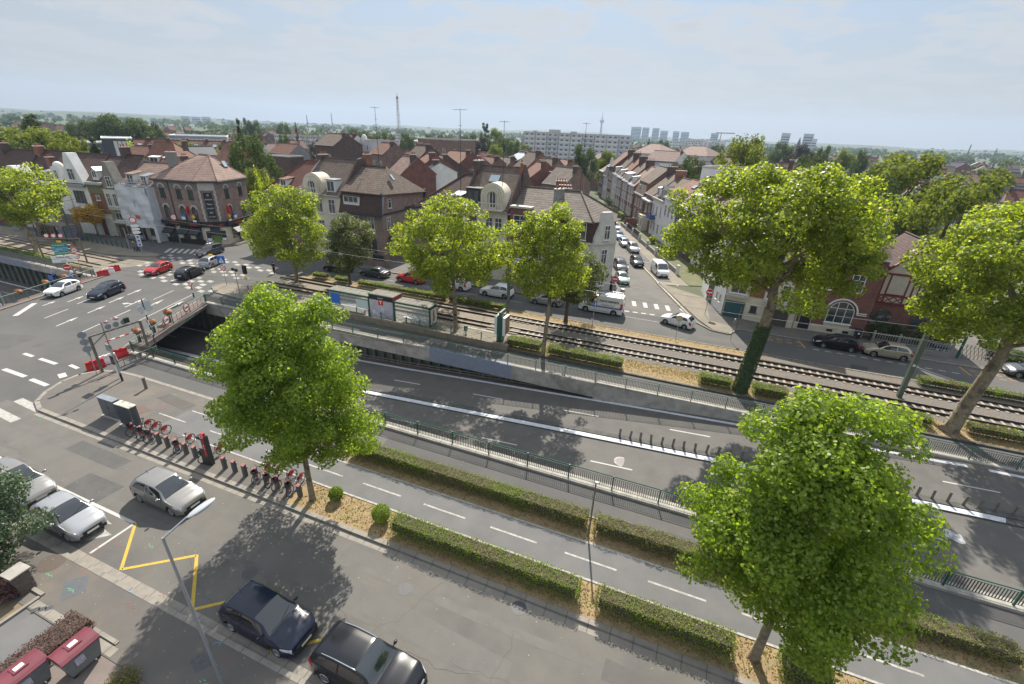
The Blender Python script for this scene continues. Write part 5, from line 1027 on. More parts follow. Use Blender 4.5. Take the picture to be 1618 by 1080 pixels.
# ===== west row along the avenue, from the cafe leftwards
cafe=thing('corner_cafe','brown brick corner cafe with black awnings and a hipped tiled roof','cafe building',(0,0,0));CF_=[(-85.3,53.3),(-77.5,54.5),(-75.1,56.9),(-77.3,64.2),(-87.2,66.5)];ZE=10.7
b=MB();b.prism(CF_,-.1,ZE-.02);b.build('wall',W_brickp,cafe)
def inset(P,d):
    c=Vector((sum(p[0] for p in P)/len(P),sum(p[1] for p in P)/len(P)));return [tuple(c+(Vector(p)-c)*(1+d/(Vector(p)-c).length)) for p in P]
E_=inset(CF_,.45);ap0,ap1=(-82.6,60.5,14.3),(-80.0,60.2,14.3);b=MB()
e3=[(p[0],p[1],ZE) for p in E_]
solid(b,[e3[0],e3[1],ap1,ap0]);solid(b,[e3[1],e3[2],ap1]);solid(b,[e3[2],e3[3],ap1]);solid(b,[e3[3],e3[4],ap0,ap1]);solid(b,[e3[4],e3[0],ap0])
for p_ in e3[1:4]:b.tube(p_,ap1,.09,n=5)
b.tube(e3[0],ap0,.09,n=5);b.tube(ap0,ap1,.16,n=6);rf=b.build('roof',R_pink,cafe)
b=MB()
for i in range(5):p_,q_=Vector(e3[i]),Vector(e3[(i+1) % 5]);b.tube(p_-Vector((0,0,.2)),q_-Vector((0,0,.2)),.14,n=6)
b.build('gutter',dark_trim,cafe);chimney(rf,-84.7,57.0,13.2,1.4,1.0,1.4,W_grey,3)
def face_T(a,b_):return Matrix.Translation((a[0],a[1],0)) @ Matrix.Rotation(atan2(b_[1]-a[1],b_[0]-a[0]),4,'Z')
def put(o,parent,T,x,y,z):o.parent=parent;o.matrix_local=T @ Matrix.Translation((x,y,z));return o
def fwin(parent,T,u,z,w,h,fm=None,kind='g',arched=False,nv=2,nh=1,name='window',off=0):
    fo,po=win_mesh(w,h,fm or frame_w,arched,nv,nh,True,kind);f=fo.copy();COL.objects.link(f);f.name=name;put(f,parent,T,u,-off,z);p=po.copy();COL.objects.link(p);p.parent=f;p.name='pane'
    if arched:pass
    return f
Ta,Tb,Tc=face_T(CF_[0],CF_[1]),face_T(CF_[1],CF_[2]),face_T(CF_[2],CF_[3]);La,Lb,Lc=[hypot(CF_[i+1][0]-CF_[i][0],CF_[i+1][1]-CF_[i][1]) for i in range(3)]
for T_,L_,us in ((Ta,La,(1.3,4.6,6.9)),(Tc,Lc,(1.9,5.6))):
    for u_ in us:
        for z_ in (4.4,7.7):
            fwin(cafe,T_,u_,z_,.95,2.1,frame_g,arched=True,nv=2,nh=0);m_=MB()
            for i in range(8):
                A,B=pi*i/8,pi*(i+1)/8;vs=[(R_*cos(g_),y_,1.62+R_*sin(g_)) for g_ in (A,B) for R_ in (.5,.75) for y_ in (-.09,.0)];m_.add(vs,[(0,2,6,4),(1,5,7,3),(0,4,5,1),(2,3,7,6)])
            put(m_.build('stone_lintel',stone_trim),cafe,T_,u_,0,z_)
for T_,L_ in ((Ta,La),(Tb,Lb),(Tc,Lc)):
    put(MB().box(0,L_,-.06,0,9.2,10.5).build('grey_brick_band',mat('grey_brick',(.27,.24,.21),.9,(.22,.195,.17),brick=(.3,.28,.25))),cafe,T_,0,0,0)
    put(MB().box(0,L_,-.10,0,.1,3.0).build('cream_shopfront',W_cream),cafe,T_,0,0,0)
    m_=MB();m_.box(-.05,L_+.05,-.5,-.1,3.3,4.05);m_.box(L_*.25,L_*.45,-.52,-.5,3.45,3.6,1);m_.box(L_*.72,L_*.9,-.52,-.5,3.45,3.6,1);put(m_.build('fascia',[sign_black,sign_red]),cafe,T_,0,0,0)
m_=MB();m_.box(0,La,-.14,-.1,.0,1.0);put(m_.build('dark_plinth',sign_black),cafe,Ta,0,0,0)
for T_,L_,us in ((Ta,La,(1.4,4.4,6.6)),(Tc,Lc,(2.0,)),(Tb,Lb,(Lb/2,))):
    for u_ in us:
        w_=2.0 if T_ is not Tb else 1.5
        m_=MB();solid(m_,[(-w_/2,-.12,3.15),(w_/2,-.12,3.15),(w_/2,-1.3 if T_ is not Tb else-.5,2.1),(-w_/2,-1.3 if T_ is not Tb else-.5,2.1)],.06);m_.box(-w_/2,w_/2,-1.34 if T_ is not Tb else-.54,-1.28 if T_ is not Tb else-.48,1.9,2.12);put(m_.build('awning',sign_black),cafe,T_,u_,0,0)
        m_=MB();m_.box(-w_*.45,w_*.45,-.13,-.1,.9,2.9,0);put(m_.build('shop_window',glass),cafe,T_,u_,0,0)
for u_ in (2.9,5.5):put(MB().box(-.5,.5,-.2,-.14,1.0,2.3).build('notice_board',W_cream),cafe,Ta,u_,0,0)
m_=MB();m_.box(-.55,.55,-.16,-.12,.05,2.3);put(m_.build('door',mat('yellow_green_door',(.16,.24,.05),.3)),cafe,Tb,Lb/2,0,0)  # door in one plain yellow-green
for s_ in (-1,1):put(MB().box(-.35,.35,-.2,-.1,.8,2.5).box(-.3,.3,-.22,-.2,.85,1.3,1).build('menu_board',[dark_metal,white_plastic]),cafe,Tb,Lb/2+s_*1.1,0,0)
# chamfer: stone surround and tall dark panel with its words
m_=MB()
for s_ in (-1,1):
    for i in range(12):m_.box(Lb/2+s_*(1.05+.08*(i % 2))-.16,Lb/2+s_*(1.05+.08*(i % 2))+.16,-.13,0,4.1+i*.42,4.5+i*.42)
m_.box(Lb/2-1.2,Lb/2+1.2,-.1,0,9.15,10.4);put(m_.build('stone_surround',stone_trim),cafe,Tb,0,0,0)
pb=put(MB().box(-.62,.62,-.16,-.1,0,4.3).build('wall_panel',mat('panel_black',(.012,.014,.022),.5)),cafe,Tb,Lb/2,0,4.5)
for i,(s_,z_) in enumerate((('LE',3.9),('BUISSON',3.2),('Tabac',2.45),('OUVERT',1.75),('7J/7',1.05),('journalier',.4))):text_mesh(s_,.36 if s_ not in ('BUISSON','OUVERT','journalier') else .27,sign_white,pb,loc=(0,-.17,z_))
for T_,u_,sz in ((Ta,1.2,.42),(Ta,4.6,.42),(Tb,Lb/2,.55),(Tc,1.6,.42)):
    o=text_mesh('LE BUISSON',sz,sign_white,None);o.rotation_euler=(0,0,0);put(o,cafe,T_,u_,-.53,3.68);o.matrix_local=o.matrix_local @ Matrix.Rotation(pi/2,4,'X')
for T_,u_,s_ in ((Ta,6.0,-1),(Tc,.9,1)): # red carrot signs and small hanging boards
    m_=MB();R_=.75;m_.ell((0,-.45,5.9),(.09,.32,.8),10,8);m_.box(-.04,.04,-.35,0,5.85,5.95);put(m_.build('tobacco_sign',sign_red,smooth=True),cafe,T_,u_,0,0)
    m_=MB();m_.box(-.4,.4,-.6,-.52,4.9,5.25,0);m_.box(-.36,.36,-.6,-.52,4.35,4.8,1);put(m_.build('hanging_board',[sign_blue,white_plastic]),cafe,T_,u_+(-1.1 if T_ is Ta else 1.3),0,0)
    m_=MB();m_.prism([(-.38,0),(0,-.38),(.38,0),(0,.38)],-.04,.04,T=Matrix.Translation((0,-.5,4.9)) @ Matrix.Rotation(pi/2,4,'X'));put(m_.build('yellow_diamond_board',sign_yellow),cafe,T_,u_+.9*(1 if T_ is Ta else-.2),0,0)
    m_=MB();m_.box(-.35,.35,-.55,-.5,4.05,4.35);put(m_.build('small_board',white_plastic),cafe,T_,u_+1.0*(1 if T_ is Ta else-.2),0,0)
m_=MB();m_.tube((2.9,-.12,4.0),(2.9,-.12,10.4),.06);put(m_.build('drainpipe',dark_metal),cafe,Ta,0,0,0)
skylight(rf,(-78.1,58.5,12.3),(.5,.85,0),(-.8,.5,.9),.7,.7);skylight(rf,(-78.4,61.6,12.9),(-.2,1,0),(-1,.1,1.3),.8,1.1)
DW=Vector((26,3.6,0)).normalized()
def wp(s):return (-85.4-DW.x*s,53.2-DW.y*s)
def whouse(label,s0,s1,ze,zr,wall,roofm=None,dep=11,kind='gable',**k):return house(label,wp(s1),wp(s0),dep,ze,zr,wall,roofm or R_dred,kind,name='gabled_house',**k)
# house wrapped for works
t,rf=whouse('house front wrapped in white scaffold sheeting beside the cafe',.1,7.0,9.6,12.6,W_pale,R_pink)
net=mat('scaffold_sheeting',(.62,.64,.68),.6,(.52,.54,.59),1.2,bump=.6,bscale=3);b=MB();n_=14
for i in range(n_):
    for j in range(10):
        x0,x1=.1+6.6*i/n_,.1+6.6*(i+1)/n_;z_0,z_1=2.5+6.7*j/10,2.5+6.7*(j+1)/10
        f_=lambda x,z:-1.35+.12*sin(x*2.3+z*.9)+.08*sin(z*2.7+x)
        b.add([(x0,f_(x0,z_0),z_0),(x1,f_(x1,z_0),z_0),(x1,f_(x1,z_1),z_1),(x0,f_(x0,z_1),z_1)],[(0,1,2,3)])
b.box(6.7,6.78,-1.35,.1,.2,9.2);b.box(6.3,6.9,-1.45,-1.3,.1,2.6);b.build('sheeting',net,t,smooth=True)
b=MB()
for i in range(5):x_=.1+i*1.65;b.tube((x_,-1.25,.1),(x_,-1.25,10.4),.04);b.tube((x_,-.4,.1),(x_,-.4,10.4),.04)
for z_ in (9.4,9.9,10.3):b.tube((0,-1.25,z_),(6.8,-1.25,z_),.035);b.tube((0,-.4,z_),(6.8,-.4,z_),.035)
b.box(0,6.8,-1.25,-.35,9.2,9.26);b.build('scaffold_poles',galv,t);MB().box(3.1,3.9,-1.52,-1.45,4.0,4.6).build('notice',mat('orange_notice',(.55,.12,.03),.6),t)
row_windows(t,'F',(4.0,5.3),(.9,),.9,1.6,fm=frame_b,nv=2);add_door(t,'F',1.6,2.0,2.1,mat('brown_wood_door',(.10,.055,.03),.6),name='garage_door');dormer(t,rf,2.4,9.6,1.6,1.5,1.4,R_pink,y=.1);dormer(t,rf,5.2,9.5,1.3,1.4,1.2,R_zinc,y=.1);chimney(rf,6.6,5.5,12.5,.7,1.3,1.3,W_grey,3);done(t)
t,rf=whouse('narrow grey stone house with a tall pointed gable left of the sheeting',7.0,11.0,8.6,13.6,mat('grey_stone',(.27,.25,.21),.85,(.2,.19,.16),1.5));
def tall_gable(t,W,m,z0_,z1_,w_,u=None,y=-.25,wf=None,step=0):
    u=W/2 if u is None else u;T=Matrix(((1,0,0,0),(0,0,-1,0),(0,1,0,0),(0,0,0,1)));b=MB();b.prism([(u-w_/2,z0_),(u+w_/2,z0_),(u+w_*.1,z1_),(u-w_*.1,z1_)],-y-1.6-.0,-y,T=T);b.build('pointed_gable',m,t)
    f=add_win(t,'F',u,z0_+.5,w_*.34,(z1_-z0_)*.38,wf or frame_w,nv=2,nh=1,off=-y+.03)
tall_gable(t,3.9,mat('grey_stone',(0,0,0)),8.2,12.8,3.4);b=MB();b.box(.5,3.4,-.6,0,4.9,8.2);b.box(.4,3.5,-.7,0,2.6,2.9);b.build('oriel',W_pale,t);add_win(t,'F',1.95,3.0,2.2,1.9,nv=3);row_windows(t,'F',(1.3,2.7),(5.5,),.9,2.2,off=.6,nv=2);add_door(t,'F',2.0,2.6,2.1,mat('brown_wood_door',(0,0,0)),name='garage_door');chimney(rf,.2,5.5,13.2,.6,1.6,1.6,W_brickd,3);done(t)
t,rf=whouse('green and red fronted narrow house with an arched dark red door',11.0,14.6,9.2,13.2,W_bricko);b=MB();b.box(0,3.6,-.06,0,7.4,9.1);b.build('green_band',mat('olive_render',(.19,.19,.10),.85),t);b=MB();b.box(0,3.6,-.06,0,0,3.9);b.box(-.1,3.7,-.25,0,9.0,9.3);b.build('white_front',W_pale,t);add_win(t,'F',1.7,6.2,.8,.9,nv=1);add_door(t,'F',1.2,1.0,2.8,door_r,off=.06);dormer(t,rf,1.8,9.9,1.2,1.3,1.2,R_zinc,y=.5,pitch='gable');done(t)
t,rf=whouse('white narrow house with a very tall pointed white gable',14.6,19.2,9.0,13.4,W_white);tall_gable(t,4.5,W_white,8.9,13.8,4.2);b=MB();b.box(.2,4.3,-.5,0,8.3,8.7);b.build('canopy',R_zinc,t);add_win(t,'F',2.2,5.6,2.4,2.0,nv=3,fm=frame_d);add_win(t,'F',2.2,2.9,2.2,1.6,fm=frame_b);add_door(t,'F',2.4,2.6,1.9,white_plastic,name='garage_door');done(t)
t,rf=whouse('white cornice house with a small domed dormer in the gabled row',19.2,25.0,8.8,13.4,W_brickp);b=MB();b.box(-.1,5.8,-.35,0,7.7,8.8);b.box(2.6,5.7,-.1,0,3.2,7.7,0);b.build('white_cornice',W_white,t);b=MB();b.box(3.0,4.8,.2,1.8,8.8,11.3);b.ell((3.9,.9,11.4),(.9,.7,.8),12,8);b.build('domed_dormer',W_white,t,smooth=True,ang=40);add_win(t,'F',3.9,9.3,.8,1.5,off=-.18);dormer(t,rf,1.2,9.0,1.3,1.4,1.2,R_zinc,y=.2);add_win(t,'F',4.1,5.2,1.7,2.2,nv=3);add_win(t,'F',1.4,6.4,.7,.7,nv=1);done(t)
t,rf=whouse('house with a wide pale sloping gable and long dark roof sweeping down',25.0,33.0,6.2,13.4,W_pale,dep=14);T_=Matrix(((1,0,0,0),(0,0,-1,0),(0,1,0,0),(0,0,0,1)));b=MB();b.prism([(.6,5.2),(6.2,5.2),(2.6,11.0),(1.4,11.0)],-2.2,.3,T=T_);b.build('pale_gable',W_white,t);row_windows(t,'F',(2.0,3.6),(6.0,),1.2,1.8,off=.32);row_windows(t,'F',(1.5,4.5,6.5),(1.5,),1.2,2.4,nv=3);add_win(t,'F',2.4,8.6,.9,1.1,off=.32);chimney(rf,.2,6.5,12.6,1.2,1.2,1.4,W_bricko,4);chimney(rf,5.6,4.2,10.6,.9,1.0,1.8,W_bricko,3);done(t)
for i,(a_,c_,lb,w_,uu) in enumerate(((33.0,41.0,'dark roofed gabled house half hidden by the lime green tree at the left',W_brickr,3.4),(41.0,49.0,'dark roofed house with a narrow white gable above the left lime green tree',W_brickr,5.6),(49.0,57.0,'end house of the dark roofed row with a thin white gable',W_pale,4.2))):
    t,rf=whouse(lb,a_,c_,6.6,13.2,w_,dep=13);tall_gable(t,8,W_lilac,6.2,12.4-.3*i,3.2,u=uu);row_windows(t,'F',(1.6,4.6,6.6),(1.6,4.2),1.1,1.7);chimney(rf,.1,6,12.6,.5,1.4,1.6,W_brickd,3);done(t)
# ===== side street, right hand row: facades on across = 9
def shouse(label,a0,a1,ze,zr,wall,roofm,kind='gable',dep=10,ac=9,**k):return house(label,SS(a1,ac),SS(a0,ac),dep,ze,zr,wall,roofm,kind,**k)
t,rf=shouse('white dormered house deepest behind the ivy clad plane tree',18,27,8.5,12,W_white,R_brown);row_windows(t,'F',(1.8,4.4,7),(1.2,4.2,6.6),1.1,1.7);done(t)
t,rf=shouse('house with a flat topped white attic storey beside the ivy clad plane tree',28.5,38.5,8.8,12.4,W_brickd,R_pink);dormer(t,rf,7.6,9.2,2.6,2.0,2.4,W_white,W_white,y=.2,pitch='flat');row_windows(t,'F',(1.8,5,8),(1.2,4.2),1.1,1.8);b=MB();b.box(-.1,10.1,-.35,0,8.3,8.8);b.build('cornice',stone_trim,t);chimney(rf,9.6,4.5,12.0,.6,1.6,1.2,W_brickd,4);done(t)
t,rf=shouse('white fronted house with an orange tiled roof in the side street',38.8,46.6,9.2,12.6,W_white,R_orange);dormer(t,rf,2.0,9.3,2.2,1.3,1.4,R_orange,y=.1,nv=3);row_windows(t,'F',(1.6,3.8,6.2),(5.4,),1.1,2.2,arched=False);row_windows(t,'F',(1.6,5.2),(1.3,),1.3,2.0,nv=3);skylight(rf,(6.0,3.4,11.65),(1,0,0),(0,5,3.4),1.6,.8);b=MB();b.box(-.1,7.9,-.3,0,8.9,9.2);b.build('cornice',zinc_l,t);chimney(rf,7.7,5,12.2,1.0,1.8,.9,W_brickd,4);done(t)
t,rf=shouse('white fronted house with a blue balcony in the side street',46.7,54.6,8.2,12.4,W_white,R_brown);dormer(t,rf,2.2,8.6,1.5,1.6,1.4,R_zinc,y=.2);dormer(t,rf,5.2,8.5,1.6,1.7,1.4,W_grey,W_grey,y=.2,pitch='gable');row_windows(t,'F',(1.2,6.6),(4.4,),.9,2.4,arched=True);row_windows(t,'F',(3.8,),(4.3,),1.0,2.2);row_windows(t,'F',(1.4,3.6,6.4),(1.0,),1.2,2.1);b=MB();b.box(-.1,8.0,-.45,0,7.7,8.1);b.build('cornice',stone_trim,t)
b=MB();b.box(.6,3.4,-1.2,0,3.3,3.5,1);b.box(.6,3.4,-1.2,-1.14,3.5,4.5);b.box(.6,.66,-1.14,0,3.5,4.5);b.box(3.34,3.4,-1.14,0,3.5,4.5);b.build('balcony',[mat('blue_balcony',(.04,.09,.26),.5),stone_trim],t);chimney(rf,.3,5,12,.9,2.2,1.6,W_bricko,4);done(t)
t,rf=shouse('brick house with a projecting white cornice between blue balcony and brick mansard',54.8,61.0,8.4,12.6,W_brickr,R_brown);b=MB();b.box(-.2,6.4,-1.0,0,6.7,7.0);b.build('cornice',W_white,t);b=MB();b.box(.6,4.6,-1.3,0,.1,3.4);b.build('bay',W_cream,t);row_windows(t,'F',(1.5,3.6),(.9,),1.2,2.0,off=1.3);row_windows(t,'F',(1.5,4.4),(4.0,),1.2,2.2,nv=2);chimney(rf,.2,5,12.2,.8,2.2,1.8,W_brickd,4);done(t)
t,rf=shouse('brick corner house with a white edged mansard roof in the side street',62.5,71.5,7.2,13.6,W_brick,R_brown,'mansard',mans=(10.0,.9),name='corner_house');b=MB();b.box(-.1,9.1,-.5,0,6.9,7.25);b.box(8.95,9.2,-.5,8,6.9,7.25);b.build('cornice',stone_trim,t);add_win(t,'F',3.0,7.7,1.4,1.5,off=-.3);row_windows(t,'F',(2,4.5,7.2),(4.2,),1.1,1.8);row_windows(t,'F',(2,6),(1.0,),1.3,2.3,arched=True);add_win(t,'R',1.8,.9,1.5,2.6,arched=True,fm=stone_trim);add_win(t,'R',2.0,4.6,1.3,1.5);b=MB();b.box(9.02,9.1,.2,9.5,7.3,10.0);b.build('panelled_end_wall',W_bricko,t);done(t)
MBx=MB();MBx.box(0,6,0,.25,0,2.0);t=tag(MBx.build('garden_wall',W_brickr),'red brick garden wall at the foot of the brick mansard house','wall');t.location=(*SS(61.5,4.8),0.05);t.rotation_euler=(0,0,atan2(.36,.933))
cols=[(W_brickr,R_pink,'brick house with white bay trimmings'),(W_brick,R_brown,'brown brick house with three white dormers'),(W_brickr,R_orange,'red brick house with an orange dormer roof'),(W_pale,R_brown,'pale fronted house with a tall roof')]
al=72.5
for i,(w_,r_,lb) in enumerate(cols):
    wd=7.6;t,rf=shouse(lb+(', next to',', second after',', third after',', fourth after')[i]+' the brick mansard',al,al+wd,8.6+.3*i,13+.6*i,w_,r_)
    row_windows(t,'F',(1.4,3.6,6.0),(1.0,4.0,6.4),1.0,1.7,nv=2);b=MB();b.box(-.05,wd+.05,-.3,0,8.3+.3*i,8.6+.3*i);b.box(2.4,2.7,-.12,0,.5,8.3);b.box(4.8,5.1,-.12,0,.5,8.3);b.build('stone_bands',W_white,t)
    for u_ in ((2,3.8,5.6) if i==1 else (3.6,)):dormer(t,rf,u_,8.9+.3*i,1.1,1.5,1.3,R_zinc,y=.1)
    chimney(rf,.3,5,12.6+.6*i,.8,2.2,1.8,W_brickd,4);done(t);al+=wd
t,rf=shouse('tall dark brick house with a white stepped gable far along the side street',al,al+7,11.4,15.6,W_brickr,R_orange);b=MB();b.box(1,6,-.15,0,11.4,12.8);b.box(2,5,-.15,0,12.8,13.6);b.build('stepped_gable',W_white,t);row_windows(t,'F',(1.6,3.6,5.6),(1.2,4.4,7.6),1.0,1.9);b=MB();b.box(-.05,7.05,-.2,0,11.0,11.4);b.box(-.05,7.05,-.1,0,7.0,7.2);b.build('stone_bands',W_white,t);chimney(rf,6.6,5,15.2,.8,1.6,1.0,W_brickd,4);done(t);al+=7.2
t,rf=shouse('white house with a slate mansard far along the side street',al,al+8,7.6,12.0,W_white,R_slate,'mansard',mans=(10.4,.8));row_windows(t,'F',(1.6,4,6.4),(1.2,4.4),1.0,1.9);done(t);al+=8.4
t,rf=shouse('white and brick house next to the slate mansard far along the side street',al,al+8,8.6,12.0,W_brickr,R_pink);row_windows(t,'F',(1.6,4,6.4),(1.2,4.4,6.8),1.0,1.7);b=MB();b.box(-.05,8.05,-.3,0,8.3,8.6);b.build('cornice',W_white,t);done(t);al+=8.4
t,rf=shouse('tall dark brick block with a blank end wall closing the side street',146,160,9.6,13.2,W_brick,R_brown,ac=8.2,dep=12);row_windows(t,'F',(1.4,4.2,7,9.8,12.6),(1.2,4.3,7.2),1.1,1.8);chimney(rf,13.5,5,12.8,.8,1.6,.8,W_brick,3);done(t)
t,rf=shouse('pale house just beyond the tall brick block at the end of the side street',160.5,172,8.8,11.8,W_pale,R_pink,ac=8.2,dep=12);row_windows(t,'F',(1.4,4.2,7,9.8),(1.2,4.3),1.1,1.8);done(t)
# garden wall with piers along the side street
for i in range(7):
    a0=20+i*6.2;lb=('nearest','second','third','fourth','fifth','sixth','farthest')[i]
    if i in (4,5):t=thing('street_fence',('nearer' if i==4 else 'farther')+' dark railing on a low wall before the brick garden wall','fence',(*SS(a0,4.5),.08),atan2(.933,-.36))
    else:t=thing('garden_wall',lb+' low garden wall with a pale pier along the side street pavement','wall',(*SS(a0,4.5),.08),atan2(.933,-.36),'low garden walls in the side street')
    b=MB();b.box(0,6.0,-.12,.12,0,.7);b.build('low_wall',W_grey,t);MB().box(-.2,.25,-.22,.22,0,1.5).build('pier',W_pale,t)
    if i in (4,5):
        b=MB();[b.box(.3+j*.2,.34+j*.2,-.02,.02,.7,1.7) for j in range(28)];b.box(.2,6,-.025,.025,1.6,1.66);b.build('railing',dark_metal,t)
for i,(a_,c_,r_,h_,m_,lb) in enumerate(((31,6.6,1.4,1.8,leaf_mid,'broad garden shrub nearest the white parked van'),(36.5,6.3,1.1,1.4,leaf_linden,'garden shrub behind the second low wall'),(43,6.8,1.2,1.6,leaf_mid,'garden shrub below the blue balcony'),(70,6.2,1.5,2.0,leaf_dark,'dark shrub before the brick row'),(76,6.4,1.3,1.5,leaf_lime,'yellow flowering shrub before the brick row'),(90,6.2,1.8,3.8,leaf_dark,'small dark tree like shrub far along the side street'),(83,6.4,1.3,1.4,leaf_linden,'low shrub beyond the yellow flowering one'))):
    x_,y_=SS(a_,c_);shrub('garden_shrub',lb,x_,y_,r_,h_,m_,1200,.22,seed=400+i)
# left hand side of the side street, mostly hidden: a few houses behind the corner
def lhouse(label,a0,a1,ze,zr,wall,roofm,kind='gable',dep=10,ac=-8.3,**k):return house(label,SS(a0,ac),SS(a1,ac),dep,ze,zr,wall,roofm,kind,**k)
for i,(a0,a1,ze_,zr_,w_,r_,lb) in enumerate(((24,32,7.4,10.6,W_brick,R_grey,'brick house behind the pale gabled corner house'),(33,41,7.6,11.0,W_brickd,R_brown,'second house behind the pale gabled corner house'),(60,68,7.5,11.2,W_brick,R_brown,'dark gable ended house left of the parked cars'),(69,77,7.5,11.2,W_brickr,R_orange,'orange roofed house in the row left of the side street'),(78,86,7.5,11.2,W_brick,R_pink,'pink roofed house in the row left of the side street'),(87,95,7.5,11.2,W_brickd,R_brown,'brown roofed house in the row left of the side street'))):
    t,rf=lhouse(lb,a0,a1,ze_,zr_,w_,r_);row_windows(t,'F',(1.6,4,6.4),(1.2,4.4),1.0,1.7);chimney(rf,.2,5,zr_-.3,.7,2.0,1.0,W_brickd,4);chimney(rf,7.8,5,zr_-.3,.7,2.0,1.0,W_bricko,4);done(t)
# ===== rear rows: seen over the ridges. front eave line given by photo points at a height
def rhouse(label,a,b_,ze,zr,dep,wall,roofm,kind='gable',zt=None,wins=True,ch=1,name='rear_house',dd=0,**k):
    d_=dd or (hypot(*at(a[0],a[1],ze))+hypot(*at(b_[0],b_[1],ze)))/2
    p0,p1=far(*a,d_*1.02),far(*b_,d_*.98);t,rf=house(label,p0,p1,dep,ze,zr,wall,roofm,kind,name=name,**k);W=t['_w']
    if wins:
        n=max(1,int(W/3.2));row_windows(t,'F',[W*(i+.5)/n for i in range(n)],[z for z in (1.0,3.9,6.8,9.6,12.4) if z+1.9<ze],1.0,1.6)
    if ch:chimney(rf,W-.4,dep*.4,zr-.5,.6,1.2,.9,W_brickd,3)
    if ch>1:chimney(rf,.4,dep*.6,zr-.5,.5,1.0,.9,W_bricko,2)
    return t,rf
t,rf=rhouse('white flat roofed house with a row of stacks behind the ivy clad plane tree',(1110,262),(1223,278),15.2,15.2,9,W_white,R_flat,'flat',ch=0,dd=96);chimney(rf,4,3,15.3,.5,1.6,.5,W_brickd,5);chimney(rf,13.5,5,15.3,.6,.6,2.0,W_brickd,2);done(t)
t,rf=rhouse('white building with a pinkish roof above the side street row',(1020,250),(1066,256),10.5,14.5,12,W_white,R_pink,ch=1);done(t)
t,rf=rhouse('long building with a red brown hipped roof behind the white one',(1065,246),(1118,243),11.5,16.2,20,W_pale,R_pink,'hip',hr=8,hl=4,ch=0);done(t)
t,rf=rhouse('red brown hipped roof building beside the slab of flats',(1000,240),(1050,243),12.5,17.0,20,W_pale,R_pink,'hip',hr=10,hl=4,ch=0);done(t)
t,rf=rhouse('small pink red roof between the side street row and the round tree',(1064,272),(1086,274),7.0,10.5,9,W_brickr,R_red,ch=0);done(t)
t,rf=rhouse('red brick gabled house right of the round tree',(1124,256),(1150,252),10,14.2,12,W_brickr,R_pink,'front',ch=0);done(t)
t,rf=rhouse('brown gabled house with two white oval framed windows',(497,229),(527,227),14.0,17.2,12,W_brickd,R_brown,ch=1);done(t)
t,rf=rhouse('orange roofed house with a pointed white dormer',(527,231),(545,230),13.2,17.0,10,W_white,R_orange,ch=1);dormer(t,rf,t['_w']*.4,13.3,2.4,1.8,2,R_slate,W_lilac,pitch='gable',y=.1);done(t)
t,rf=rhouse('pale lilac villa with a white domed gable',(562,222),(586,222),15.2,15.2,12,W_lilac,R_flat,'flat',ch=0);W_=t['_w'];b=MB();b.ell((W_*.5,.5,15.4),(1.3,.9,1.9),14,9);b.build('dome',W_white,t,smooth=True);b=MB();b.box(W_*.2,W_*.8,-1.1,0,9.0,9.2);b.box(W_*.2,W_*.8,-1.1,-1.0,9.2,10.1);b.build('balcony',W_lilac,t);done(t)
t,rf=rhouse('low lilac block left of the domed villa',(546,222),(562,219),14.6,14.6,8,W_lilac,R_flat,'flat',ch=0,wins=False);done(t)
t,rf=rhouse('flat topped brown brick block behind the corner terraces',(660,220),(726,221),16.6,16.6,14,W_brick,R_flat,'flat',ch=0);done(t)
t,rf=rhouse('pinkish roofed house left of the brown gabled house',(426,241),(458,240),9.8,12.8,9,W_grey,R_orange,ch=0);done(t)
t,rf=rhouse('blank dark brick wall block below the pinkish roof',(418,246),(458,248),10.0,10.0,6,W_brickd,R_flat,'flat',ch=0,wins=False);done(t)
t,rf=rhouse('house with a big orange tiled hipped roof behind the cafe',(228,256),(283,256),10.4,14.6,9,W_white,R_orange,'hip',hr=4,ch=1,hl=0);dormer(t,rf,2.5,10.3,2.2,1.2,1.6,W_white,y=.1,nv=2);dormer(t,rf,6.0,10.3,2.2,1.2,1.6,W_white,y=.1,nv=2);done(t)
t,rf=rhouse('low orange roofed house left of the big orange roof',(190,250),(224,251),10.0,13.0,9,W_grey,R_orange,ch=1);done(t)
t,rf=rhouse('orange brick gable behind the cafe roof',(338,254),(364,254),10.0,14.4,9,W_bricko,R_orange,ch=2,wins=False);done(t)
t,rf=rhouse('brown low roofed workshop behind the cafe',(300,268),(366,270),7.6,11.0,10,W_brick,R_pink,ch=0,wins=False);done(t)
t,rf=rhouse('terracotta roofed house joined to the back of the scaffolded house',(236,276),(276,282),9.2,12.6,9,W_grey,R_orange,ch=2);done(t)
t,rf=rhouse('small house with a steep slate gable behind the cafe',(283,252),(298,250),9.6,13,8,W_grey,R_slate,'front',ch=0);done(t)
t,rf=rhouse('pale flat shed roof beside the slate gable',(270,252),(288,256),9.0,10.0,6,W_white,R_zinc,ch=0,wins=False);done(t)
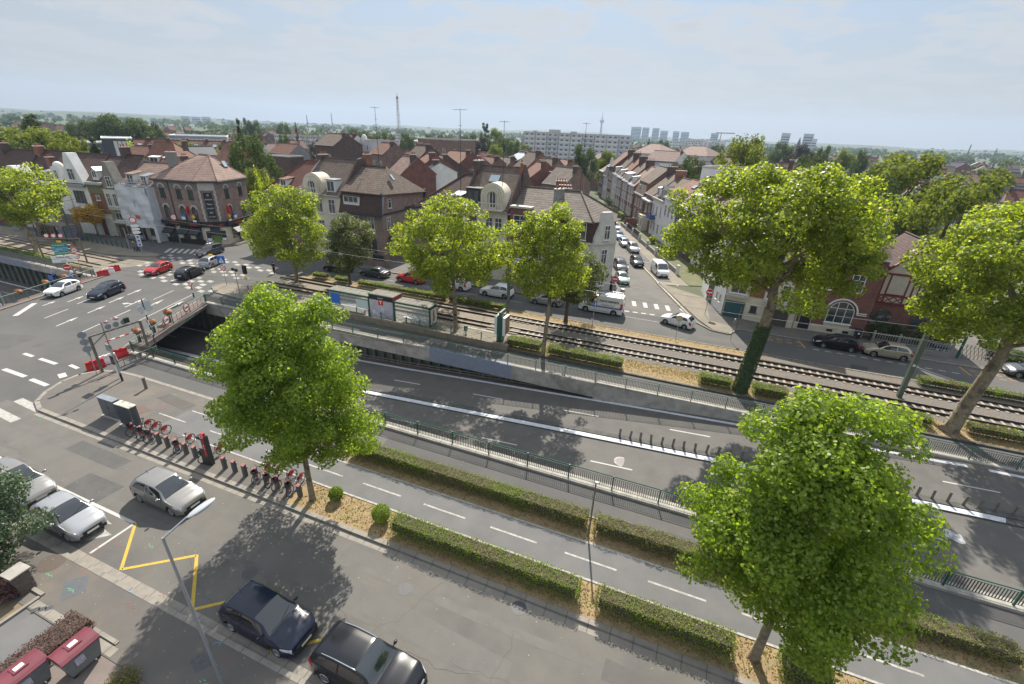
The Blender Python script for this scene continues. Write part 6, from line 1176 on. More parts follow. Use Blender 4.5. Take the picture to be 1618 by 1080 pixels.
for i,(a,b_,ze_,zr_,dep,w_,r_,lb) in enumerate((
  ((646,262),(660,266),12.2,14.8,9,W_brickr,R_orange,'orange roofed brick house behind the brown corner house'),((610,272),(632,276),11.4,14.6,9,W_brickr,R_pink,'pink roofed brick house behind the brown corner house'),((655,268),(668,272),11.6,13.5,8,W_white,R_zinc,'white rear extension with stacked balconies'),
  ((672,262),(686,264),11.6,14.0,8,W_brickd,R_brown,'dark brick rear house with white dormer behind the lane'),((688,256),(722,262),11.8,14.8,12,W_brickr,R_orange,'long brick gable with an orange brown roof behind the lane'),((640,246),(662,250),13.0,15.8,8,W_brickd,R_brown,'dark brick house with a big chimney left of the flat topped block'),
  ((727,266),(748,268),10.6,13.0,8,W_brick,R_pink,'pinkish roof right of the flat topped block'),((749,262),(770,264),11.0,13.4,8,W_brick,R_red,'reddish roof behind the arch gabled house'),((772,262),(797,264),11.0,13.4,8,W_brick,R_brown,'brown roof behind the skylight house'),((800,250),(818,252),13.0,14.6,8,W_brickd,R_zinc,'zinc roofed brick house left of the slab of flats'),
  ((812,262),(832,264),11.8,15.4,9,W_brick,R_brown,'dark gable behind the skylight house'),((836,272),(858,276),11.0,14.4,9,W_brick,R_brown,'gable ended house in the rear row below the slab of flats'),((858,286),(893,292),10.0,13.2,9,W_brick,R_grey,'brown gable wall right behind the long grey brown roof'),((822,276),(838,280),10.6,13.6,9,W_brickr,R_orange,'narrow orange roof in the rear row'),((870,264),(886,266),10.0,12.4,8,W_brick,R_orange,'small orange roof at the end of the rear row'),
  ((760,268),(800,272),9.6,11.8,7,W_brickd,R_dred,'low dark red roofs behind the skylight house'),((585,242),(606,240),13.2,15.8,8,W_brick,R_orange,'small orange roof right of the domed villa'),((700,244),(730,246),13.0,13.0,8,W_brick,R_flat,'low brick annex before the flat topped block'))):
    t,rf=rhouse(lb,a,b_,ze_,zr_,dep,w_,r_,ch=2 if i % 2 else 1);done(t)
# flats
def flats(label,a,b_,zt,dd,floors,dep,wall,band,bays,name='apartment_block'):
    p0,p1=far(*a,dd),far(*b_,dd*.98);t,rf=house(label,p0,p1,dep,zt,zt,wall,R_flat,'flat',name=name,cat='apartment block');W=t['_w'];fh=(zt-1)/floors
    for i in range(bays):
        x0,x1=W*i/bays,W*(i+1)/bays
        if i % 3==2:
            b=MB();[b.box(x0+.3,x1-.3,-.6,0,1+fh*j,1+fh*j+.9) for j in range(floors)];b.build('balcony_stack',W_lilac,t)
        else:
            b=MB();[b.box(x0+.1,x1-.1,-.12,0,1+fh*j,1+fh*j+1.1) for j in range(floors)];b.build('spandrel_panel',band,t)
        for j in range(floors):
            for k in (0.28,.72):add_win(t,'F',x0+(x1-x0)*k,1+fh*j+1.3,(x1-x0)*.22,fh*.38,nv=2,nh=0,sill=False,off=.02 if i % 3 != 2 else 0)
        MB().box(x0-.15,x0+.15,-.4,0,0,zt).build('pier',W_brickp,t)
    done(t);return t,rf
t,rf=flats('long white and brick slab of flats left of centre skyline',(828,207),(998,218),20.3,370,6,14,W_lilac,frame_w,9)
W_=50;mb=MB();mb.box(18,26,3,8,20.2,22.6);mb.box(34,38,3,8,20.2,21.8);mb.box(6,9,3,8,20.2,21.4);mb.build('roof_plant',W_pale,t)
flats('long low pale flats behind the brown gabled house',(432,209),(520,211),12,374,4,12,W_pale,W_white,10);flats('tall pale flats below the lattice mast',(617,211),(637,211),13,500,5,12,W_pale,W_white,3)
flats('long low flats continuing behind the domed villa',(524,210),(616,213),13,410,4,12,W_pale,W_white,10)
# modern dark flats on the left
t,rf=house('dark panelled modern flats with a white roof edge and white balconies',far(156,209,200),far(206,209,200),14,13.2,13.2,mat('dark_cladding',(.05,.052,.065),.6,(.065,.066,.08),.5),W_white,'flat',name='apartment_block',cat='apartment block',trim=W_white);W_=t['_w']
for u_ in (.42,.56,.70,.84):add_win(t,'F',W_*u_,8.4,.9,4.2,nv=1,nh=2,kind='s',fm=frame_w)
for u_ in (.2,.6,.75):add_win(t,'F',W_*u_,3,1.6,2.0,kind='g')
b=MB();b.box(-3,W_*.5,-2.5,0,0,6.2);b.box(-3,W_*.55,-3.0,-.1,6.2,7.6,1);b.build('balcony_block',[W_white,W_white],t);row_windows(t,'F',(-1.5,1.0,3.0),(3.6,),1.6,2.0,off=2.5,fm=frame_d);done(t)
t,rf=house('grey flat roofed wing left of the dark panelled flats',far(107,214,206),far(158,213,206),12,11.6,11.6,mat('grey_cladding',(.16,.17,.20),.6),W_pale,'flat',name='apartment_block',cat='apartment block',trim=W_white);row_windows(t,'F',(3,6,9),(8.5,),1.4,1.6);done(t)
t,rf=house('long grey blue works building with a ribbon of windows',far(264,208,292),far(357,211,290),24,12,12,mat('bluegrey_cladding',(.24,.26,.32),.6),R_zinc,'flat',name='works_building',cat='works',trim=W_white);W_=t['_w'];row_windows(t,'F',[W_*(i+.5)/14 for i in range(14)],(8.6,),W_/17,2.2,nv=4,nh=0,sill=False,kind='s');done(t)
for i,(a,b_,lb) in enumerate((((212,228),(240,229),'left house of the red roofed terrace before the works building'),((240,226),(270,226),'second house of the red roofed terrace before the works building'),((270,227),(300,226),'third house of the red roofed terrace before the works building'),((300,226),(330,226),'fourth house of the red roofed terrace before the works building'),((330,227),(358,227),'right house of the red roofed terrace before the works building'))):
    p0,p1=far(*a,225),far(*b_,225);t,rf=house(lb,p0,p1,11,8,12.2,W_white,R_red,name='terraced_house');W_=t['_w'];row_windows(t,'F',(W_*.25,W_*.75),(2,5),1.4,1.6);skylight(rf,(W_*.3,3,10.4),(1,0,0),(0,5.5,4.2),1.2,1.4);chimney(rf,W_-.4,5.5,11.9,.8,1.8,.9,W_brickd,3);done(t)
# white flats and distant towers
for (a,b_,zt,fl,dep,bays,lb) in (((1058,222),(1118,226),16.5,4,14,6,'long white flats before the wooded skyline'),((1088,218),(1112,221),19.8,4,12,3,'taller white flats behind the long white ones'),((1120,221),(1138,223),18.5,4,12,2,'small white flats right of the long white ones')):
    flats(lb,a,b_,zt,780,fl,dep,W_white,W_white,bays)
def tower(label,px,pyt,wpx,dist,m,name='tower_block',cat='tower block'):
    a,b_=far(px-wpx/2,pyt,dist),far(px+wpx/2,pyt+wpx*.04,dist);t,rf=house(label,(a.x,a.y),(b_.x,b_.y),abs(b_.x-a.x)*.5+8,a.z,a.z,m,R_flat,'flat',name=name,cat=cat);W_=t['_w']
    for j in range(int((a.z-3)/6)):b=MB();b.box(W_*.06,W_*.94,-.3,0,3+j*6,5.6+j*6);b.build('window_band',glass,t)
    done(t)
tw=mat('tower_pale',(.45,.47,.5),.7)
for px,py,wp_,ds,lb in ((1243,210,14,1500,'left one of the two squat distant towers'),(1279,211,16,1450,'right one of the two squat distant towers'),(1287,219,10,1500,'low annex of the right squat tower'),(1006,200,16,2400,'leftmost distant tower of the city skyline'),(1021,201,11,2400,'second distant tower of the city skyline'),(1037,202,11,2400,'third distant tower of the city skyline'),(1050,206,12,2400,'low tower after the third of the city skyline'),(1069,207,10,2400,'narrow tower in the middle of the city skyline'),(1083,208,13,2400,'wide low tower of the city skyline'),(1130,210,12,2000,'lone distant tower beside the crane'),(292,183,14,2300,'left tower of the far left skyline group'),(309,184,14,2300,'middle tower of the far left skyline group'),(325,184,14,2300,'right tower of the far left skyline group')):tower(lb,px,py,wp_,ds,tw)
# the yard behind the half timbered house
t,rf=house('low brown garage house with white shutters and a flat felt roof',at(1402,345,5.5),at(1462,352,5.5),9,5.5,5.5,W_brick,R_flat,'flat',name='garage_house');add_win(t,'F',1.6,2.9,1.7,1.9,kind='s',nv=1,nh=0);add_win(t,'F',6.6,2.9,1.8,1.7,kind='s',nv=1,nh=0);chimney(rf,6,3,5.6,.5,.5,1.2,W_brickr,2);done(t)
t,rf=house('flat zinc roofed extension right of the garage house',at(1462,350,5.2),at(1500,350,5.2),9,5.2,5.2,W_grey,R_zinc,'flat',name='garage_house');done(t)
t,rf=house('low lean to with pale roof sheets below the garage house',at(1400,372,2.8),at(1455,376,2.8),4,2.8,3.2,W_grey,zinc_l,'gable',name='lean_to_shed',cat='shed',over=.1);done(t)
x_,y_=at(1425,394,.6);t=thing('garden_parasol','yellow green square parasol in the yard','parasol',(x_,y_,0));b=MB();r_=2.0
for k in range(4):
    A,B=pi/4+k*pi/2,pi/4+(k+1)*pi/2;b.add([(0,0,3.0),(r_*cos(A),r_*sin(A),2.3),(r_*cos(B),r_*sin(B),2.3),(r_*cos(A),r_*sin(A),2.15),(r_*cos(B),r_*sin(B),2.15)],[(0,1,2),(1,3,4,2)])
b.build('canopy',mat('lime_canvas',(.45,.50,.10),.8),t);MB().tube((0,0,0),(0,0,3.05),.03).build('pole',galv,t)
# ===== scattered roofs of the town beyond: individual houses sharing meshes
PROTOH=[]
for i,(w_,r_,wd,dp,ze_,zr_) in enumerate(((W_brick,R_red,9,9,6,9.8),(W_brickr,R_brown,8,10,6.4,10.4),(W_pale,R_pink,11,9,5.6,9.2),(W_brickd,R_orange,8,9,6.6,10.2),(W_brick,R_slate,14,9,6.2,9.6))):
    t,rf=house('',(0,0),(wd,0),dp,ze_,zr_,w_,r_,name='town_house');row_windows(t,'F',(wd*.25,wd*.75),(1.2,3.8),1.2,1.5);chimney(rf,.5,dp/2,zr_-.3,.8,1.4,1.0,W_brickd,3);done(t);PROTOH.append(t)
hr_=random.Random(77);usedh=set();taken=[]
desc=['red roofed brick house','brown roofed red brick house','pale house with a pinkish roof','orange roofed dark brick house','long slate roofed house']
# rows of roofs: bearing by photo x at the horizon, distance
cnt=0
for band,(d0,d1,n_) in enumerate(((170,260,90),(260,400,130),(400,750,150))):
    for i in range(n_):
        px=hr_.uniform(-40,1660);ds=hr_.uniform(d0,d1)
        if band==0 and (px<470 or 800<px<1010):continue
        if band==1 and 820<px<1000:continue
        p=far(px,200,ds)
        if any((p.x-q_[0])**2+(p.y-q_[1])**2<130 for q_ in taken):continue
        taken.append((p.x,p.y));k=hr_.randrange(5);o=PROTOH[k] if k not in usedh else copy_tree(PROTOH[k]);usedh.add(k)
        side='left' if px<560 else ('middle' if px<1080 else 'right')
        place(o,(p.x,p.y,0),hr_.choice([.1,-.36,1.2,-1.93,-.1])+hr_.uniform(-.1,.1),f'small distant {desc[k]} among trees on the {side} of the town',f'distant {desc[k]}s on the {side}',1.0+.1*hr_.random());o.name='town_house';cnt+=1
for k in range(5):
    if k not in usedh:place(PROTOH[k],(200+k*30,400,0),0,f'small distant {desc[k]} far right','distant houses')
# distant trees one can tell apart, then wooded masses
tr_=random.Random(31);tkinds=['round','warm','round','copper','round','poplar','warm']
for i in range(150):
    px=tr_.uniform(-40,1660);ds=170+tr_.random()**.8*560;p=far(px,200,ds)
    if ds<270 and (px<470 or 815<px<1000):continue
    if 230<ds<330 and 820<px<1000:continue
    if any((p.x-q_[0])**2+(p.y-q_[1])**2<60 for q_ in taken):continue
    taken.append((p.x,p.y));k=tr_.choice(tkinds);side='left' if px<560 else ('middle' if px<1080 else 'right')
    nm={'round':'dark green broadleaf','warm':'yellowish green broadleaf','copper':'brownish leaved','poplar':'slim upright'}[k]
    put_tree(k,(p.x,p.y),tr_.uniform(3.5,6.5) if k != 'poplar' else 3,tr_.uniform(8,14),f'distant {nm} tree among the houses on the {side} of the town',f'distant {nm} trees on the {side}',tr_.uniform(0,6))
# woods: belts of tree crowns thinning to the horizon
rng=np.random.default_rng(404);Pw=[];Sw=[]
for (d0,d1,n_,h0_,h1_) in ((560,900,13000,2,14),(900,1500,17000,3,18),(1500,2800,22000,4,22),(2800,4300,16000,8,30)):
    nc=n_//26
    ang=rng.uniform(-62,62,nc);ds=rng.uniform(d0,d1,nc);keep=np.sin(ang*.9+ds*.004)+np.sin(ang*.37+ds*.011)+rng.normal(size=nc)*.5>-.35;ang,ds=ang[keep],ds[keep]
    th=np.radians(ang)+YAW;cx,cy=np.sin(th)*ds,np.cos(th)*ds;rr=rng.uniform(.6,1.5,len(cx))*(h1_*.5);idx=np.repeat(np.arange(len(cx)),26);d=rndir(rng,len(idx));d[:,2]=np.abs(d[:,2])
    hh=rng.uniform(.6,1.0,len(cx))*h1_*.62
    Pw.append(np.stack([cx[idx]+d[:,0]*rr[idx],cy[idx]+d[:,1]*rr[idx],h0_*.5+d[:,2]*hh[idx]],1));Sw.append(np.full(len(idx),(1.5+d1/420.)))
P=np.vstack(Pw);Sz=np.concatenate(Sw)*rng.uniform(.7,1.3,len(P));o=leaf_mesh('woodland',P,rng.normal(size=P.shape)*.6+[0,-.3,.8],Sz,LEAF6,leaf_far,rng);tag(o,'far-off woods and treetops stretching to the skyline','woodland',kind='stuff')
# hills on the skyline
def hills(name,dist,prof,m):
    mb=MB();n=90
    for i in range(n):
        A0,A1=rad(-64+128*i/n)+YAW,rad(-64+128*(i+1)/n)+YAW;h0_,h1_=prof(-64+128*i/n),prof(-64+128*(i+1)/n)
        for (a,b_) in ((0,.55),(.55,1),(1,1.5)):
            f=lambda q,h:-2 if q==0 or q==1.5 else (h*.8 if q==.55 else h)
            P_=[(sin(A0)*(dist+a*500),cos(A0)*(dist+a*500),f(a,h0_)),(sin(A1)*(dist+a*500),cos(A1)*(dist+a*500),f(a,h1_)),(sin(A1)*(dist+b_*500),cos(A1)*(dist+b_*500),f(b_,h1_)),(sin(A0)*(dist+b_*500),cos(A0)*(dist+b_*500),f(b_,h0_))]
            mb.add(P_,[(0,1,2,3)])
    tag(mb.build(name,m,smooth=True,ang=80),kind='structure')
hm=mat('wooded_hill',(.05,.07,.03),.95,(.08,.095,.045),.02)
hills('hills',3900,lambda a:30+8*sin(a*.11+1)+5*sin(a*.31)+2.5*sin(a*.9)+1.5*sin(a*2.3),hm)
hills('low_hills',2500,lambda a:19+5*sin(a*.17+2)+3*sin(a*.43)+2*sin(a*1.3)+1.2*sin(a*3.1),hm)
# masts, aerials, tv tower, crane
def lattice_mast(label,px,pyt,dist,w_,red=True,name='lattice_mast',cat='mast'):
    p=far(px,pyt,dist);h=p.z;t=thing(name,label,cat,(p.x,p.y,0));b=MB();n=int(h/(w_*1.1))
    for k in range(n):
        z0_,z1_=h*.94*k/n,h*.94*(k+1)/n;wa,wb=w_*(1-.55*k/n),w_*(1-.55*(k+1)/n)
        for s_ in ((-1,-1),(1,-1),(1,1),(-1,1)):b.tube((s_[0]*wa/2,s_[1]*wa/2,z0_),(s_[0]*wb/2,s_[1]*wb/2,z1_),w_*.05,n=4,k=k % 2)
        b.tube((-wa/2,-wa/2,z0_),(wb/2,-wb/2,z1_),w_*.04,n=4,k=k % 2);b.tube((wa/2,wa/2,z0_),(-wb/2,wb/2,z1_),w_*.04,n=4,k=k % 2)
    b.build('lattice',[bar_grey,white_plastic if not red else mat('mast_red',(.35,.06,.05),.6)],t);MB().tube((0,0,h*.94),(0,0,h),w_*.06).tube((0,0,h*.90),(0,0,h*.945),w_*.4,w_*.25,8).build('tip',dark_metal,t)
lattice_mast('tall red and white lattice mast rising above the skyline',627,147,620,3.2)
p=far(953,174,2400);t=thing('television_tower','slim television tower with a round pod on the skyline','tower',(p.x,p.y,0));h=p.z;b=MB();b.tube((0,0,0),(0,0,h*.68),5.5,3.6,12);b.tube((0,0,h*.68),(0,0,h),1.6,.6,8);b.build('shaft',tw,t)
b=MB();b.tube((0,0,h*.58),(0,0,h*.62),5,10,14);b.tube((0,0,h*.62),(0,0,h*.68),10,10,14);b.tube((0,0,h*.72),(0,0,h*.735),7,7,12);b.tube((0,0,h*.78),(0,0,h*.79),5,5,12);b.build('pod',tw,t)
def aerial(label,px,pyt,dist,zb,n_el=6,w_=1.6):
    p=far(px,pyt,dist);t=thing('rooftop_aerial',label,'aerial',(p.x,p.y,zb));h=p.z-zb;MB().tube((0,0,0),(0,0,h),.05,.03,6).build('mast',dark_metal,t);b=MB();b.tube((-w_/2,0,h-.15),(w_/2,0,h-.15),.025,n=5)
    for i in range(n_el):x_=-w_/2+w_*i/(n_el-1);b.tube((x_,-.35,h-.15),(x_,.35,h-.15),.02,n=4)
    b.tube((0,-.5,h*.82),(0,.5,h*.82),.025,n=4);b.tube((-.5,0,h*.74),(.5,0,h*.74),.025,n=4);b.tube((-.35,0,h*.66),(.35,0,h*.66),.025,n=4);b.build('elements',dark_metal,t)
aerial('tall television aerial left of the lattice mast',592,168,88,12.5);aerial('widest television aerial on a very tall pole behind the arch gabled house',727,171,70,11,7,2.0);aerial('cross shaped television aerial above the skylight roof',797,190,66,12,4,1.2);aerial('small television aerial before the slab of flats',927,193,80,10,5,1.1)
p=far(1140,209,1300);t=thing('tower_crane','distant tower crane beside the lone skyline tower','crane',(p.x,p.y,0));MB().tube((0,0,0),(0,0,p.z),1.2,n=4).build('mast',mat('crane_red',(.4,.12,.08),.6),t);MB().box(-12,30,-1,1,p.z-2,p.z).build('jib',mat('crane_red',(0,0,0)),t)
for px,py,ds,lb in ((484,181,1600,'distant chimney on the wooded ridge left of the lattice mast'),(523,178,2000,'thin distant mast on the ridge above the long flats'),(1576,234,900,'distant leaning pylon at the right skyline'),(1535,228,900,'thin distant pole at the right skyline')):
    p=far(px,py,ds);t=tag(MB().tube((0,0,0),(0,0,p.z),ds/1100,ds/1700,6).build('distant_mast',bar_grey),lb,'mast');t.location=(p.x,p.y,0)
p=far(1265,216,1000);t=thing('church_steeple','distant pointed church steeple between the two squat towers','church',(p.x,p.y,0));MB().box(-3,3,-3,3,0,p.z*.6).build('steeple_wall',W_brick,t);MB().tube((0,0,p.z*.6),(0,0,p.z),3.4,.1,6).build('spire',R_slate,t)
# ------------------------------------------------------------ cars
def paint(name,c,metal=.0,rough=.3,coat=.6):return mat(name,c,rough,tuple(x*1.06 for x in c),40,metal=metal,coat=coat,spec=.35)
P_silver=paint('silver_paint',(.38,.39,.41),.5);P_grey=paint('warm_grey_paint',(.28,.27,.26),.5);P_black=paint('black_paint',(.007,.008,.013),coat=.35);P_navy=paint('navy_paint',(.007,.012,.032),.0,coat=.4)
P_white=paint('white_paint_car',(.72,.72,.71));P_red=paint('red_paint',(.42,.012,.014));P_beige=paint('beige_paint',(.40,.36,.28),.4);P_dgrey=paint('dark_grey_paint',(.07,.075,.085),.3);P_green=paint('grey_green_paint',(.30,.38,.36),.3);P_blue=paint('blue_paint',(.12,.2,.35),.3);P_wine=paint('wine_paint',(.08,.01,.015))
car_glass=mat('car_glass',(.012,.016,.020),.03,spec=1.0,coat=.6);tyre_m=mat('tyre',(.018,.018,.019),.85);rim_m=mat('alloy_rim',(.48,.49,.50),.3,metal=.8);hub_m=mat('plastic_hubcap',(.40,.41,.42),.45,metal=.3)
trim_m=mat('car_trim_black',(.02,.021,.022),.55);lamp_w=mat('headlight_glass',(.62,.66,.70),.08,(.35,.38,.42),25,spec=.9,coat=.5);lamp_r=mat('tail_light_glass',(.35,.008,.01),.15,spec=.8);plate_m=mat('number_plate',(.68,.68,.62),.5);chrome=mat('chrome',(.65,.66,.68),.12,metal=1.0)
def interp(tab,x):
    if x<=tab[0][0]:return tab[0][1]
    for (a,b),(c,d) in zip(tab,tab[1:]):
        if x<=c:
            t=(x-a)/(c-a);t=t*t*(3-2*t)*.5+t*.5;return b+(d-b)*t
    return tab[-1][1]
class Shape:
    # nose at x=L/2, tail at -L/2 ; s = distance from the nose
    def __init__(s,L,W,H,top,belt,wb0,wb1,wr,roofw=.74,hood_w=.93,z0=.20):
        s.L,s.W,s.H,s.top,s.belt,s.a0,s.a1,s.r,s.roofw,s.hoodw,s.z0=L,W,H,top,belt,wb0,wb1,wr,roofw,hood_w,z0
    def hw(s,q): # half width at the waist
        L=s.L;e=.0
        if q<.55:e=((.55-q)/.55)**2*.22
        if q>L-.45:e=max(e,((q-(L-.45))/.45)**2*.12)
        return s.W/2-e
    def sect(s,q):
        zt=interp(s.top,q);zb=interp(s.belt,q);w=s.hw(q);z0=s.z0+.02
        if q<.35:z0+=.05*(.35-q)/.35
        for a in (s.a0,s.a1):
            d=abs(q-a)
            if d<s.r+.07:z0=max(z0,math.sqrt(max(0,(s.r+.07)**2-d*d))+s.r*.98)
        zb=min(zb,zt-.03);gh=max(0.,min(1.,(zt-zb-.05)/.3));wr=w*(s.hoodw*(1-gh)+s.roofw*gh)
        zm=max(z0+.03,.58*zb if .58*zb>z0 else z0+.05)
        ws=w*.975
        return [(0.0,z0*0+s.z0+.02),(w*.88,max(z0-.0,s.z0+.02)),(w*.985,z0+.02),(w,max(zm,z0+.04)),(ws,max(zb,z0+.06)),(ws*.985,max(zb,z0+.06)+.012),((ws*(1-.5)+wr*.5),max(zb+.012,(zb+zt)*.5+.0)),(wr,max(zt-.055,zb+.013)),(wr*.86,max(zt-.012,zb+.016)),(wr*.45,max(zt+.012,zb+.017)),(0.0,max(zt+.018,zb+.018))]
    def P(s,q,j,side=1,off=0.0):
        # point on the skin at section position j (float), pushed out by off
        S_=s.sect(q);i=min(len(S_)-2,int(j));f=j-i;a,b=S_[i],S_[i+1];y=a[0]+(b[0]-a[0])*f;z=a[1]+(b[1]-a[1])*f
        return Vector((s.L/2-q,side*y,z))
    def Pn(s,q,j,side,off):
        p=s.P(q,j,side);e=.03;u=s.P(min(q+e,s.L),j,side)-s.P(max(q-e,0),j,side);v=s.P(q,min(j+.08,9.99),side)-s.P(q,max(j-.08,0),side);n=u.cross(v)
        if n.length<1e-7:return p
        n.normalize();c=Vector((0,0,s.H*.4))
        if n.dot(p-c)<0:n=-n
        return p+n*off
def make_car(label,L=4.2,W=1.72,H=1.46,kind='hatch',body=None,wheel_r=.31,rim=None,rails=False,taxi=False,name='parked_car',doors=5,wing=False,cat='car'):
    k=kind
    if k=='hatch':top=[(0,.58),(.05,.70),(.15,.78),(.5,.90),(.9,.98),(1.08,1.02),(1.7,1.36),(2.05,H-.01),(2.8,H+.01),(L-.50,H-.05),(L-.28,1.26),(L-.10,.96),(L-.03,.88),(L,.60)];belt=[(0,.52),(.15,.72),(.5,.83),(1.1,.92),(2,.96),(3,.99),(L-.3,1.03),(L,.80)]
    elif k=='suv':top=[(0,.70),(.10,.82),(.5,.98),(1.15,1.07),(1.35,1.11),(1.95,1.52),(2.3,H),(3.2,H+.01),(L-.45,H-.06),(L-.22,1.35),(L-.08,1.0),(L,.72)];belt=[(0,.62),(.5,.92),(1.2,1.02),(2,1.06),(3,1.08),(L-.2,1.12),(L,.9)]
    elif k=='mpv':top=[(0,.62),(.10,.74),(.45,.92),(.85,1.02),(1.0,1.06),(1.85,1.52),(2.3,H),(3.2,H+.01),(L-.4,H-.06),(L-.2,1.4),(L-.08,1.0),(L,.7)];belt=[(0,.56),(.5,.84),(1.0,.95),(2,.99),(3,1.02),(L-.2,1.05),(L,.85)]
    elif k=='sedan':top=[(0,.58),(.12,.68),(.6,.82),(1.15,.90),(1.35,.94),(2.05,1.30),(2.45,H),(2.95,H),(3.4,H-.06),(3.95,1.02),(L-.15,.98),(L-.04,.92),(L,.62)];belt=[(0,.54),(.5,.78),(1.1,.87),(2,.90),(3,.92),(3.8,.94),(L,.82)]
    elif k=='van':top=[(0,.62),(.08,.80),(.30,1.00),(.55,1.10),(.7,1.18),(1.45,1.85),(1.75,H),(2.4,H+.01),(L-.3,H),(L-.06,H-.05),(L-.02,1.6),(L,.7)];belt=[(0,.58),(.4,.95),(.8,1.12),(1.5,1.18),(2.3,1.20),(L,1.2)]
    elif k=='bigvan':top=[(0,.66),(.08,.86),(.35,1.12),(.62,1.26),(.75,1.32),(1.45,2.0),(1.9,H-.03),(2.4,H),(L-.3,H),(L-.05,H-.04),(L-.02,1.8),(L,.7)];belt=[(0,.6),(.4,1.05),(.8,1.26),(1.5,1.30),(2.3,1.30),(L,1.3)]
    a0={'hatch':.80,'suv':.85,'mpv':.80,'sedan':.85,'van':.85,'bigvan':.92}[k];a1=L-{'hatch':.75,'suv':.80,'mpv':.80,'sedan':.95,'van':.85,'bigvan':1.0}[k]
    roofw={'van':.86,'bigvan':.90,'suv':.76}.get(k,.73);sh=Shape(L,W,H,top,belt,a0,a1,wheel_r,roofw)
    t=thing(name,label,cat);body=body or P_silver
    # body skin
    qs=sorted(set([round(x,3) for x in list(np.linspace(0,L,44))+[a0+s_*(wheel_r+.07)*f for s_ in (-1,1) for f in (1,.92,.7,.35,0)]+[a1+s_*(wheel_r+.07)*f for s_ in (-1,1) for f in (1,.92,.7,.35,0)]+[.02,.06,L-.02,L-.05] if 0<=x<=L]))
    b=MB();nS=11;ring_n=nS*2-2
    for q in qs:
        S_=sh.sect(q);full=[(sh.L/2-q,y,z) for y,z in S_]+[(sh.L/2-q,-y,z) for y,z in S_[-2:0:-1]]
        b.v+=full
    for i in range(len(qs)-1):
        for j in range(ring_n):
            a=i*ring_n+j;c=i*ring_n+(j+1) % ring_n;b.f.append((a,c,c+ring_n,a+ring_n));low=j in (0,ring_n-1);b.m.append(1 if low else 0)
    b.f.append(tuple(range(ring_n))[::-1]);b.m.append(0);o_=(len(qs)-1)*ring_n;b.f.append(tuple(range(o_,o_+ring_n)));b.m.append(0)
    bo=b.build('body',[body,trim_m],t,smooth=True,ang=32)
    # glass patches
    def patch(q0,q1,j0,j1,side,nm,m_,off=.006,nq=8,nj=4,qf=None,kid=None):
        mb=MB();g_=[]
        for a in range(nq+1):
            row=[]
            for c in range(nj+1):
                j=j0+(j1-j0)*c/nj;lo,hi=(q0,q1) if qf is None else qf(c/nj);q=lo+(hi-lo)*a/nq
                row.append(sh.Pn(q,j,side,off))
            g_.append(row)
        vs=[tuple(p) for r in g_ for p in r];fs=[(a*(nj+1)+c,a*(nj+1)+c+1,(a+1)*(nj+1)+c+1,(a+1)*(nj+1)+c) for a in range(nq) for c in range(nj)]
        mb.add(vs,fs);return mb.build(nm,m_,kid or t,smooth=True,ang=60)
    ws0={'hatch':1.10,'suv':1.37,'mpv':1.02,'sedan':1.37,'van':.72,'bigvan':.77}[k];ws1={'hatch':1.98,'suv':2.25,'mpv':2.22,'sedan':2.38,'van':1.68,'bigvan':1.6}[k]
    def across(q0,q1,nm,m_=car_glass,off=.008,jlo=7.6,wfac=1.0):
        mb=MB();nq,n=8,10;vs=[]
        for a in range(nq+1):
            q=q0+(q1-q0)*a/nq;half=[sh.Pn(q,jlo+(10-jlo)*c/5,1,off) for c in range(6)];row=half+[Vector((p.x,-p.y,p.z)) for p in half[-2::-1]];vs+=[tuple(p) for p in row]
        w_=11;mb.add(vs,[(a*w_+c,a*w_+c+1,(a+1)*w_+c+1,(a+1)*w_+c) for a in range(nq) for c in range(w_-1)]);return mb.build(nm,m_,t,smooth=True,ang=60)
    across(ws0,ws1,'windscreen')
    if k in ('hatch',):across(L-.56,L-.16,'rear_window',jlo=7.4)
    elif k in ('suv','mpv'):across(L-.42,L-.16,'rear_window',jlo=7.4)
    elif k=='sedan':across(3.35,3.90,'rear_window')
    rr0={'hatch':L-.62,'suv':L-.55,'mpv':L-.5,'sedan':3.55,'van':2.35,'bigvan':2.25}[k];fr0={'hatch':1.52,'suv':1.75,'mpv':1.45,'sedan':1.8,'van':1.25,'bigvan':1.25}[k]
    mid={'van':rr0,'bigvan':rr0}.get(k,(fr0+rr0)/2+.12)
    for side in (1,-1):
        fl=lambda c:(fr0-.32+.45*c,mid-.05)
        patch(0,0,5.25,6.85,side,'side_window',car_glass,qf=fl)
        if k not in ('van','bigvan'):
            if k=='mpv':
                m2=mid+(rr0-mid)*.58;patch(mid+.04,m2-.03,5.25,6.85,side,'side_window',car_glass);patch(0,0,5.3,6.8,side,'side_window',car_glass,qf=lambda c:(m2+.03,rr0+.12-.12*c))
            else:patch(0,0,5.25,6.8,side,'side_window',car_glass,qf=lambda c:(mid+.04,rr0+.14-(.34 if k=='sedan' else .24)*c))
        # wheels
        for q in (a0,a1):
            x=L/2-q;wy=side*(W/2-.115);w_=MB();w_.ring((x,wy,wheel_r),(0,1,0),wheel_r-.065,.075,20,6);w_.disc((x,wy-side*.04,wheel_r),(0,1,0),wheel_r*.8,.06,16);wo=w_.build('wheel',tyre_m,t,smooth=True)
            r_=MB();yy=wy+side*.055;r_.disc((x,yy-side*.02,wheel_r),(0,1,0),wheel_r*.66,.02,18,k=1);r_.ring((x,yy,wheel_r),(0,1,0),wheel_r*.62,.018,18,4)
            for n_ in range(5):
                A=2*pi*n_/5+.3;r_.tube((x,yy,wheel_r),(x+cos(A)*wheel_r*.6,yy,wheel_r+sin(A)*wheel_r*.6),.035,.028,4)
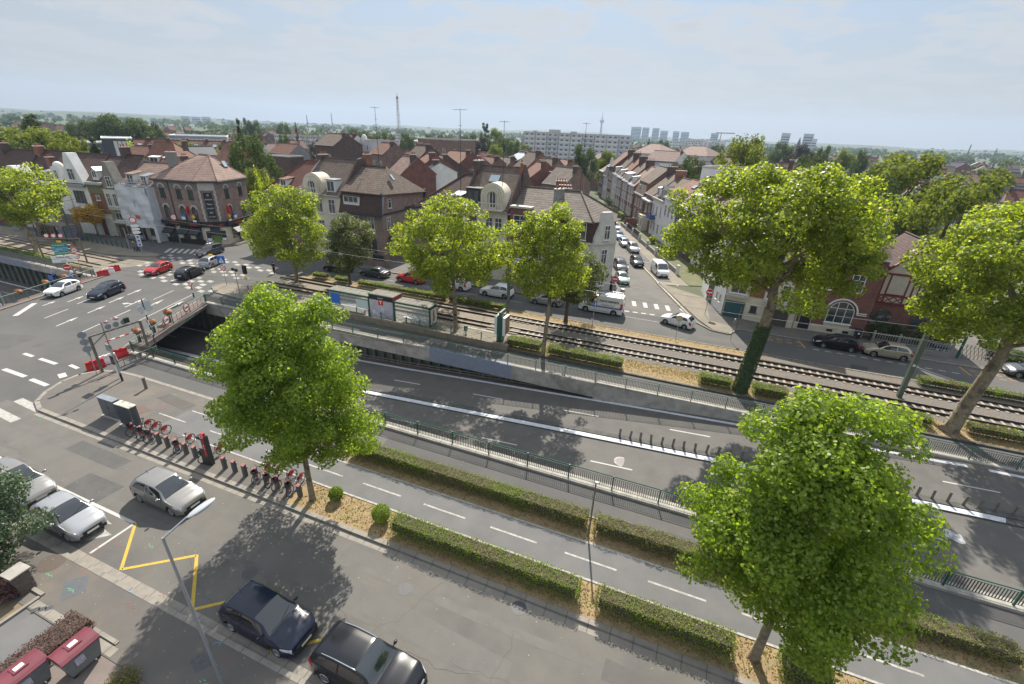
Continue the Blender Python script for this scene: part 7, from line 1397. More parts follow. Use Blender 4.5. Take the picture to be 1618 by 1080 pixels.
            r_.disc((x,yy,wheel_r),(0,1,0),.05,.03,10);r_.build('rim',[rim or rim_m,trim_m],wo)
        # lamps
        patch(.05,.46 if k not in ('van','bigvan') else .34,3.7,6.5,side,'headlight',lamp_w,off=.010,nq=6,nj=5,qf=lambda c:(.05+.02*c,(.50 if k not in ('van','bigvan') else .36)-.26*c))
        patch(L-.30,L-.04,3.3,4.8 if k in ('hatch','sedan') else 5.6,side,'tail_light',lamp_r,off=.012,nq=4,nj=3)
        # mirror
        mq=fr0-.1;p=sh.P(mq,5.1,side);m_=MB();m_.ell((p.x,p.y+side*.13,p.z+.08),(.07,.11,.075),10,7);m_.tube((p.x,p.y-side*.02,p.z+.02),(p.x,p.y+side*.08,p.z+.05),.025);m_.build('wing_mirror',body if k not in ('van','bigvan') else trim_m,t,smooth=True)
        # door line and sill
        s_=MB()
        def strip(q0,q1,j0,j1,off=.004,wd=.010):
            n=8;P_=[sh.Pn(q0+(q1-q0)*i/n,j0+(j1-j0)*i/n,side,off) for i in range(n+1)]
            for i in range(n):s_.tube(P_[i],P_[i+1],wd,n=4,cap=False)
        for q in ((fr0-.15,mid,rr0-.05) if k not in ('van','bigvan') else (fr0-.15,rr0+.05,rr0+1.25)):strip(q,q,2.2,5.05,.0,.007)
        strip(a0+wheel_r+.15,a1-wheel_r-.15,2.35,2.35,.004,.02);s_.build('door_seams',trim_m,t)
        h_=MB()
        for q in (mid-.2,rr0-.25):p=sh.Pn(q,4.55,side,.015);h_.box(p.x-.08,p.x+.08,p.y-.012,p.y+.012,p.z-.012,p.z+.014)
        h_.build('door_handle',body if k != 'bigvan' else trim_m,t)
    # bumpers, grille, plates
    f_=MB();zf=interp(top,0);f_.box(L/2-.02,L/2+.035,-W*.36,W*.36,.26,.42);f_.build('front_intake',trim_m,t)
    f_=MB();f_.box(L/2-.05,L/2+.015,-W*.26,W*.26,zf-.14,zf+.02);f_.build('grille',chrome if k in ('suv','mpv') else trim_m,t)
    MB().box(L/2+.03,L/2+.045,-.26,.26,.40,.51).build('number_plate',plate_m,t);MB().box(-L/2-.03,-L/2-.005,-.26,.26,.62 if k not in ('bigvan',) else .75,.73 if k not in ('bigvan',) else .86).build('number_plate',plate_m,t)
    MB().box(-L/2-.025,-L/2+.08,-W*.42,W*.42,.24,.46).build('rear_bumper',trim_m if k in ('suv','van','bigvan') else body,t)
    wp_=MB();p0,p1=sh.Pn(ws0+.03,9,1,.02),sh.Pn(ws0+.06,8.3,-1,.02);wp_.tube(p0,p1,.012,n=4);p2,p3=sh.Pn(ws0+.03,9.6,-1,.02),sh.Pn(ws0+.25,8.2,1,.02);wp_.tube(p2,p3,.012,n=4);wp_.build('wipers',trim_m,t)
    an=MB();q_=L-.75 if k != 'sedan' else 3.0;p=sh.P(q_,10,1);an.tube((p.x,0,p.z-.02),(p.x-.12,0,p.z+.16),.012,n=5);an.build('antenna',trim_m,t)
    for side in (1,-1):
        if rails:r_=MB();P_=[sh.Pn(2.2+(L-.7-2.2)*i/8,7.5,side,.03+.03*sin(pi*i/8)) for i in range(9)];[r_.tube(P_[i],P_[i+1],.022,n=5) for i in range(8)];r_.build('roof_rail',chrome,t)
    if taxi:b_=MB();b_.box(-.1,.1,-.25,.25,H+.02,H+.14);b_.build('taxi_sign',sign_yellow,t)
    return t,sh
def heading(dx,dy):return atan2(dy,dx)
CARS={}
def car(proto,x,y,hd,label,body=None,group=None,z=0.0,name=None):
    t=CARS.get(proto)
    if proto not in CARS:
        raise KeyError(proto)
    first=not t.get('_used');o=t if first else copy_tree(t);t['_used']=1;o['_used']=1
    place(o,(x,y,z),hd,label,group)
    if name:o.name=name
    if body:
        for c in o.children:
            if c.name.split('.')[0] in ('body','wing_mirror','rear_bumper','door_handle') and c.data.materials:
                if c.data.materials[0].name.endswith(('paint','paint_car')):
                    c.material_slots[0].link='OBJECT';c.material_slots[0].material=body
    return o
CARS['hatch'],_=make_car('',4.15,1.74,1.50,'hatch',P_silver);CARS['small'],_=make_car('',3.8,1.66,1.44,'hatch',P_silver,wheel_r=.29,rim=hub_m)
CARS['suv'],_=make_car('',4.42,1.80,1.66,'suv',P_white,wheel_r=.34,rails=True);CARS['mpv'],_=make_car('',4.4,1.80,1.60,'mpv',P_grey,wheel_r=.32)
CARS['sedan'],_=make_car('',4.5,1.76,1.42,'sedan',P_black);CARS['van'],_=make_car('',4.8,1.90,1.94,'van',P_white,wheel_r=.33,rim=hub_m,name='parked_van',cat='van')
CARS['estate'],_=make_car('',4.5,1.84,1.60,'suv',P_black,wheel_r=.35,rails=True);CARS['taxi'],_=make_car('',4.2,1.76,1.52,'hatch',P_silver,taxi=True)
car('hatch',-24.95,11.8,0,'silver hatchback driving along the near service road',P_grey,name='moving_car')
car('small',-27.85,8.55,0,'silver small hatchback parked at the lower left with its front by the white bay lines',P_silver)
car('mpv',-33.2,8.85,0,'greyish gold family car half hidden by the blue green tree',P_grey)
car('hatch',-37.9,8.8,0,'white car at the left edge behind the greyish gold family car',P_white)
car('hatch',-13.8,8.42,-.02,'dark navy hatchback parked across the yellow zigzag',P_navy)
car('estate',-8.6,8.4,-.01,'black estate car with bright roof rails at the bottom edge',P_black)
hj=heading(.36,-.93)
car('small',-69.6,29.7,hj,'white hatchback nearest the flower boxes on the left of the junction',P_white,name='moving_car')
car('hatch',-64.6,31.5,hj,'dark navy hatchback beside the white one in the junction lanes',P_navy,name='moving_car')
car('small',-68.7,40.4,heading(.3,-.95),'bright red hatchback crossing the tram lines',P_red,name='moving_car')
car('hatch',-63.4,41.2,heading(-.3,.95),'black hatchback seen from behind crossing the tram lines',P_black,name='moving_car')
car('taxi',-66.0,46.5,heading(-.36,.93),'silver taxi with a yellow roof sign on the junction',P_silver,name='moving_car')
car('suv',-71.7,50.6,heading(.2,-.98),'dark tall car just beyond the taxi on the junction',P_dgrey,name='moving_car')
for nm,p0,p1,pr_,body,lb,off,nme in (
 ('dsed',(516,427.5),(540,432.5),'sedan',P_black,'black saloon left of the linden trunk on the far road',.8,'parked_car'),('cab',(575,436),(600,440),'sedan',P_dgrey,'dark grey saloon right of the linden trunk on the far road',.8,'moving_car'),
 ('red',(632,445.5),(658,449),'hatch',P_red,'red hatchback half hidden by the platform tree crown',.8,'moving_car'),('wh',(700,455),(727,460),'mpv',P_white,'white family car behind the trunk of the platform tree',.8,'moving_car'),
 ('tig',(766,467.5),(796,472.5),'suv',P_white,'white tall car with roof rails on the far road',.85,'moving_car'),('golf',(842,480.5),(881,485),'hatch',P_silver,'silver hatchback between the white tall car and the lettered van',.8,'moving_car'),
 ('aveo',(1047,511),(1083,521),'small',P_white,'white hatchback turning at the side street zebra',.8,'moving_car'),
 ('blk',(1298,549),(1343,557),'hatch',P_black,'black hatchback parked below the white arched window',.8,'parked_car'),('bei',(1377,563),(1426,571),'hatch',P_beige,'beige rounded car parked before the picket fence',.8,'parked_car'),
 ('edge',(1612,597),(1655,606),'mpv',P_dgrey,'dark silver car cut by the right edge of the photo',.8,'parked_car')):
    A,B=Vector((*at(*p0),0)),Vector((*at(*p1),0));d=(A-B).normalized();c=(A+B)/2;n_=Vector((-d.y,d.x,0));n_=n_ if n_.y>0 else-n_
    c+=n_*off;hd_=atan2(d.y,d.x)
    if abs(sin(hd_))<.2 and nm != 'aveo':hd_=pi
    car(pr_,c.x,c.y,hd_,lb,body,name=nme)
hs=heading(.36,-.933)
for px,py,pr_,body,lb,back in ((991,452,'small',P_green,'grey green small car nearest the no entry sign at the side street corner',1.9),(988,431,'mpv',P_dgrey,'dark grey family car parked behind the grey green small one',2.2),(1052,440,'van',P_white,'white delivery van parked on the right of the side street',2.4),(1014,424,'hatch',P_black,'black hatchback parked behind the white delivery van',2.1),
   (1007,401,'mpv',P_silver,'pale silver family car alone by the low garden walls',2.2),(993,392,'hatch',P_silver,'silver car behind the pale silver family car',2.1),(984,380,'hatch',P_blue,'bluish car third in the line by the brick wall',2.1),(977,365,'hatch',P_white,'whitish car farthest in the line by the brick wall',2.1)):
    x,y=at(px,py);car(pr_,x-.36*back-.35,y+.933*back-.1,hs,lb,body,z=.03 if px>995 else 0)
for i,(px,py,body,lb) in enumerate(((906,300,P_dgrey,'dark car at the far end of the side street'),(916,301,P_white,'white car at the far end of the side street'),(925,298,P_silver,'silver car at the far end of the side street'))):x,y=at(px,py);car('hatch',x,y,1.2+.2*i,lb,body)
x,y=at(208,380);car('small',x,y+.9,pi-.15,'small silver rounded car before the scaffold sheeting',P_silver,name='moving_car')
x,y=at(62,356);car('hatch',x,y,pi-.15,'white car half hidden by the left tram stop',P_white)
# delivery van with lettering and roof ladders
t,sh=make_car('white delivery van with blue side stripes, lettering and a loaded roof rack',5.4,2.0,2.35,'bigvan',P_white,wheel_r=.34,rim=hub_m,name='delivery_van',cat='van')
A,B=Vector((*at(925,491.5),0)),Vector((*at(966,499),0));place(t,((A.x+B.x)/2+.1,(A.y+B.y)/2+1.0,0),pi)
bl=mat('van_blue',(.03,.07,.30),.4);b=MB()
for z0_,z1_ in ((.88,.98),(1.04,1.08)):b.box(-2.6,1.5,.985,1.012,z0_,z1_)
b.build('side_stripe',bl,t)
T_=MB();T_.disc((.55,.995,1.75),(0,1,0),.26,.03,18);T_.disc((.62,1.012,1.75),(0,1,0),.15,.01,14,k=1);T_.build('round_emblem',[mat('van_yellow',(.60,.42,.05),.5),P_white],t)
o=text_mesh('DEVOS DESPRETS',.30,dark_metal,t,loc=(-1.05,1.004,1.72),rot=(pi/2,0,pi),bold=.008);o=text_mesh('Tel 03 20 36 74 57',.2,bl,t,loc=(-.9,1.004,1.25),rot=(pi/2,0,pi))
b=MB()
for y_ in (-.8,.8,0):b.tube((-2.4,y_,2.5),(1.0,y_,2.5),.03,n=5)
for i in range(12):b.tube((-2.4+i*.3,-.8,2.5),(-2.4+i*.3,.8,2.5),.022,n=4);
for i in (0,5,10):
    for y_ in (-.8,.8):b.tube((-2.4+i*.32,y_,2.3),(-2.4+i*.32,y_,2.5),.025,n=4)
for y_ in (.25,.6):b.tube((-2.5,y_,2.6),(1.1,y_,2.6),.035,n=5)
for i in range(11):b.tube((-2.3+i*.32,.25,2.6),(-2.3+i*.32,.6,2.6),.02,n=4)
b.build('roof_rack',galv,t);b=MB();[b.box(-2.712,-2.69,s_*.75-.13,s_*.75+.13,.85,1.9) for s_ in (-1,1)];b.build('tail_light',lamp_r,t)
for o in list(bpy.data.objects):
    if '_used' in o:del o['_used']
# ------------------------------------------------------------ rails, railings, street furniture, people
def track(label,ya,yb,x0,x1):
    t=thing('tram_track',label,'tram track',(0,0,.05),0,None)
    for y in (ya,yb):
        b=MB();b.box(x0,x1,y-.035,y+.035,.13,.20,0);b.box(x0,x1,y-.01,y+.01,.05,.13,0);b.box(x0,x1,y-.07,y+.07,.03,.05,0);b.box(x0,x1,y-.022,y+.022,.2005,.205,1);b.build('rail',[rail_m,rail_top],t)
    m_=None;n=0;x=-14.5
    while x<50 and n<98:
        if m_ is None:b=MB();b.box(-.11,.11,-.92,.92,-.06,.05);m_=b.build('sleeper',sleeper_m,t);o=m_
        else:o=m_.copy();COL.objects.link(o);o.parent=t
        o.location=(x,(ya+yb)/2,0);x+=.66;n+=1
    return t
track('tram track farther from the underpass, by the road side',46.25,47.3,-52.5,60);track('tram track nearer the underpass, by the platform',42.95,44.0,-52.5,60)
for i,(ya,yb) in enumerate(((37.9,38.95),(40.9,41.95))):
    t=thing('tram_track',('nearer','farther')[i]+' tram track on the left side of the junction','tram track',(0,0,.03))
    for y in (ya,yb):b=MB();b.box(-170,-79,y-.035,y+.035,0,.12,0);b.box(-170,-79,y-.022,y+.022,.1205,.124,1);b.build('rail',[rail_m,rail_top],t)
b=MB()
for (ye,yw) in ((42.95,37.9),(44.0,38.95),(46.25,40.9),(47.3,41.95)):
    for o_ in (0,.09):bar(b,(-52.5,ye+o_),(-79,yw+o_),.045,.007)
struct('street_rails',b,rail_m)
b=MB();[b.box(-19+i*1.25,-17.9+i*1.25,42.5,44.4,.05,.13) for i in range(3)];[b.box(-18.6+i*.6,-18.2+i*.6,45.9,47.6,.05,.12) for i in range(6)];struct('track_crossing_boards',b,pave_sand)
# railings. one thing per run; posts and panels are parts
def railing(label,pts,z=.14,h=1.0,pitch=2.75,bars=.125,m=green_metal,mb_=bar_grey,mesh=False,group=None,start=0):
    t=thing('safety_railing',label,'railing',(pts[0][0],pts[0][1],z),0,group);ox,oy=pts[0];np_=0
    for a,c in zip(pts,pts[1:]):
        L_=hypot(c[0]-a[0],c[1]-a[1]);n=max(1,round(L_/pitch));r=atan2(c[1]-a[1],c[0]-a[0]);pl=L_/n
        if np_+n>98:n=98-np_
        b=MB();b.box(-.04,.04,-.04,.04,0,h+.02);post=b.build('post',m,t)
        b=MB();b.tube((0,0,h),(pl,0,h),.032,n=6);b.tube((.04,0,.12),(pl-.04,0,.12),.016,n=5);b.tube((.04,0,h-.14),(pl-.04,0,h-.14),.016,n=5)
        rail0=b.build('top_rail',m,t);b=MB();k=int((pl-.1)/bars)
        for i in range(1,k+1):x_=pl*i/(k+1);b.box(x_-.018,x_+.018,-.018,.018,.12,h-.14)
        if mesh:b.box(.06,pl-.06,-.003,.003,.14,h-.16)
        pan0=b.build('bar_panel',mb_,t)
        for i in range(n):
            x_,y_=a[0]-ox+cos(r)*pl*i,a[1]-oy+sin(r)*pl*i
            for s_,nm in ((post,'post'),(rail0,'top_rail'),(pan0,'bar_panel')):
                o=s_ if i==0 else s_.copy()
                if i:COL.objects.link(o);o.parent=t
                o.location=(x_,y_,0);o.rotation_euler=(0,0,r)
        np_+=n
    o=post.copy();COL.objects.link(o);o.parent=t;o.location=(pts[-1][0]-ox,pts[-1][1]-oy,0);return t
railing('green railing on the near side of the underpass',[(-45.9,22.85),(40,22.85)],z=.16,pitch=2.76,mb_=mat('dark_bar_metal',(.075,.08,.07),.6,(.10,.10,.09),6))
railing('green railing along the narrow lane on the far side of the underpass',[(-52.3,34.95),(-31,35.1),(-22,35.6),(-5.4,35.85),(8,36.25),(40,36.4)],z=.14,pitch=2.72,m=rail_green,mb_=mat('mid_bar_metal',(.11,.12,.105),.6,(.15,.15,.135),6))
railing('green railing over the left mouth of the underpass beside the tram strip',[(-140,35.25),(-73.6,35.25)],z=.14,pitch=2.8,m=rail_green)
railing('green railing with flower boxes on the right bridge edge of the junction',[(-46.3,23.0),(-52.25,34.8)],z=.12,pitch=3.1,bars=1.0,m=rail_green)
railing('green railing with flower boxes on the left bridge edge of the junction',[(-70.0,24.2),(-73.6,34.9)],z=.12,pitch=2.8,bars=.9,m=rail_green)
railing('green railing turning towards the left edge of the photo',[(-110,23.6),(-70.1,23.6)],z=.12,pitch=2.8,bars=.6,m=rail_green)
# guard rail posts of the median
gp=None
for i in range(40):
    x=-2.2+i*.79
    if 8.0<x<8.6:continue
    if i>36:break
    if gp is None:b=MB();b.box(-.085,.085,-.02,.02,0,.72);b.box(-.02,.02,-.07,.02,0,.70);gp=b.build('guard_post',mat('weathered_post',(.20,.185,.15),.7,(.13,.12,.10),5));o=gp
    else:o=gp.copy();COL.objects.link(o)
    o.location=(x,31.0,-D(x)+.13);o.rotation_euler=(rad(3*sin(i*2.1)),rad(5*sin(i*1.7)),.15+.25*sin(i*1.3))
    tag(o,('bent guard rail post in the bare median row left of the lower right tree' if x<8 else 'guard rail post in the median row right of the lower right tree'),'guard post','guard rail posts left of the tree' if x<8 else 'guard rail posts right of the tree')
for i in range(16):
    x=-48.5+i*1.05;o=gp.copy();COL.objects.link(o);o.location=(x,30.85,-D(x)+.13);tag(o,'pale guard rail post in the median under the bridge mouth','guard post','guard rail posts by the bridge')
t=thing('guard_rail','low steel guard rail along the foot of the ribbed wall','guard rail',(0,0,0));b=MB()
for a,c in zip([-52,-45,-35,-25,-15,-6],[-45,-35,-25,-15,-6,-3]):
    for dz in (.35,.62):b.add([(a,36.2,-D(a)+dz),(c,36.2,-D(c)+dz),(c,36.2,-D(c)+dz+.13),(a,36.2,-D(a)+dz+.13),(a,36.26,-D(a)+dz),(c,36.26,-D(c)+dz),(c,36.26,-D(c)+dz+.13),(a,36.26,-D(a)+dz+.13)],[(0,1,2,3),(4,7,6,5),(3,2,6,7),(0,4,5,1)])
b.build('rail_beam',mat('weathered_post',(0,0,0)),t)
for i in range(20):x=-51.5+i*2.5;MB().box(x-.05,x+.05,36.26,36.36,-D(x),-D(x)+.75).build('post',galv,t)
# tram shelter on the platform
b=MB();b.prism([(-46,38.75),(-15.2,38.75),(-15.2,41.6),(-46,41.6)],0,.32);struct('tram_platform',b,pave_sand)
b=MB();b.prism([(-46,38.45),(-14.9,38.45),(-14.9,38.75),(-46,38.75)],-.02,.62);b.box(-15.2,-14.9,38.75,41.5,-.02,.5);struct('platform_wall',b,mat('ochre_concrete',(.24,.20,.15),.9,(.17,.145,.11),1.5,bump=.2))
b=MB();b.box(-46,-15.2,41.35,41.6,.322,.345);struct('platform_edge',b,white_old)
sx0=-37.6;t=thing('tram_shelter','green framed glass tram shelter with a tall advertising wall on the platform','tram shelter',(sx0,39.3,.32))
def frame_box(x0,x1,z1,name='frame'):
    b=MB()
    for x in (x0,x1):b.box(x-.06,x+.06,-.06,.06,0,z1)
    b.box(x0-.06,x1+.06,-.06,.06,z1-.12,z1);return b
for (x0,x1,z1,y1) in ((0,5.6,2.35,1.6),(5.75,8.9,2.75,1.7),(9.0,13.4,2.35,1.6)):
    frame_box(x0,x1,z1).build('frame',green_metal,t)
    b=MB();b.box(x0-.1,x1+.1,-.12,y1,z1,z1+.10,0);[b.box(x0+(x1-x0)*i/7-.02,x0+(x1-x0)*i/7+.02,-.1,y1-.02,z1+.1,z1+.13,1) for i in range(8)];b.box(x0,x1,.0,y1-.1,z1+.10,z1+.115,1);b.build('roof',[green_metal,mat('shelter_roof_panel',(.20,.185,.155),.8,(.13,.12,.10),3)],t)
    b=MB();b.box(x0+.06,x1-.06,-.02,.02,.25,z1-.12);
    if x0 != 5.75:b.build('glass_panel',clear,t)
b=MB();b.box(5.8,8.85,-.11,-.05,.12,2.25,0);b.box(5.8,8.85,-.115,-.05,2.25,2.75,1);b.box(7.0,7.62,-.13,-.11,1.72,2.32,2)
adv=b.build('advert_wall',[mat('lilac_poster',(.38,.37,.42),.5,(.50,.48,.52),.6),sign_black,sign_red],t)
text_mesh('T',.5,sign_white,t,name='tram_letter',loc=(7.31,-.137,2.02),bold=.02);text_mesh('Buisson',.22,sign_white,t,loc=(7.31,-.125,2.52));b=MB()
for i,(x_,w_,h_) in enumerate(((6.1,.4,.8),(6.6,.3,.55),(7.3,.12,1.3),(7.55,.1,1.2))):b.box(x_,x_+w_,-.122,-.11,.2,.2+h_)
b.build('poster_shapes',mat('poster_pale',(.62,.60,.66),.5),t);MB().box(8.9,9.0,-.1,1.5,2.5,2.8).build('red_end',sign_red,t)
b=MB();b.box(13.34,13.46,0.0,1.45,.25,2.25,0);b.box(13.47,13.48,.1,1.35,.4,2.1,1);b.build('lit_poster_case',[green_metal,mat('white_poster',(.62,.62,.58),.5)],t)
b=MB();b.prism([(.45,.6),(.85,.7),(1.0,1.1),(.85,1.5),(.95,1.8),(.7,1.95),(.5,1.6),(.6,1.2)],13.485,13.49,T=Matrix(((0,0,1,0),(1,0,0,0),(0,1,0,0),(0,0,0,1))));b.build('poster_figure',mat('poster_brown',(.35,.17,.07),.6),t)
MB().box(3.9,5.5,-.06,-.03,.9,1.9).build('notice',mat('pale_poster',(.50,.60,.58),.4),t);MB().box(0.3,1.6,-.06,-.03,.9,2.1).build('notice',sign_blue,t)
b=MB();b.box(9.6,12.6,.55,.95,.45,.5);b.box(9.8,9.9,.6,.9,0,.45);b.box(12.3,12.4,.6,.9,0,.45);b.build('bench',galv,t);b=MB();b.box(1.0,4.6,.55,.95,.45,.5);b.box(1.2,1.3,.6,.9,0,.45);b.box(4.3,4.4,.6,.9,0,.45);b.build('bench',galv,t)
# cross braced platform fence
def xfence(label,a,c,z,n,h=.9,m=rail_green):
    t=thing('crossed_fence',label,'fence',(a[0],a[1],z),atan2(c[1]-a[1],c[0]-a[0]));L_=hypot(c[0]-a[0],c[1]-a[1]);p=L_/n
    for i in range(n+1):MB().box(p*i-.045,p*i+.045,-.045,.045,0,h+.12).build('post',m,t)
    for i in range(n):b=MB();b.tube((p*i,0,.12),(p*(i+1),0,h),.018,n=4);b.tube((p*i,.03,h),(p*(i+1),.03,.12),.018,n=4);b.build('cross_brace',m,t)
xfence('crossed bar fence in front of the tram shelter',(-33.5,38.95),(-23.6,38.95),.32,6);xfence('crossed bar fence between the shelter and the green advert totem',(-23.2,38.95),(-16.2,38.95),.32,4)
xfence('dark green crossed bar fence at the left tram stop',(-98.2,46.5),(-85.5,46.6),.16,10,m=green_metal)
t=thing('litter_bin','green litter bin hanging on its post beside the platform tree','litter bin',(-20.4,39.9,.32));MB().tube((0,0,0),(0,0,.9),.03).build('post',green_metal,t);b=MB();b.tube((.22,0,.35),(.22,0,.85),.17,.2,12);b.tube((.22,0,.85),(.22,0,.93),.21,.16,12);b.build('bin',green_metal,t)
tag(MB().tube((-21.1,39.2,.32),(-21.1,39.2,2.5),.03).box(-21.25,-20.95,39.15,39.25,2.4,2.65).build('platform_post',dark_metal),'slim post with a small grey box left of the green litter bin','post')
t=thing('advert_totem','green double sided advert totem at the right end of the tram platform','advert totem',(-16.2,39.6,.3));b=MB();b.box(-.22,.22,-.1,.5,0,2.9);b.box(-.1,.1,-.1,1.3,2.9,3.25);b.build('mast',green_metal,t)
for s_ in (-1,1):b=MB();b.box(s_*.45-.14,s_*.45+.14,-.05,1.25,.75,2.7,0);b.box(s_*.45+.142*s_-.002,s_*.45+.142*s_+.002,.05,1.15,.85,2.6,1);b.build('poster_case',[frame_w,mat('dark_poster',(.12,.06,.03),.35,(.30,.20,.12),3)],t)
# poles, lamps and signs
def pole(x,y,h,r=.05,m=galv,z=.12,lean=(0,0)):
    return MB().tube((0,0,0),(lean[0],lean[1],h),r,r*.85,10)
def disc_face(b,x,y,z,r,ang,kb,kf,th=.03):
    ax=Vector((sin(ang),-cos(ang),0));c=Vector((x,y,z));b.disc(c,ax,r,th,24,k=kb);b.disc(c+ax*(th/2+.004),ax,r*.97,.006,24,k=kf);return c,ax
t=thing('street_lamp','tall grey street lamp with a flat oval head at the lower left','street lamp',(-13.55,5.95,.12));MB().tube((0,0,0),(-.12,-.05,7.85),.07,.042,14).build('pole',lampgrey,t)
hb=MB();hb.tube((-.12,-.05,7.82),(-.05,.75,8.02),.035,.03,8);hb.build('arm',lampgrey,t);hb=MB();hb.ell((.08,1.15,8.1),(.14,.5,.06),16,8);hb.ell((.07,1.15,8.03),(.12,.38,.06),14,6);o=hb.build('lamp_head',mat('lamp_head_grey',(.34,.365,.40),.55),t,smooth=True)
t=thing('street_lamp','slim brown lamp post between the cycleway hedges','street lamp',(-2.1,18.75,.1));MB().tube((0,0,0),(0,0,3.75),.055,.04,10).build('pole',pole_brown,t);b=MB();b.ell((.05,0,3.8),(.16,.09,.05),12,6);b.tube((0,0,3.6),(.02,0,3.8),.03);b.build('lamp_head',galv,t,smooth=True)
t=thing('catenary_pole','tall green box section catenary pole beside the right hand rails','catenary pole',(19.8,45.0,.05));b=MB();b.box(-.17,.17,-.17,.17,0,8.1);b.box(-.2,.2,-.2,.2,8.1,8.14,1);b.build('mast',[pole_green,galv],t);b=MB();b.tube((-.17,0,6.9),(-.7,.1,7.6),.04);b.tube((.17,0,6.9),(3.0,1.2,6.6),.03);b.tube((.17,0,6.2),(3.0,1.2,6.5),.025);b.box(-.1,.1,-.19,-.17,3.1,3.3,1);b.build('bracket',[pole_green,white_plastic],t)
for (x,y,h_,lb) in ((-17.6,45.3,7.5,'green catenary pole by the track crossing boards before the white lettered van'),(-94.3,43.9,8.0,'tall green catenary pole at the left tram stop')):
    t=thing('catenary_pole',lb,'catenary pole',(x,y,.05));MB().box(-.14,.14,-.14,.14,0,h_).build('mast',pole_green,t);b=MB();b.tube((0,0,h_-1),(0,-2.2,h_-.7),.03);b.tube((0,0,h_-1),(0,2.2,h_-.7),.03);b.build('bracket',pole_green,t)
wire=mat('wire',(.25,.26,.25),.5,metal=.5);b=MB()
for y_ in (43.4,46.8):
    for (x0,x1) in ((-94,-56),(-56,-17.6),(-17.6,19.8),(19.8,60)):
        P_=[(x0+(x1-x0)*i/8,y_,6.1-.25*sin(pi*i/8)) for i in range(9)];[b.tube(P_[i],P_[i+1],.02,n=4,cap=False) for i in range(8)]
tag(b.build('overhead_wire',wire),'thin overhead wires running above the tram rails','overhead wire')
def no_entry(t,z,ang):
    b=MB();disc_face(b,0,0,z,.42,ang,0,1);ax=Vector((sin(ang),-cos(ang),0));sx=Vector((cos(ang),sin(ang),0));c=Vector((0,0,z))+ax*.03
    P_=[c+sx*a+Vector((0,0,q)) for a,q in ((-.3,-.07),(.3,-.07),(.3,.07),(-.3,.07))];b.add(P_,[(0,1,2,3)],2);b.disc(Vector((0,0,z))-ax*.005,ax,.44,.02,24,k=2);return b.build('sign_disc',[galv,sign_red,sign_white],t)
t=thing('no_entry_sign','red no entry sign at the left corner of the side street','road sign',(-8.0,58.9,.12));MB().tube((0,0,0),(0,0,3.0),.035).build('pole',galv,t);no_entry(t,2.9,0)
t=thing('no_entry_sign','red no entry sign on the sandy pavement before the dark green door','road sign',(3.6,58.9,.12));MB().tube((0,0,0),(0,0,2.9),.035).build('pole',galv,t);no_entry(t,2.9,0)
t=thing('parking_sign','blue rectangular sign on a thin pole before the white lettered van','road sign',(-8.3,47.7,.08));MB().tube((0,0,0),(0,0,3.4),.03).build('pole',galv,t);b=MB();b.box(-.24,.24,-.03,0,2.75,3.4,0);b.box(-.15,-.1,-.035,-.03,2.9,3.2,1);b.box(.02,.16,-.035,-.03,2.85,3.25,1);b.build('sign_plate',[sign_blue,sign_white],t)
for (x,y,h_,lb,m_) in ((.65,49.0,2.6,'round sign seen from its pale back before the white turning hatchback',cream_line),(6.3,51.7,2.3,'round sign seen edge on left of the ivy covered trunk',galv)):
    t=thing('round_sign',lb,'road sign',(x,y,.08));MB().tube((0,0,0),(0,0,h_),.03).build('pole',galv,t);b=MB();ang=0 if m_ is cream_line else 1.1;disc_face(b,0,0,h_-.1,.36,ang,0,0);b.build('sign_disc',m_,t)
tag(MB().tube((6.95,54.7,.12),(6.95,54.7,3.0),.06).build('wooden_post',pole_brown),'bare brown post on the far pavement left of the ivy covered trunk','post')
t=thing('pillar_box','grey cylindrical litter column on the side street corner','litter column',(-6.9,59.5,.12));b=MB();b.tube((0,0,0),(0,0,1.45),.28,.28,14);b.tube((0,0,1.45),(0,0,1.55),.3,.24,14,k=1);b.build('column',[lampgrey,galv],t)
tag(MB().tube((-7.4,58.5,.12),(-7.4,58.5,1.1),.04).tube((-8.6,58.2,.12),(-8.6,58.2,1.1),.04).tube((-7.4,58.5,1.1),(-8.6,58.2,1.1),.04).tube((-7.4,58.5,.6),(-8.6,58.2,.6),.03).build('hoop_barrier',galv),'metal hoop barrier beside the no entry sign on the corner','barrier')
# height gauge gantries
def limit_disc(b,x,y,z,r,ang):
    ax=Vector((sin(ang),-cos(ang),0));c=Vector((x,y,z));b.disc(c,ax,r,.03,22,k=0);b.disc(c+ax*.02,ax,r*.98,.006,22,k=1);b.disc(c+ax*.027,ax,r*.72,.006,22,k=2)
GX=[(-44.25,19.35),(-44.15,23.2)]
t=thing('height_gauge','brown portal with a red and white striped bar at the head of the narrow road','height gauge',(-44.25,19.35,.1));b=MB();b.box(-.08,.08,-.08,.08,0,3.3);b.build('post',pole_brown,t);b=MB();b.box(.02,.18,3.77,3.93,0,3.3);b.build('post',pole_brown,t)
b=MB();b.tube((0,0,3.3),(.1,3.85,3.3),.08,n=4);b.tube((0,0,2.5),(.05,1.1,3.2),.05,n=4);b.build('beam',pole_brown,t);b=MB()
for i in range(8):b.tube((.03+.0*i,.95+.36*i,2.5-.0*i),(.03,.95+.36*(i+1),2.5),.055,n=8,k=i % 2)
b.build('striped_bar',[sign_red,sign_white],t);MB().tube((.05,1.4,2.5),(.05,1.4,3.25),.012,n=4).tube((.05,3.4,2.5),(.05,3.4,3.25),.012,n=4).build('chain',galv,t)
b=MB()
for i,y_ in enumerate((1.5,2.1,2.7)):b.disc((-.05,y_,3.62),(1,0,0),.24,.02,20)
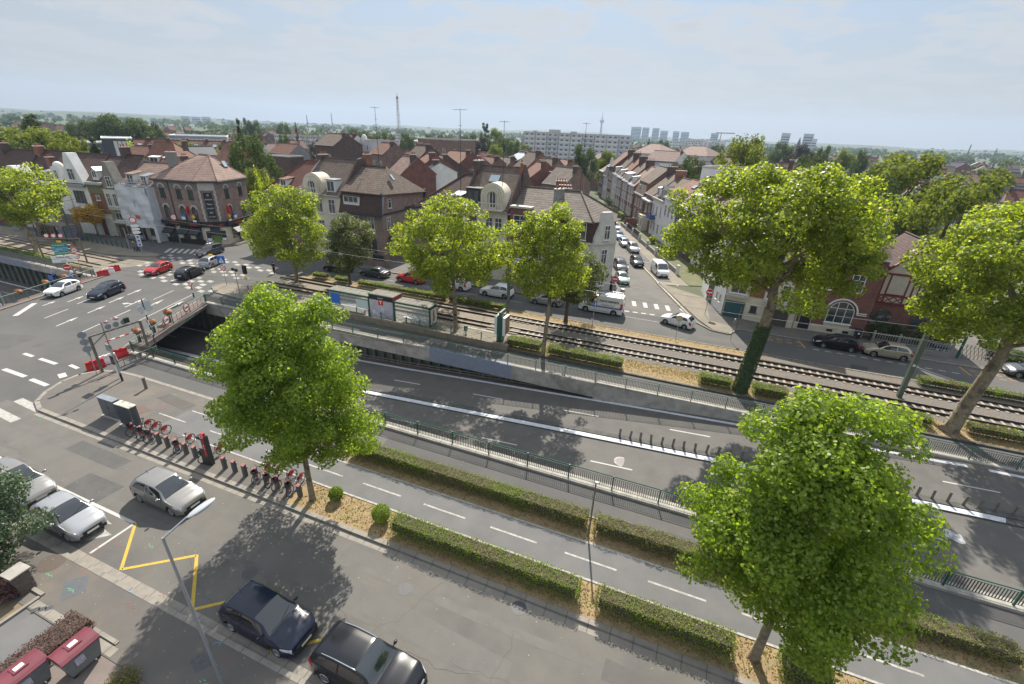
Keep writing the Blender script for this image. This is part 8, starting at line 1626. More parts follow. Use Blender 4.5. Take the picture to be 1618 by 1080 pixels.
for y_ in (1.8,2.95):b.tube((.05,y_,3.3),(.75,y_+.25,3.25),.02)
b.build('sign_disc',lampgrey,t);MB().box(-.1,.12,2.75,3.1,3.5,3.95).build('lamp_box',dark_metal,t)
t=thing('height_gauge','portal with three small round signs and a striped bar at the left underpass railing','height gauge',(-86.0,35.9,.1));
b=MB();b.box(-.08,.08,-.08,.08,0,3.6);b.build('post',pole_brown,t);b=MB();b.box(4.4,4.56,2.7,2.86,0,3.6);b.build('post',pole_brown,t);MB().tube((0,0,3.6),(4.5,2.8,3.6),.07,n=4).build('beam',pole_brown,t)
b=MB();[b.tube((.9+.42*i,.55+.26*i,2.7),(.9+.42*(i+1),.55+.26*(i+1),2.7),.06,n=6,k=i % 2) for i in range(7)];b.build('striped_bar',[sign_red,sign_white],t);b=MB();[limit_disc(b,1.2+i*.75,.7+i*.45,4.0,.3,.9) for i in range(3)];b.build('sign_disc',[galv,sign_red,sign_white],t)
t=thing('sign_pole','thin pole with three grey discs stacked one above another beside the brown portal','road sign',(-44.3,18.95,.12));MB().tube((0,0,0),(0,0,3.8),.03).build('pole',galv,t)
for z_ in (2.35,2.98,3.6):b=MB();b.disc((.04,-.02,z_),(1,-.4,0),.29,.025,24);b.box(.05,.08,-.04,.04,z_-.3,z_+.3);b.build('sign_disc',lampgrey,t)
MB().box(-.2,.2,-.02,.02,1.75,2.1).build('sign_plate',lampgrey,t)
t=thing('signal_pole','tall grey pole with two small lamps at its tip beside the brown portal','signal pole',(-41.25,19.1,.12));b=MB();b.tube((0,0,0),(-.05,.0,2.9),.07,.06,10,k=1);b.tube((0,0,0),(0,0,.7),.085,.085,10,k=0);b.tube((-.05,0,2.9),(-.08,0,5.2),.04,.03,8,k=2);b.build('pole',[dark_metal,galv,pole_brown],t);b=MB();b.ell((.05,.25,5.15),(.12,.18,.12),10,6);b.ell((.1,.95,5.2),(.12,.2,.12),10,6);b.tube((-.08,0,5.25),(.1,.9,5.35),.02);b.build('lamp',mat('pinkish_lamp',(.35,.22,.28),.4),t,smooth=True)
t=thing('traffic_light','short pale traffic light post with a white box and a give way triangle','traffic light',(-41.9,19.3,.12));b=MB();b.tube((0,0,0),(0,0,2.5),.075,.07,10);b.build('pole',white_plastic,t);b=MB();b.box(-.16,.16,-.14,.14,1.35,2.1);b.build('signal_box',dark_metal,t);b=MB();b.box(-.35,.35,-.06,.02,2.5,3.1);b.build('backboard',lampgrey,t)
def triangle(t,z,r,ang,pr=None):
    b=MB();ax=Vector((sin(ang),-cos(ang),0));sx=Vector((cos(ang),sin(ang),0));c=Vector((0,0,z))+ax*.06
    for k,(R_,o_) in enumerate(((r,0),(r*.6,.008))):
        P_=[c+ax*o_+sx*(R_*sin(q))+Vector((0,0,-R_*cos(q))) for q in (0,2*pi/3,4*pi/3)];b.add(P_+[p-ax*.02 for p in P_],[(0,1,2),(5,4,3),(0,3,4,1),(1,4,5,2),(2,5,3,0)],k)
    return b.build('give_way_sign',[sign_red,sign_white],t)
triangle(t,1.55,.42,-.4)
t=thing('sign_pole','black banded pole with white shield shaped signs above the brown portal','road sign',(-44.6,24.1,.12));b=MB();[b.tube((-.0,0,.5*i),(-.0,0,.5*(i+1)),.05,n=8,k=i % 2 if 2<i<8 else 0) for i in range(10)];b.build('pole',[dark_metal,white_plastic],t)
b=MB();b.box(-.3,-.26,-.2,.12,3.6,4.6);b.disc((.1,.25,4.5),(1,-.35,0),.3,.03,20);b.disc((.1,.32,4.05),(1,-.35,0),.3,.03,20);b.disc((-.05,-.28,4.15),(1,-.35,0),.28,.03,20);b.build('sign_disc',mat('pale_sign_back',(.50,.53,.56),.5),t)
tag(MB().tube((-38.35,19.1,.12),(-38.35,19.1,1.05),.12,.11,12).tube((-38.35,19.1,1.05),(-38.35,19.1,1.12),.15,.15,12).build('bollard',pole_brown),'stout brown bollard on the island corner by the narrow road','bollard')
t=thing('barrier_frame','grey frame with two dark plates lying across the head of the narrow road','barrier',(-43.6,20.3,.2));b=MB();b.tube((0,0,.0),(.2,3.2,.25),.05);b.tube((0,0,.6),(.2,3.2,.8),.04);[b.tube((.02*i,.45*i,0.0),(.02*i,.45*i,.7),.03) for i in range(8)];b.build('frame',pole_brown,t);MB().box(-.02,.04,1.0,1.4,.3,.65).box(-.02,.04,1.55,1.95,.35,.7).build('plate',lampgrey,t)
# plastic water barriers
def barrier(x,y,rz,m,label,grp=None):
    t=thing('plastic_barrier',label,'plastic barrier',(x,y,0),rz,grp);b=MB();n=9;L_=1.25;P_=[]
    b.xprism([(-.24,0),(.24,0),(.22,.22),(.11,.5),(.09,.78),(-.09,.78),(-.11,.5),(-.22,.22)],'x',-L_/2,L_/2)
    for i in range(6):x_=-L_/2+.12+i*.2;b.xprism([(-.27,0.0),(.27,0.0),(.245,.22),(.13,.5),(.10,.74),(-.10,.74),(-.13,.5),(-.245,.22)],'x',x_-.045,x_+.045)
    b.build('body',m,t);MB().box(-.3,-.12,-.05,.05,.78,.84).box(.12,.3,-.05,.05,.78,.84).build('filler_cap',m,t);return t
for p_,m_,lb in (((153,582),red_plastic,'red plastic barrier left of the white one by the brown portal'),((172,573),white_plastic,'white plastic barrier between two red ones by the brown portal'),((190,564),red_plastic,'red plastic barrier right of the white one by the brown portal')):
    x,y=at(*p_);barrier(x,y,1.35,m_,lb)
for p_,m_,lb in (((164,436),red_plastic,'red plastic barrier left of the white one before the tram crossing'),((173,432),white_plastic,'white plastic barrier between two red ones before the tram crossing'),((182,428),red_plastic,'red plastic barrier right of the white one before the tram crossing')):
    x,y=at(*p_);barrier(x,y,1.45,m_,lb)
# round height limit signs and flower boxes on the parapet
bd=Vector((-52.25+46.3,34.8-23.0,0)).normalized()
def on_par(s):return (-46.3+bd.x*s,23.0+bd.y*s)
for i,(s_,lb) in enumerate(((5.6,'nearer round red edged 2.6 m height limit sign on the bridge railing'),(9.3,'farther round red edged 2.6 m height limit sign on the bridge railing'))):
    x,y=on_par(s_);t=thing('height_limit_sign',lb,'road sign',(x+.12,y-.05,.35),atan2(bd.y,bd.x)+pi);b=MB();R_=.52
    b.disc((0,0,.62),(0,1,0),R_,.04,26,k=0);b.disc((0,.03,.62),(0,1,0),R_*.98,.01,26,k=1);b.disc((0,.04,.62),(0,1,0),R_*.76,.01,26,k=2);b.tube((0,0,-.3),(0,0,.2),.03,n=6,k=0);b.build('sign_disc',[galv,sign_red,sign_white],t);text_mesh('2.6m',.34,sign_black,t,loc=(0,.05,.62),rot=(pi/2,0,pi),bold=.01)
fl_m=mat('flower_petals',(.5,.1,.05),.7,isl=[(.55,.06,.05),(.60,.22,.04),(.45,.03,.08),(.60,.35,.15),(.08,.12,.02),(.05,.09,.015)])
def flowers(x,y,z,label,post=True,seed=0):
    rng=np.random.default_rng(seed);t=thing('flower_box',label,'flower box',(x,y,z));n=700;d=rndir(rng,n);P_=d*[.62,.34,.26]*rng.uniform(.6,1,(n,1))+[0,0,.35];leaf_mesh('flowers',P_,d+[0,0,.3],.10,LEAF4,fl_m,rng,parent=t)
    MB().box(-.42,.42,-.16,.16,.02,.28).build('trough',green_metal,t)
    if post:MB().box(-.1,.1,-.1,.1,-.95,.02).build('stand',green_metal,t)
for i,(s_,lb) in enumerate(((1.9,'flower box nearest the brown portal on the bridge'),(4.2,'second flower box from the brown portal on the bridge'),(6.9,'third flower box from the brown portal, behind the near height limit sign'))):x,y=on_par(s_);flowers(x-.45,y-.2,1.0,lb,True,60+i)
for i,(px,py,lb) in enumerate(((29,461,'flower box at the left end of the left bridge railing'),(72,446,'flower box in the middle of the left bridge railing'),(101,437,'flower box behind the white hatchback near the direction signs'))):x,y=at(px,py,1.0);flowers(x,y,.75,lb,False,70+i)
# direction signs at the left
xg,yg=at(115,440);t=thing('direction_sign','green and blue direction arrows over a white board at the left of the junction','direction sign',(xg,yg,.12),.55);b=MB();[b.tube((0,0,.55*i),(0,0,.55*(i+1)),.06,n=8,k=i % 2 if i<4 else 0) for i in range(6)];b.tube((0,0,3.3),(0,0,5.1),.05,k=0);b.build('pole',[dark_metal,white_plastic],t)
hd=.35
def arrow_board(z0,z1,w0,w1,m_,nm='arrow_board',txt=None,tm_=None,off=-.09):
    b=MB();zc=(z0+z1)/2;pts=[(w0,z0),(w1,z0),(w1+.22,zc),(w1,z1),(w0,z1)];b.prism(pts,0,.04,T=Matrix.Rotation(hd,4,'Z') @ Matrix(((1,0,0,0),(0,0,-1,off),(0,1,0,0),(0,0,0,1))));o=b.build(nm,m_,t)
    if txt:q=text_mesh(txt,(z1-z0)*.62,tm_ or sign_white,t,loc=((w0+w1)/2*cos(hd)+.14*sin(hd),(w0+w1)/2*sin(hd)-.15*cos(hd),zc),rot=(pi/2,0,hd))
arrow_board(4.15,4.6,-.9,.55,sign_green,txt='ROUBAIX');arrow_board(3.65,4.1,-.9,.5,mat('sign_paleblue',(.10,.30,.50),.5),txt='LILLE');arrow_board(3.15,3.6,-.8,.6,sign_green,txt='TOURCOING');arrow_board(2.6,3.05,-1.3,1.0,white_plastic,txt='Centre ville',tm_=sign_black);arrow_board(2.15,2.5,-1.3,1.0,white_plastic,txt='Mairie',tm_=sign_black);MB().box(-.2,.25,-.12,-.05,4.7,4.95).build('orange_tab',sign_yellow,t)
t=thing('no_entry_sign','small red no entry sign below the direction arrows','road sign',(*at(113,441),.12),.9);MB().tube((0,0,0),(0,0,1.6),.04).build('pole',galv,t);no_entry(t,1.5,0)
t=thing('speed_sign','pair of round red edged signs right of the direction arrows','road sign',(*at(130,430),.12),.9);MB().tube((0,0,0),(0,0,3.2),.05).build('pole',galv,t)
for z_ in (2.15,3.0):b=MB();limit_disc(b,0,-.06,z_,.36,0);b.build('sign_disc',[galv,sign_red,sign_white],t);text_mesh('30',.32,sign_black,t,loc=(0,-.11,z_))
t=thing('speed_sign','round red edged sign on a grey post before the cafe awning','road sign',(*at(286,384),.12),.7);MB().tube((0,0,0),(0,0,4.6),.12,.10,10).build('pole',lampgrey,t);b=MB();limit_disc(b,0,-.12,4.4,.55,.2);b.build('sign_disc',[galv,sign_red,sign_white],t)
xg,yg=at(226,401);t=thing('sign_pole','busy sign pole with a round sign, white arrows and parking squares by the crossing couple','road sign',(xg,yg,.14),.8);b=MB();b.tube((0,0,0),(0,0,5.2),.07);b.build('pole',galv,t);b=MB();limit_disc(b,0,-.1,5.2,.48,0);b.build('sign_disc',[galv,sign_red,sign_white],t)
for i,z_ in enumerate((4.3,3.8,3.3)):b=MB();b.prism([(-.45,z_-.2),(.35,z_-.2),(.6,z_),(.35,z_+.2),(-.45,z_+.2)],.1,.14,T=Matrix(((1,0,0,0),(0,0,-1,0),(0,1,0,0),(0,0,0,1))));b.build('arrow_board',white_plastic,t)
for i,z_ in enumerate((2.6,2.0,1.4)):b=MB();b.box(-.28,.28,-.12,-.08,z_-.26,z_+.26,0);b.disc((0,-.13,z_),(0,1,0),.17,.01,16,k=1);b.build('square_plate',[white_plastic,sign_blue],t)
def traffic(label,x,y,h,z=.12,diamond=False,ang=0.0,gw=False):
    t=thing('traffic_light',label,'traffic light',(x,y,z),.5);b=MB();b.tube((0,0,0),(0,0,h-.8),.06,.05,8,k=0);b.tube((0,0,.9),(0,0,1.5),.066,.066,8,k=1);b.tube((0,0,0),(0,0,.6),.08,.08,8,k=2);b.build('pole',[white_plastic,sign_red,dark_metal],t)
    T=Matrix.Rotation(ang,4,'Z');b=MB();b.box(-.16,.16,-.16,.1,h-.95,h,0,T=T);b.box(-.25,.25,.1,.12,h-1.02,h+.07,0,T=T)
    for i in range(3):
        c=T @ Vector((0,-.17,h-.8+i*.31));b.disc(c,T @ Vector((0,1,0)),.10,.02,12,k=1);b.tube(T @ Vector((-.11,-.16,h-.68+i*.31)),T @ Vector((.11,-.28,h-.68+i*.31)),.02,n=4)
    b.build('signal_head',[sign_black,dark_metal],t)
    if diamond:b=MB();b.prism([(-.36,0),(0,-.36),(.36,0),(0,.36)],-.02,.0,k=0,T=Matrix.Translation((0,-.09,h-1.55)) @ Matrix.Rotation(pi/2,4,'X'));b.prism([(-.24,0),(0,-.24),(.24,0),(0,.24)],.001,.012,k=1,T=Matrix.Translation((0,-.09,h-1.55)) @ Matrix.Rotation(pi/2,4,'X'));b.build('priority_sign',[sign_white,sign_yellow],t)
    if gw:triangle(t,h-1.6,.38,0)
    return t
x,y=at(307,471);traffic('black traffic light with a give way triangle at the bridge corner',x,y,3.3,gw=True)
x,y=at(395,470);traffic('black traffic light with a yellow diamond on the platform island',x,y,3.9,diamond=True)
x,y=at(380,469);t=thing('pedestrian_signal','slim grey pole with two small signal boxes on the platform island','pedestrian signal',(x,y,.12));MB().tube((0,0,0),(0,0,3.5),.05).build('pole',galv,t);MB().box(-.45,-.15,-.1,.1,3.25,3.55).box(.1,.4,-.1,.1,3.2,3.5).tube((-.3,0,3.4),(.3,0,3.4),.03).build('signal_head',sign_black,t)
x,y=at(359,452);t=thing('crossing_sign','blue square crossing sign above a round red sign on the platform island','road sign',(x,y,.12),.55);MB().tube((0,0,0),(0,0,3.9),.035).build('pole',galv,t);b=MB();b.box(-.45,.45,-.05,-.02,2.95,3.95,0);b.add([(-.3,-.055,3.1),(.3,-.055,3.1),(0,-.055,3.75)],[(0,1,2)],1);b.box(-.05,.05,-.062,-.057,3.2,3.5,2);b.build('sign_plate',[sign_blue,sign_white,sign_black],t);b=MB();limit_disc(b,0,-.05,2.4,.36,0);b.tube((-.22,-.1,2.2),(.22,-.1,2.6),.03,n=4,k=1);b.build('sign_disc',[galv,sign_red,sign_white],t)
for i,(px,py,h_,lb) in enumerate(((206,395,3.4,'grey post at the end of the dark green crossed fence'),(8,482,3.6,'pale pole by the railing at the left edge'),(322,386,2.6,'post with a dark board in front of the cafe door'))):
    x,y=at(px,py);t=thing('street_post',lb,'post',(x,y,.12));MB().tube((0,0,0),(0,0,h_),.07).build('pole',galv,t)
    if i==2:MB().box(-.45,.45,-.1,-.04,2.0,2.7).build('board',lampgrey,t)
    if i==0:MB().tube((0,0,h_),(-.9,.3,h_-.05),.04).build('arm',galv,t)
    if i==1:MB().box(-.25,.1,-.1,.1,3.0,3.8).build('sign_back',white_plastic,t)
# tram stop at the left
t=thing('tram_shelter','grey roofed tram shelter with a blue poster at the left of the junction','tram shelter',(-103.4,45.0,.16));b=MB();[b.box(x_-.06,x_+.06,y_-.06,y_+.06,0,2.4) for x_ in (0,2.4,5.0) for y_ in (0,1.6)];b.build('frame',green_metal,t);b=MB();b.box(-.3,5.3,-.4,2.0,2.4,2.52);b.build('roof',mat('shelter_roof_panel',(0,0,0)),t);b=MB();b.box(5.05,5.2,.1,1.6,.2,2.3,0);b.box(5.21,5.22,.2,1.5,.35,2.15,1);b.box(3.6,4.9,-.05,.0,.3,2.2,0);b.box(3.7,4.8,-.06,-.05,.4,2.1,1);b.build('poster_case',[galv,mat('blue_poster',(.08,.14,.35),.4,(.30,.20,.30),2)],t);MB().box(.1,4.9,1.55,1.58,.3,2.3).build('glass_panel',clear,t)
t=thing('tram_shelter','long brown roofed tram shelter left of the blue poster one','tram shelter',(-109.6,44.9,.16));b=MB();[b.box(x_-.06,x_+.06,y_-.06,y_+.06,0,2.5) for x_ in (0,2.8,5.6) for y_ in (0,1.6)];b.build('frame',green_metal,t);MB().box(-.3,5.9,-.4,2.0,2.5,2.62).build('roof',mat('shelter_roof_brown',(.24,.18,.13),.7),t);MB().box(.1,5.5,1.5,1.6,.1,2.4).build('back_panel',mat('dark_poster',(0,0,0)),t)
t=thing('poster_stand','pale blue framed poster panel at the left tram stop','advert panel',(-115.2,45.4,.16));b=MB();b.box(0,2.6,-.1,.1,.3,2.7,0);b.box(.12,2.48,-.12,-.1,.45,2.55,1);b.build('poster_case',[galv,mat('teal_poster',(.12,.28,.32),.4,(.35,.22,.22),1.5)],t)
# utility cabinets, terminal, docks and bikes
cab=mat('cabinet_grey',(.085,.095,.11),.55,(.10,.11,.125),2);cabtop=mat('cabinet_top',(.20,.23,.27),.6,(.16,.18,.21),3)
def cabinet(label,x0,x1,y0,y1,h,ribs,top):
    t=thing('utility_cabinet',label,'utility cabinet',(x0,y0,.12),.02);L_,W_=x1-x0,y1-y0;b=MB();b.box(0,L_,0,W_,.12,h,0);b.box(.05,L_-.05,.04,W_-.04,0,.12,0)
    if ribs:[b.box(.06+i*.085,.09+i*.085,-.02,0,.2,h-.08,0) for i in range(int((L_-.1)/.085))];[b.box(L_,L_+.02,.06+i*.085,.09+i*.085,.2,h-.08,0) for i in range(int((W_-.1)/.085))]
    b.build('housing',cab,t);MB().box(-.04,L_+.04,-.04,W_+.04,h,h+.06).build('lid',top,t);MB().box(-.12,L_+.12,-.12,W_+.12,-.01,.035).build('plinth',concrete,t)
    if not ribs:MB().box(L_*.5-.004,L_*.5+.004,-.006,0,.2,h-.05).box(L_*.5+.05,L_*.5+.08,-.03,0,h*.5,h*.6).build('door_seam',dark_metal,t)
cabinet('smooth grey utility cabinet left of the ribbed one',-37.25,-35.6,15.42,15.8,1.52,False,cabtop);cabinet('ribbed grey utility cabinet with a worn pale top',-34.9,-33.4,15.22,15.66,1.7,True,mat('worn_cabinet_top',(.50,.48,.42),.8,(.25,.24,.21),4,lo=.45,hi=.6))
t=thing('hire_bike_terminal','tall dark terminal with a red strip and red tip among the bike docks','terminal',(-25.65,14.75,.12),.15);b=MB();b.box(-.3,.3,-.14,.14,0,2.15,0);b.build('housing',[dark_metal],t);b=MB();b.box(.06,.22,-.16,-.14,.75,2.1,0);b.box(.04,.28,-.16,.02,2.0,2.42,0);b.build('red_strip',red_plastic,t);MB().box(-.26,.0,-.16,-.14,1.3,1.95).build('map_panel',white_plastic,t);b=MB();b.ring((.18,-.19,2.25),(0,1,0),.1,.018,16,5);b.build('ring_logo',sign_white,t);text_mesh('Le vélo',.13,sign_white,t,loc=(.14,-.165,1.45),rot=(pi/2,-pi/2,0))
dk=None;docks=[-33.0+i*.86 for i in range(18)];nd=0;bikes_at={0,1,2,5,8,13,14,15,16}
for i,x in enumerate(docks):
    if i==9:continue
    if dk is None:
        dk=thing('bike_dock','','bike dock');b=MB();b.box(-.11,.11,-.10,.10,0,.82);MBt=b.build('post',mat('dock_grey',(.075,.075,.08),.6,(.10,.10,.105),3),dk);b=MB();b.add([(-.11,-.10,.82),(.11,-.10,.82),(.11,.10,.82),(-.11,.10,.82),(-.11,-.10,.83),(.11,-.10,.83),(.11,.10,.90),(-.11,.10,.90)],[(4,5,6,7),(0,1,5,4),(1,2,6,5),(2,3,7,6),(3,0,4,7)]);b.build('red_cap',mat('dock_cap_red',(.42,.17,.15),.5),dk);MB().box(-.05,.05,.10,.2,.45,.6).build('latch',galv,dk);o=dk
    else:o=copy_tree(dk)
    place(o,(x,14.85,.12),0,'grey bike dock holding a hire bike' if i in bikes_at else 'empty grey bike dock with a red cap','occupied bike docks' if i in bikes_at else 'empty bike docks')
def make_bike():
    t=thing('hire_bike','','hire bike');R_=.33
    for nm,x_ in (('front_wheel',0.55),('rear_wheel',-.55)):
        b=MB();b.ring((x_,0,R_),(0,1,0),R_,.022,24,6);wo=b.build('wheel',tyre_m,t,smooth=True);b=MB();b.ring((x_,0,R_),(0,1,0),R_-.03,.010,24,4)
        for k in range(14):A=2*pi*k/14;b.tube((x_,0,R_),(x_+cos(A)*(R_-.03),0,R_+sin(A)*(R_-.03)),.003,n=3,cap=False)
        b.tube((x_,-.05,R_),(x_,.05,R_),.025,n=8);b.build('rim',galv,wo)
    b=MB();g_=.02;P_={'bb':(-.08,0,.30),'seat':(-.28,0,.85),'head':(.36,0,.82),'hl':(.40,0,.66),'r':(-.55,0,R_),'f':(.55,0,R_)}
    for a,c in (('bb','hl'),('bb','seat'),('head','hl'),('hl','f')):b.tube(P_[a],P_[c],.024 if a != 'hl' else .018,n=7)
    for s_ in (-.05,.05):b.tube((-.08,s_*.6,.3),(-.55,s_,R_),.012,n=5);b.tube((-.24,s_*.6,.72),(-.55,s_,R_),.012,n=5)
    b.build('frame',mat('bike_grey',(.16,.16,.17),.4,metal=.3),t,smooth=True)
    b=MB();b.tube((.36,0,.82),(.32,0,1.02),.016,n=6);b.tube((.32,-.02,1.02),(.20,-.27,1.04),.014,n=6);b.tube((.32,.02,1.02),(.20,.27,1.04),.014,n=6);b.build('handlebar',dark_metal,t);b=MB();b.ell((-.30,0,.93),(.14,.09,.035),12,6);b.tube((-.28,0,.8),(-.30,0,.92),.016);b.build('saddle',sign_black,t,smooth=True)
    b=MB();b.box(.45,.72,-.14,.14,.72,.74,0);[b.box(x0,x1,y0,y1,.74,.92,0) for (x0,x1,y0,y1) in ((.45,.46,-.14,.14),(.71,.72,-.14,.14),(.46,.71,-.14,-.13),(.46,.71,.13,.14))];b.build('basket',dark_metal,t);b=MB();b.box(.44,.60,-.09,.09,.55,.70);b.build('front_shield',red_plastic,t)
    for s_ in (-1,1):
        b=MB();n=12;pts=[(-.55+.35*cos(A),.33+.35*sin(A)) for A in [rad(20+95*i/n) for i in range(n+1)]]+[(-.55+.10*cos(A),.33+.10*sin(A)) for A in [rad(115-95*i/n) for i in range(n+1)]]
        b.prism(pts,s_*.045-.006,s_*.045+.006,T=Matrix(((1,0,0,0),(0,0,-1,0),(0,1,0,0),(0,0,0,1))));b.build('wheel_cover',red_plastic,t)
    b=MB();b.tube((-.08,-.07,.3),(-.08,.07,.3),.012);b.tube((-.08,.07,.3),(.02,.07,.17),.01);b.tube((-.08,-.07,.3),(-.18,-.07,.43),.01);b.box(-.02,.06,.05,.13,.15,.175);b.box(-.22,-.14,-.13,-.05,.42,.445);b.tube((-.08,.055,.3),(-.5,.055,.31),.014);b.build('crank',galv,t)
    return t
bk=make_bike();first=True
bl_={0:'red and grey hire bike in the first dock beside the ribbed cabinet',1:'second hire bike in the left cluster',2:'third hire bike, rightmost of the left cluster',5:'lone hire bike between empty docks left of the terminal',8:'hire bike tucked directly left of the dark terminal',13:'leftmost hire bike of the cluster under the tree',14:'second hire bike of the cluster under the tree',15:'third hire bike of the cluster under the tree',16:'rightmost hire bike of the cluster under the tree'}
for i,x in enumerate(docks):
    if i not in bikes_at:continue
    o=bk if first else copy_tree(bk);first=False;place(o,(x+.18,15.25,.12),-pi/2+rad((-8,6,-4,12,-10,5,14,-6,9)[sorted(bikes_at).index(i)]),bl_[i],'red and grey hire bikes')
# bins, pillar, garden bits at the lower left
def waste_bin(label,x,y,rz,L_=1.35,W_=.95,h=1.2):
    t=thing('wheeled_bin',label,'wheeled bin',(x,y,.11),rz);b=MB();a,c=L_/2,W_/2
    v0=[(-a+.12,-c+.12),(a-.12,-c+.12),(a-.12,c-.12),(-a+.12,c-.12)];v1=[(-a,-c),(a,-c),(a,c),(-a,c)]
    b.add([(p[0],p[1],.18) for p in v0]+[(p[0],p[1],h-.12) for p in v1],[(3,2,1,0),(4,5,6,7),(0,1,5,4),(1,2,6,5),(2,3,7,6),(3,0,4,7)]);b.box(-a-.03,a+.03,-c-.03,c+.03,h-.14,h-.06);b.build('tub',mat('bin_grey',(.17,.18,.185),.6,(.14,.15,.155),3),t)
    b=MB();n=8;P_=[(-c-.05,h-.06)]+[(-c-.05+(W_+.1)*i/n,h-.02+.16*sin(pi*i/n)**.7) for i in range(n+1)]+[(c+.05,h-.06)];b.xprism(P_,'x',-a-.04,a+.04);b.build('lid',mat('bin_lid_maroon',(.14,.03,.045),.5,(.17,.04,.055),3),t)
    b=MB();b.box(-.22,.22,-.2,.2,h+.13,h+.155,0);b.box(-.14,.14,-.11,.08,h+.156,h+.162,1);b.build('lid_flap',[mat('bin_lid_maroon',(0,0,0)),white_plastic],t)
    b=MB();b.box(-.28,.02,-c-.0,-c+.02,.62,.98,0);o=b.build('sticker',mat('sticker',(.60,.62,.66),.5,(.25,.20,.35),14),t)
    for sx in (-1,1):
        for sy in (-1,1):w_=MB();w_.disc((sx*(a-.2),sy*(c-.2),.08),(0,1,0),.08,.045,12);w_.tube((sx*(a-.2),sy*(c-.2),.08),(sx*(a-.2),sy*(c-.2),.2),.02);w_.build('castor',dark_metal,t)
    b=MB();[b.tube((sx*(a+.02),-c*.6,h-.25),(sx*(a+.02),c*.6,h-.25),.02) for sx in (-1,1)];b.build('handle',galv,t);return t
waste_bin('grey wheeled bin with a maroon lid and white label, fully in view',-19.2,4.4,rad(91),1.2,.85);waste_bin('second maroon lidded bin cut by the bottom edge',-20.0,3.15,rad(91),1.2,.85)
for px,py,lb in ((1352,535,'dark wheeled bin beside the gate post of the picket fence, behind the black hatchback'),(1474,560,'left one of two dark bins at the right end of the picket fence'),(1485,562,'right one of two dark bins at the right end of the picket fence')):
    x,y=at(px,py);t=thing('wheeled_bin',lb,'wheeled bin',(x,y,.12));b=MB();b.add([(-.24,-.28,.05),(.24,-.28,.05),(.24,.28,.05),(-.24,.28,.05),(-.29,-.34,.98),(.29,-.34,.98),(.29,.34,.98),(-.29,.34,.98)],[(3,2,1,0),(4,5,6,7),(0,1,5,4),(1,2,6,5),(2,3,7,6),(3,0,4,7)]);b.build('tub',mat('navy_bin',(.02,.025,.05),.5),t);MB().box(-.31,.31,-.37,.36,.98,1.06).build('lid',mat('navy_bin',(0,0,0)),t);MB().disc((-.2,.3,.1),(1,0,0),.1,.06,12).disc((.2,.3,.1),(1,0,0),.1,.06,12).build('wheel',tyre_m,t);MB().box(-.1,.1,-.335,-.325,.55,.75).build('sticker',white_plastic,t)
t=thing('stone_pillar','short pillar of thin stacked stone with a slab cap by the purple shrub','pillar',(-25.3,5.4,.1),.05);b=MB();rr=random.Random(8)
for i in range(22):z_=i*.052;d_=rr.uniform(-.02,.02);b.box(-.3+d_,.3+d_,-.3-d_,.3-d_,z_,z_+.046)
b.build('stacked_stone',mat('stacked_stone',(.17,.14,.12),.9,(.11,.09,.08),6),t);MB().box(-.38,.38,-.38,.38,1.14,1.21).build('cap',concrete,t)
struct('low_edging',MB().box(-24.3,-24.15,-8,5.4,0,.2).box(-20.5,-20.3,-8,5.5,0,.17).box(-20.3,-18.9,5.35,5.5,0,.17).box(-28,-24.2,5.45,5.6,.1,.2),kerbm)
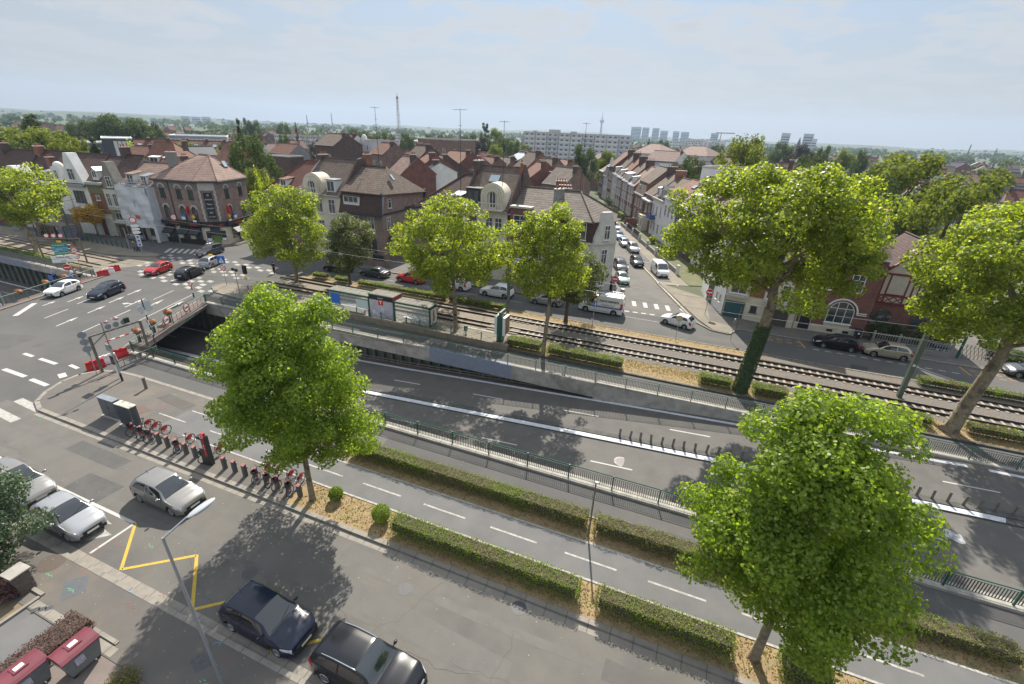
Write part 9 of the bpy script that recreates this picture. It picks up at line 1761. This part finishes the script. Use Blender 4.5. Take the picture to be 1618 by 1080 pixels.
# people: one skinned body each, clothes as children
skin=mat('skin',(.42,.26,.19),.6);hair_d=mat('dark_hair',(.03,.022,.016),.7);hair_w=mat('white_hair',(.6,.59,.56),.7)
def person(label,x,y,rz,shirt,trousers,hair,z=0.0,stride=.22,arms=((.18,.1),(.16,-.12)),bag=None,hold=None,h=1.72,seat=False):
    t=thing('person',label,'person',(x,y,z),rz);k=h/1.72
    J_={'pel':(0,0,.95),'sp':(0,.0,1.15),'ch':(0,.0,1.36),'nk':(0,.01,1.50),'hd0':(0,.02,1.575),'hd':(0,.03,1.66),'ls':(.17,0,1.42),'le':(.23,arms[0][1]*.5-.02,1.15),'lw':(arms[0][0]+.04,arms[0][1]+.02,.92),'lh':(arms[0][0]+.04,arms[0][1]+.06,.83),'rs':(-.17,0,1.42),'re':(-.23,arms[1][1]*.5-.02,1.15),'rw':(-arms[1][0]-.04,arms[1][1]+.02,.92),'rh':(-arms[1][0]-.04,arms[1][1]+.06,.83),
          'lp':(.09,0,.90),'lk':(.10,stride*.5+.03,.50),'la':(.10,stride*.8,.09),'lt':(.10,stride*.8+.16,.04),'rp':(-.09,0,.90),'rk':(-.10,-stride*.2+.03,.50),'ra':(-.10,-stride,.10),'rt':(-.10,-stride+.15,.04)}
    if seat:J_.update({'lk':(.12,.42,.86),'la':(.12,.36,.42),'lt':(.12,.52,.38),'rk':(-.12,.42,.74),'ra':(-.12,.30,.30),'rt':(-.12,.46,.26),'lw':(.2,.42,1.12),'lh':(.2,.5,1.12),'rw':(-.2,.42,1.12),'rh':(-.2,.5,1.12),'le':(.25,.15,1.18),'re':(-.25,.15,1.18)})
    R_={'pel':.135,'sp':.125,'ch':.14,'nk':.055,'hd0':.075,'hd':.098,'ls':.07,'le':.045,'lw':.032,'lh':.04,'rs':.07,'re':.045,'rw':.032,'rh':.04,'lp':.10,'lk':.065,'la':.042,'lt':.045,'rp':.10,'rk':.065,'ra':.042,'rt':.045}
    E_=[('pel','sp'),('sp','ch'),('ch','nk'),('nk','hd0'),('hd0','hd'),('ch','ls'),('ls','le'),('le','lw'),('lw','lh'),('ch','rs'),('rs','re'),('re','rw'),('rw','rh'),('pel','lp'),('lp','lk'),('lk','la'),('la','lt'),('pel','rp'),('rp','rk'),('rk','ra'),('ra','rt')]
    def skinned(name,keys,edges,m_,inf=0.0):
        ks=[q for q in J_ if q in keys];me=bpy.data.meshes.new(name);me.from_pydata([tuple(c*k for c in J_[q]) for q in ks],[(ks.index(a),ks.index(c)) for a,c in edges if a in ks and c in ks],[]);o=bpy.data.objects.new(name,me);COL.objects.link(o);o.parent=t;sm=o.modifiers.new('skin','SKIN')
        if not me.skin_vertices:me.skin_vertices.new()
        for i,q in enumerate(ks):me.skin_vertices[0].data[i].radius=((R_[q]+inf)*k,(R_[q]*(.75 if q in ('pel','sp','ch') else 1)+inf)*k)
        me.skin_vertices[0].data[0].use_root=True;sm.use_smooth_shade=True;su=o.modifiers.new('sub','SUBSURF');su.levels=su.render_levels=1;me.materials.append(m_);return o
    skinned('body',list(J_),E_,skin);skinned('shirt',['pel','sp','ch','ls','le','rs','re'],E_,shirt,.014);skinned('trousers',['pel','lp','lk','la','rp','rk','ra'],E_,trousers,.016)
    b=MB();hd_=J_['hd'];b.ell((0,(hd_[1]-.018)*k,(hd_[2]+.025)*k),(.098*k,.108*k,.10*k),12,8);b.build('hair',hair,t,smooth=True)
    b=MB();[b.ell((s_*.035*k,(hd_[1]+.09)*k,(hd_[2]-.0)*k),(.012,.008,.009),6,4) for s_ in (-1,1)];b.build('eyes',sign_black,t);b=MB();b.ell((0,(hd_[1]+.105)*k,(hd_[2]-.025)*k),(.012,.02,.018),6,4);[b.ell((s_*.1*k,hd_[1]*k,(hd_[2]-.02)*k),(.012,.02,.03),6,4) for s_ in (-1,1)];b.build('nose_and_ears',skin,t)
    b=MB()
    for q in ('lt','rt'):p=J_[q];b.ell((p[0]*k,(p[1]-.05)*k,p[2]*k),(.05,.13,.045),8,5)
    b.build('shoes',sign_black,t,smooth=True)
    return t
navy=mat('navy_cloth',(.02,.03,.07),.9);black_c=mat('black_cloth',(.015,.015,.017),.9);sky_c=mat('pale_blue_cloth',(.28,.38,.60),.9);red_c=mat('red_cloth',(.45,.03,.03),.9);blue_c=mat('blue_cloth',(.06,.10,.32),.9);denim=mat('denim',(.05,.07,.13),.9);grey_c=mat('grey_cloth',(.16,.16,.17),.9)
x,y=at(215,398);person('person in a red top walking by the busy sign pole',x,y,2.6,red_c,denim,hair_w);x,y=at(220,398.5);person('person in a blue coat next to the one in red',x,y,2.6,blue_c,navy,hair_d)
x,y=at(90,446);person('person in a pale blue shirt with white hair at the left bridge railing',x,y,1.9,sky_c,navy,hair_w,z=.12)
x,y=at(434,432);person('person in dark clothes walking across the far end of the junction',x,y,1.2,black_c,black_c,hair_d)
x,y=at(381,381);person('person in black sitting side on at the cafe corner',x,y,2.4,black_c,black_c,hair_d,z=.12);x,y=at(387,380);person('second person in dark clothes at the cafe corner',x,y,-2.0,grey_c,black_c,hair_d,z=.12)
x,y=at(70,374);person('person in black waiting at the left tram stop',x,y,3.0,black_c,black_c,hair_d,z=.16)
# a cyclist with a blue load at the left
x,y=at(124,442);o=copy_tree(bk);place(o,(x,y,0),rad(20),'dark bicycle with a rider beside the direction signs');o.name='bicycle';o['category']='bicycle'
if 'group' in o:del o['group']
for c in o.children:
    if c.name.startswith(('front_shield','wheel_cover')):c.material_slots[0].link='OBJECT';c.material_slots[0].material=dark_metal
person('cyclist in grey seated on the dark bicycle beside the direction signs',x-.1*cos(rad(20)),y-.1*sin(rad(20)),rad(20)-pi/2,grey_c,black_c,hair_d,z=-.02,seat=True)
x,y=at(113,444);t=tag(MB().ell((0,0,.4),(.5,.35,.35),12,8).build('blue_bundle',mat('blue_cover',(.06,.14,.45),.6),smooth=True),'bright blue covered bundle beside the dark bicycle','bundle');t.location=(x,y,.12)
x,y=at(84,447);t=tag(MB().box(-.45,.45,-.04,.04,.3,.9).tube((-.4,0,0),(-.4,0,.9),.03).tube((.4,0,0),(.4,0,.9),.03).build('blue_board',sign_blue),'low blue board beside the person in the pale blue shirt','board');t.location=(x,y,.12)
# ------------------------------------------------------------ haze
b=MB();b.box(-6200,6200,-600,6400,-12,260);hz_=b.build('haze',bpy.data.materials.new('haze_air'));tag(hz_,kind='stuff',label='thin pale summer haze over the whole town');hm_=hz_.data.materials[0];hm_.use_nodes=True;hn=hm_.node_tree;hn.nodes.clear()
pv=hn.nodes.new('ShaderNodeVolumePrincipled');ho=hn.nodes.new('ShaderNodeOutputMaterial');pv.inputs['Color'].default_value=(.52,.68,.92,1);pv.inputs['Density'].default_value=0.00015;pv.inputs['Anisotropy'].default_value=.25;hn.links.new(pv.outputs[0],ho.inputs['Volume'])
# drop helper properties, name clean-up
for o in bpy.data.objects:
    for k_ in ('_w','_d','_z','_used'):
        if k_ in o:del o[k_]
S.render.engine='CYCLES';S.cycles.max_bounces=8;S.cycles.transparent_max_bounces=12;S.cycles.volume_bounces=0
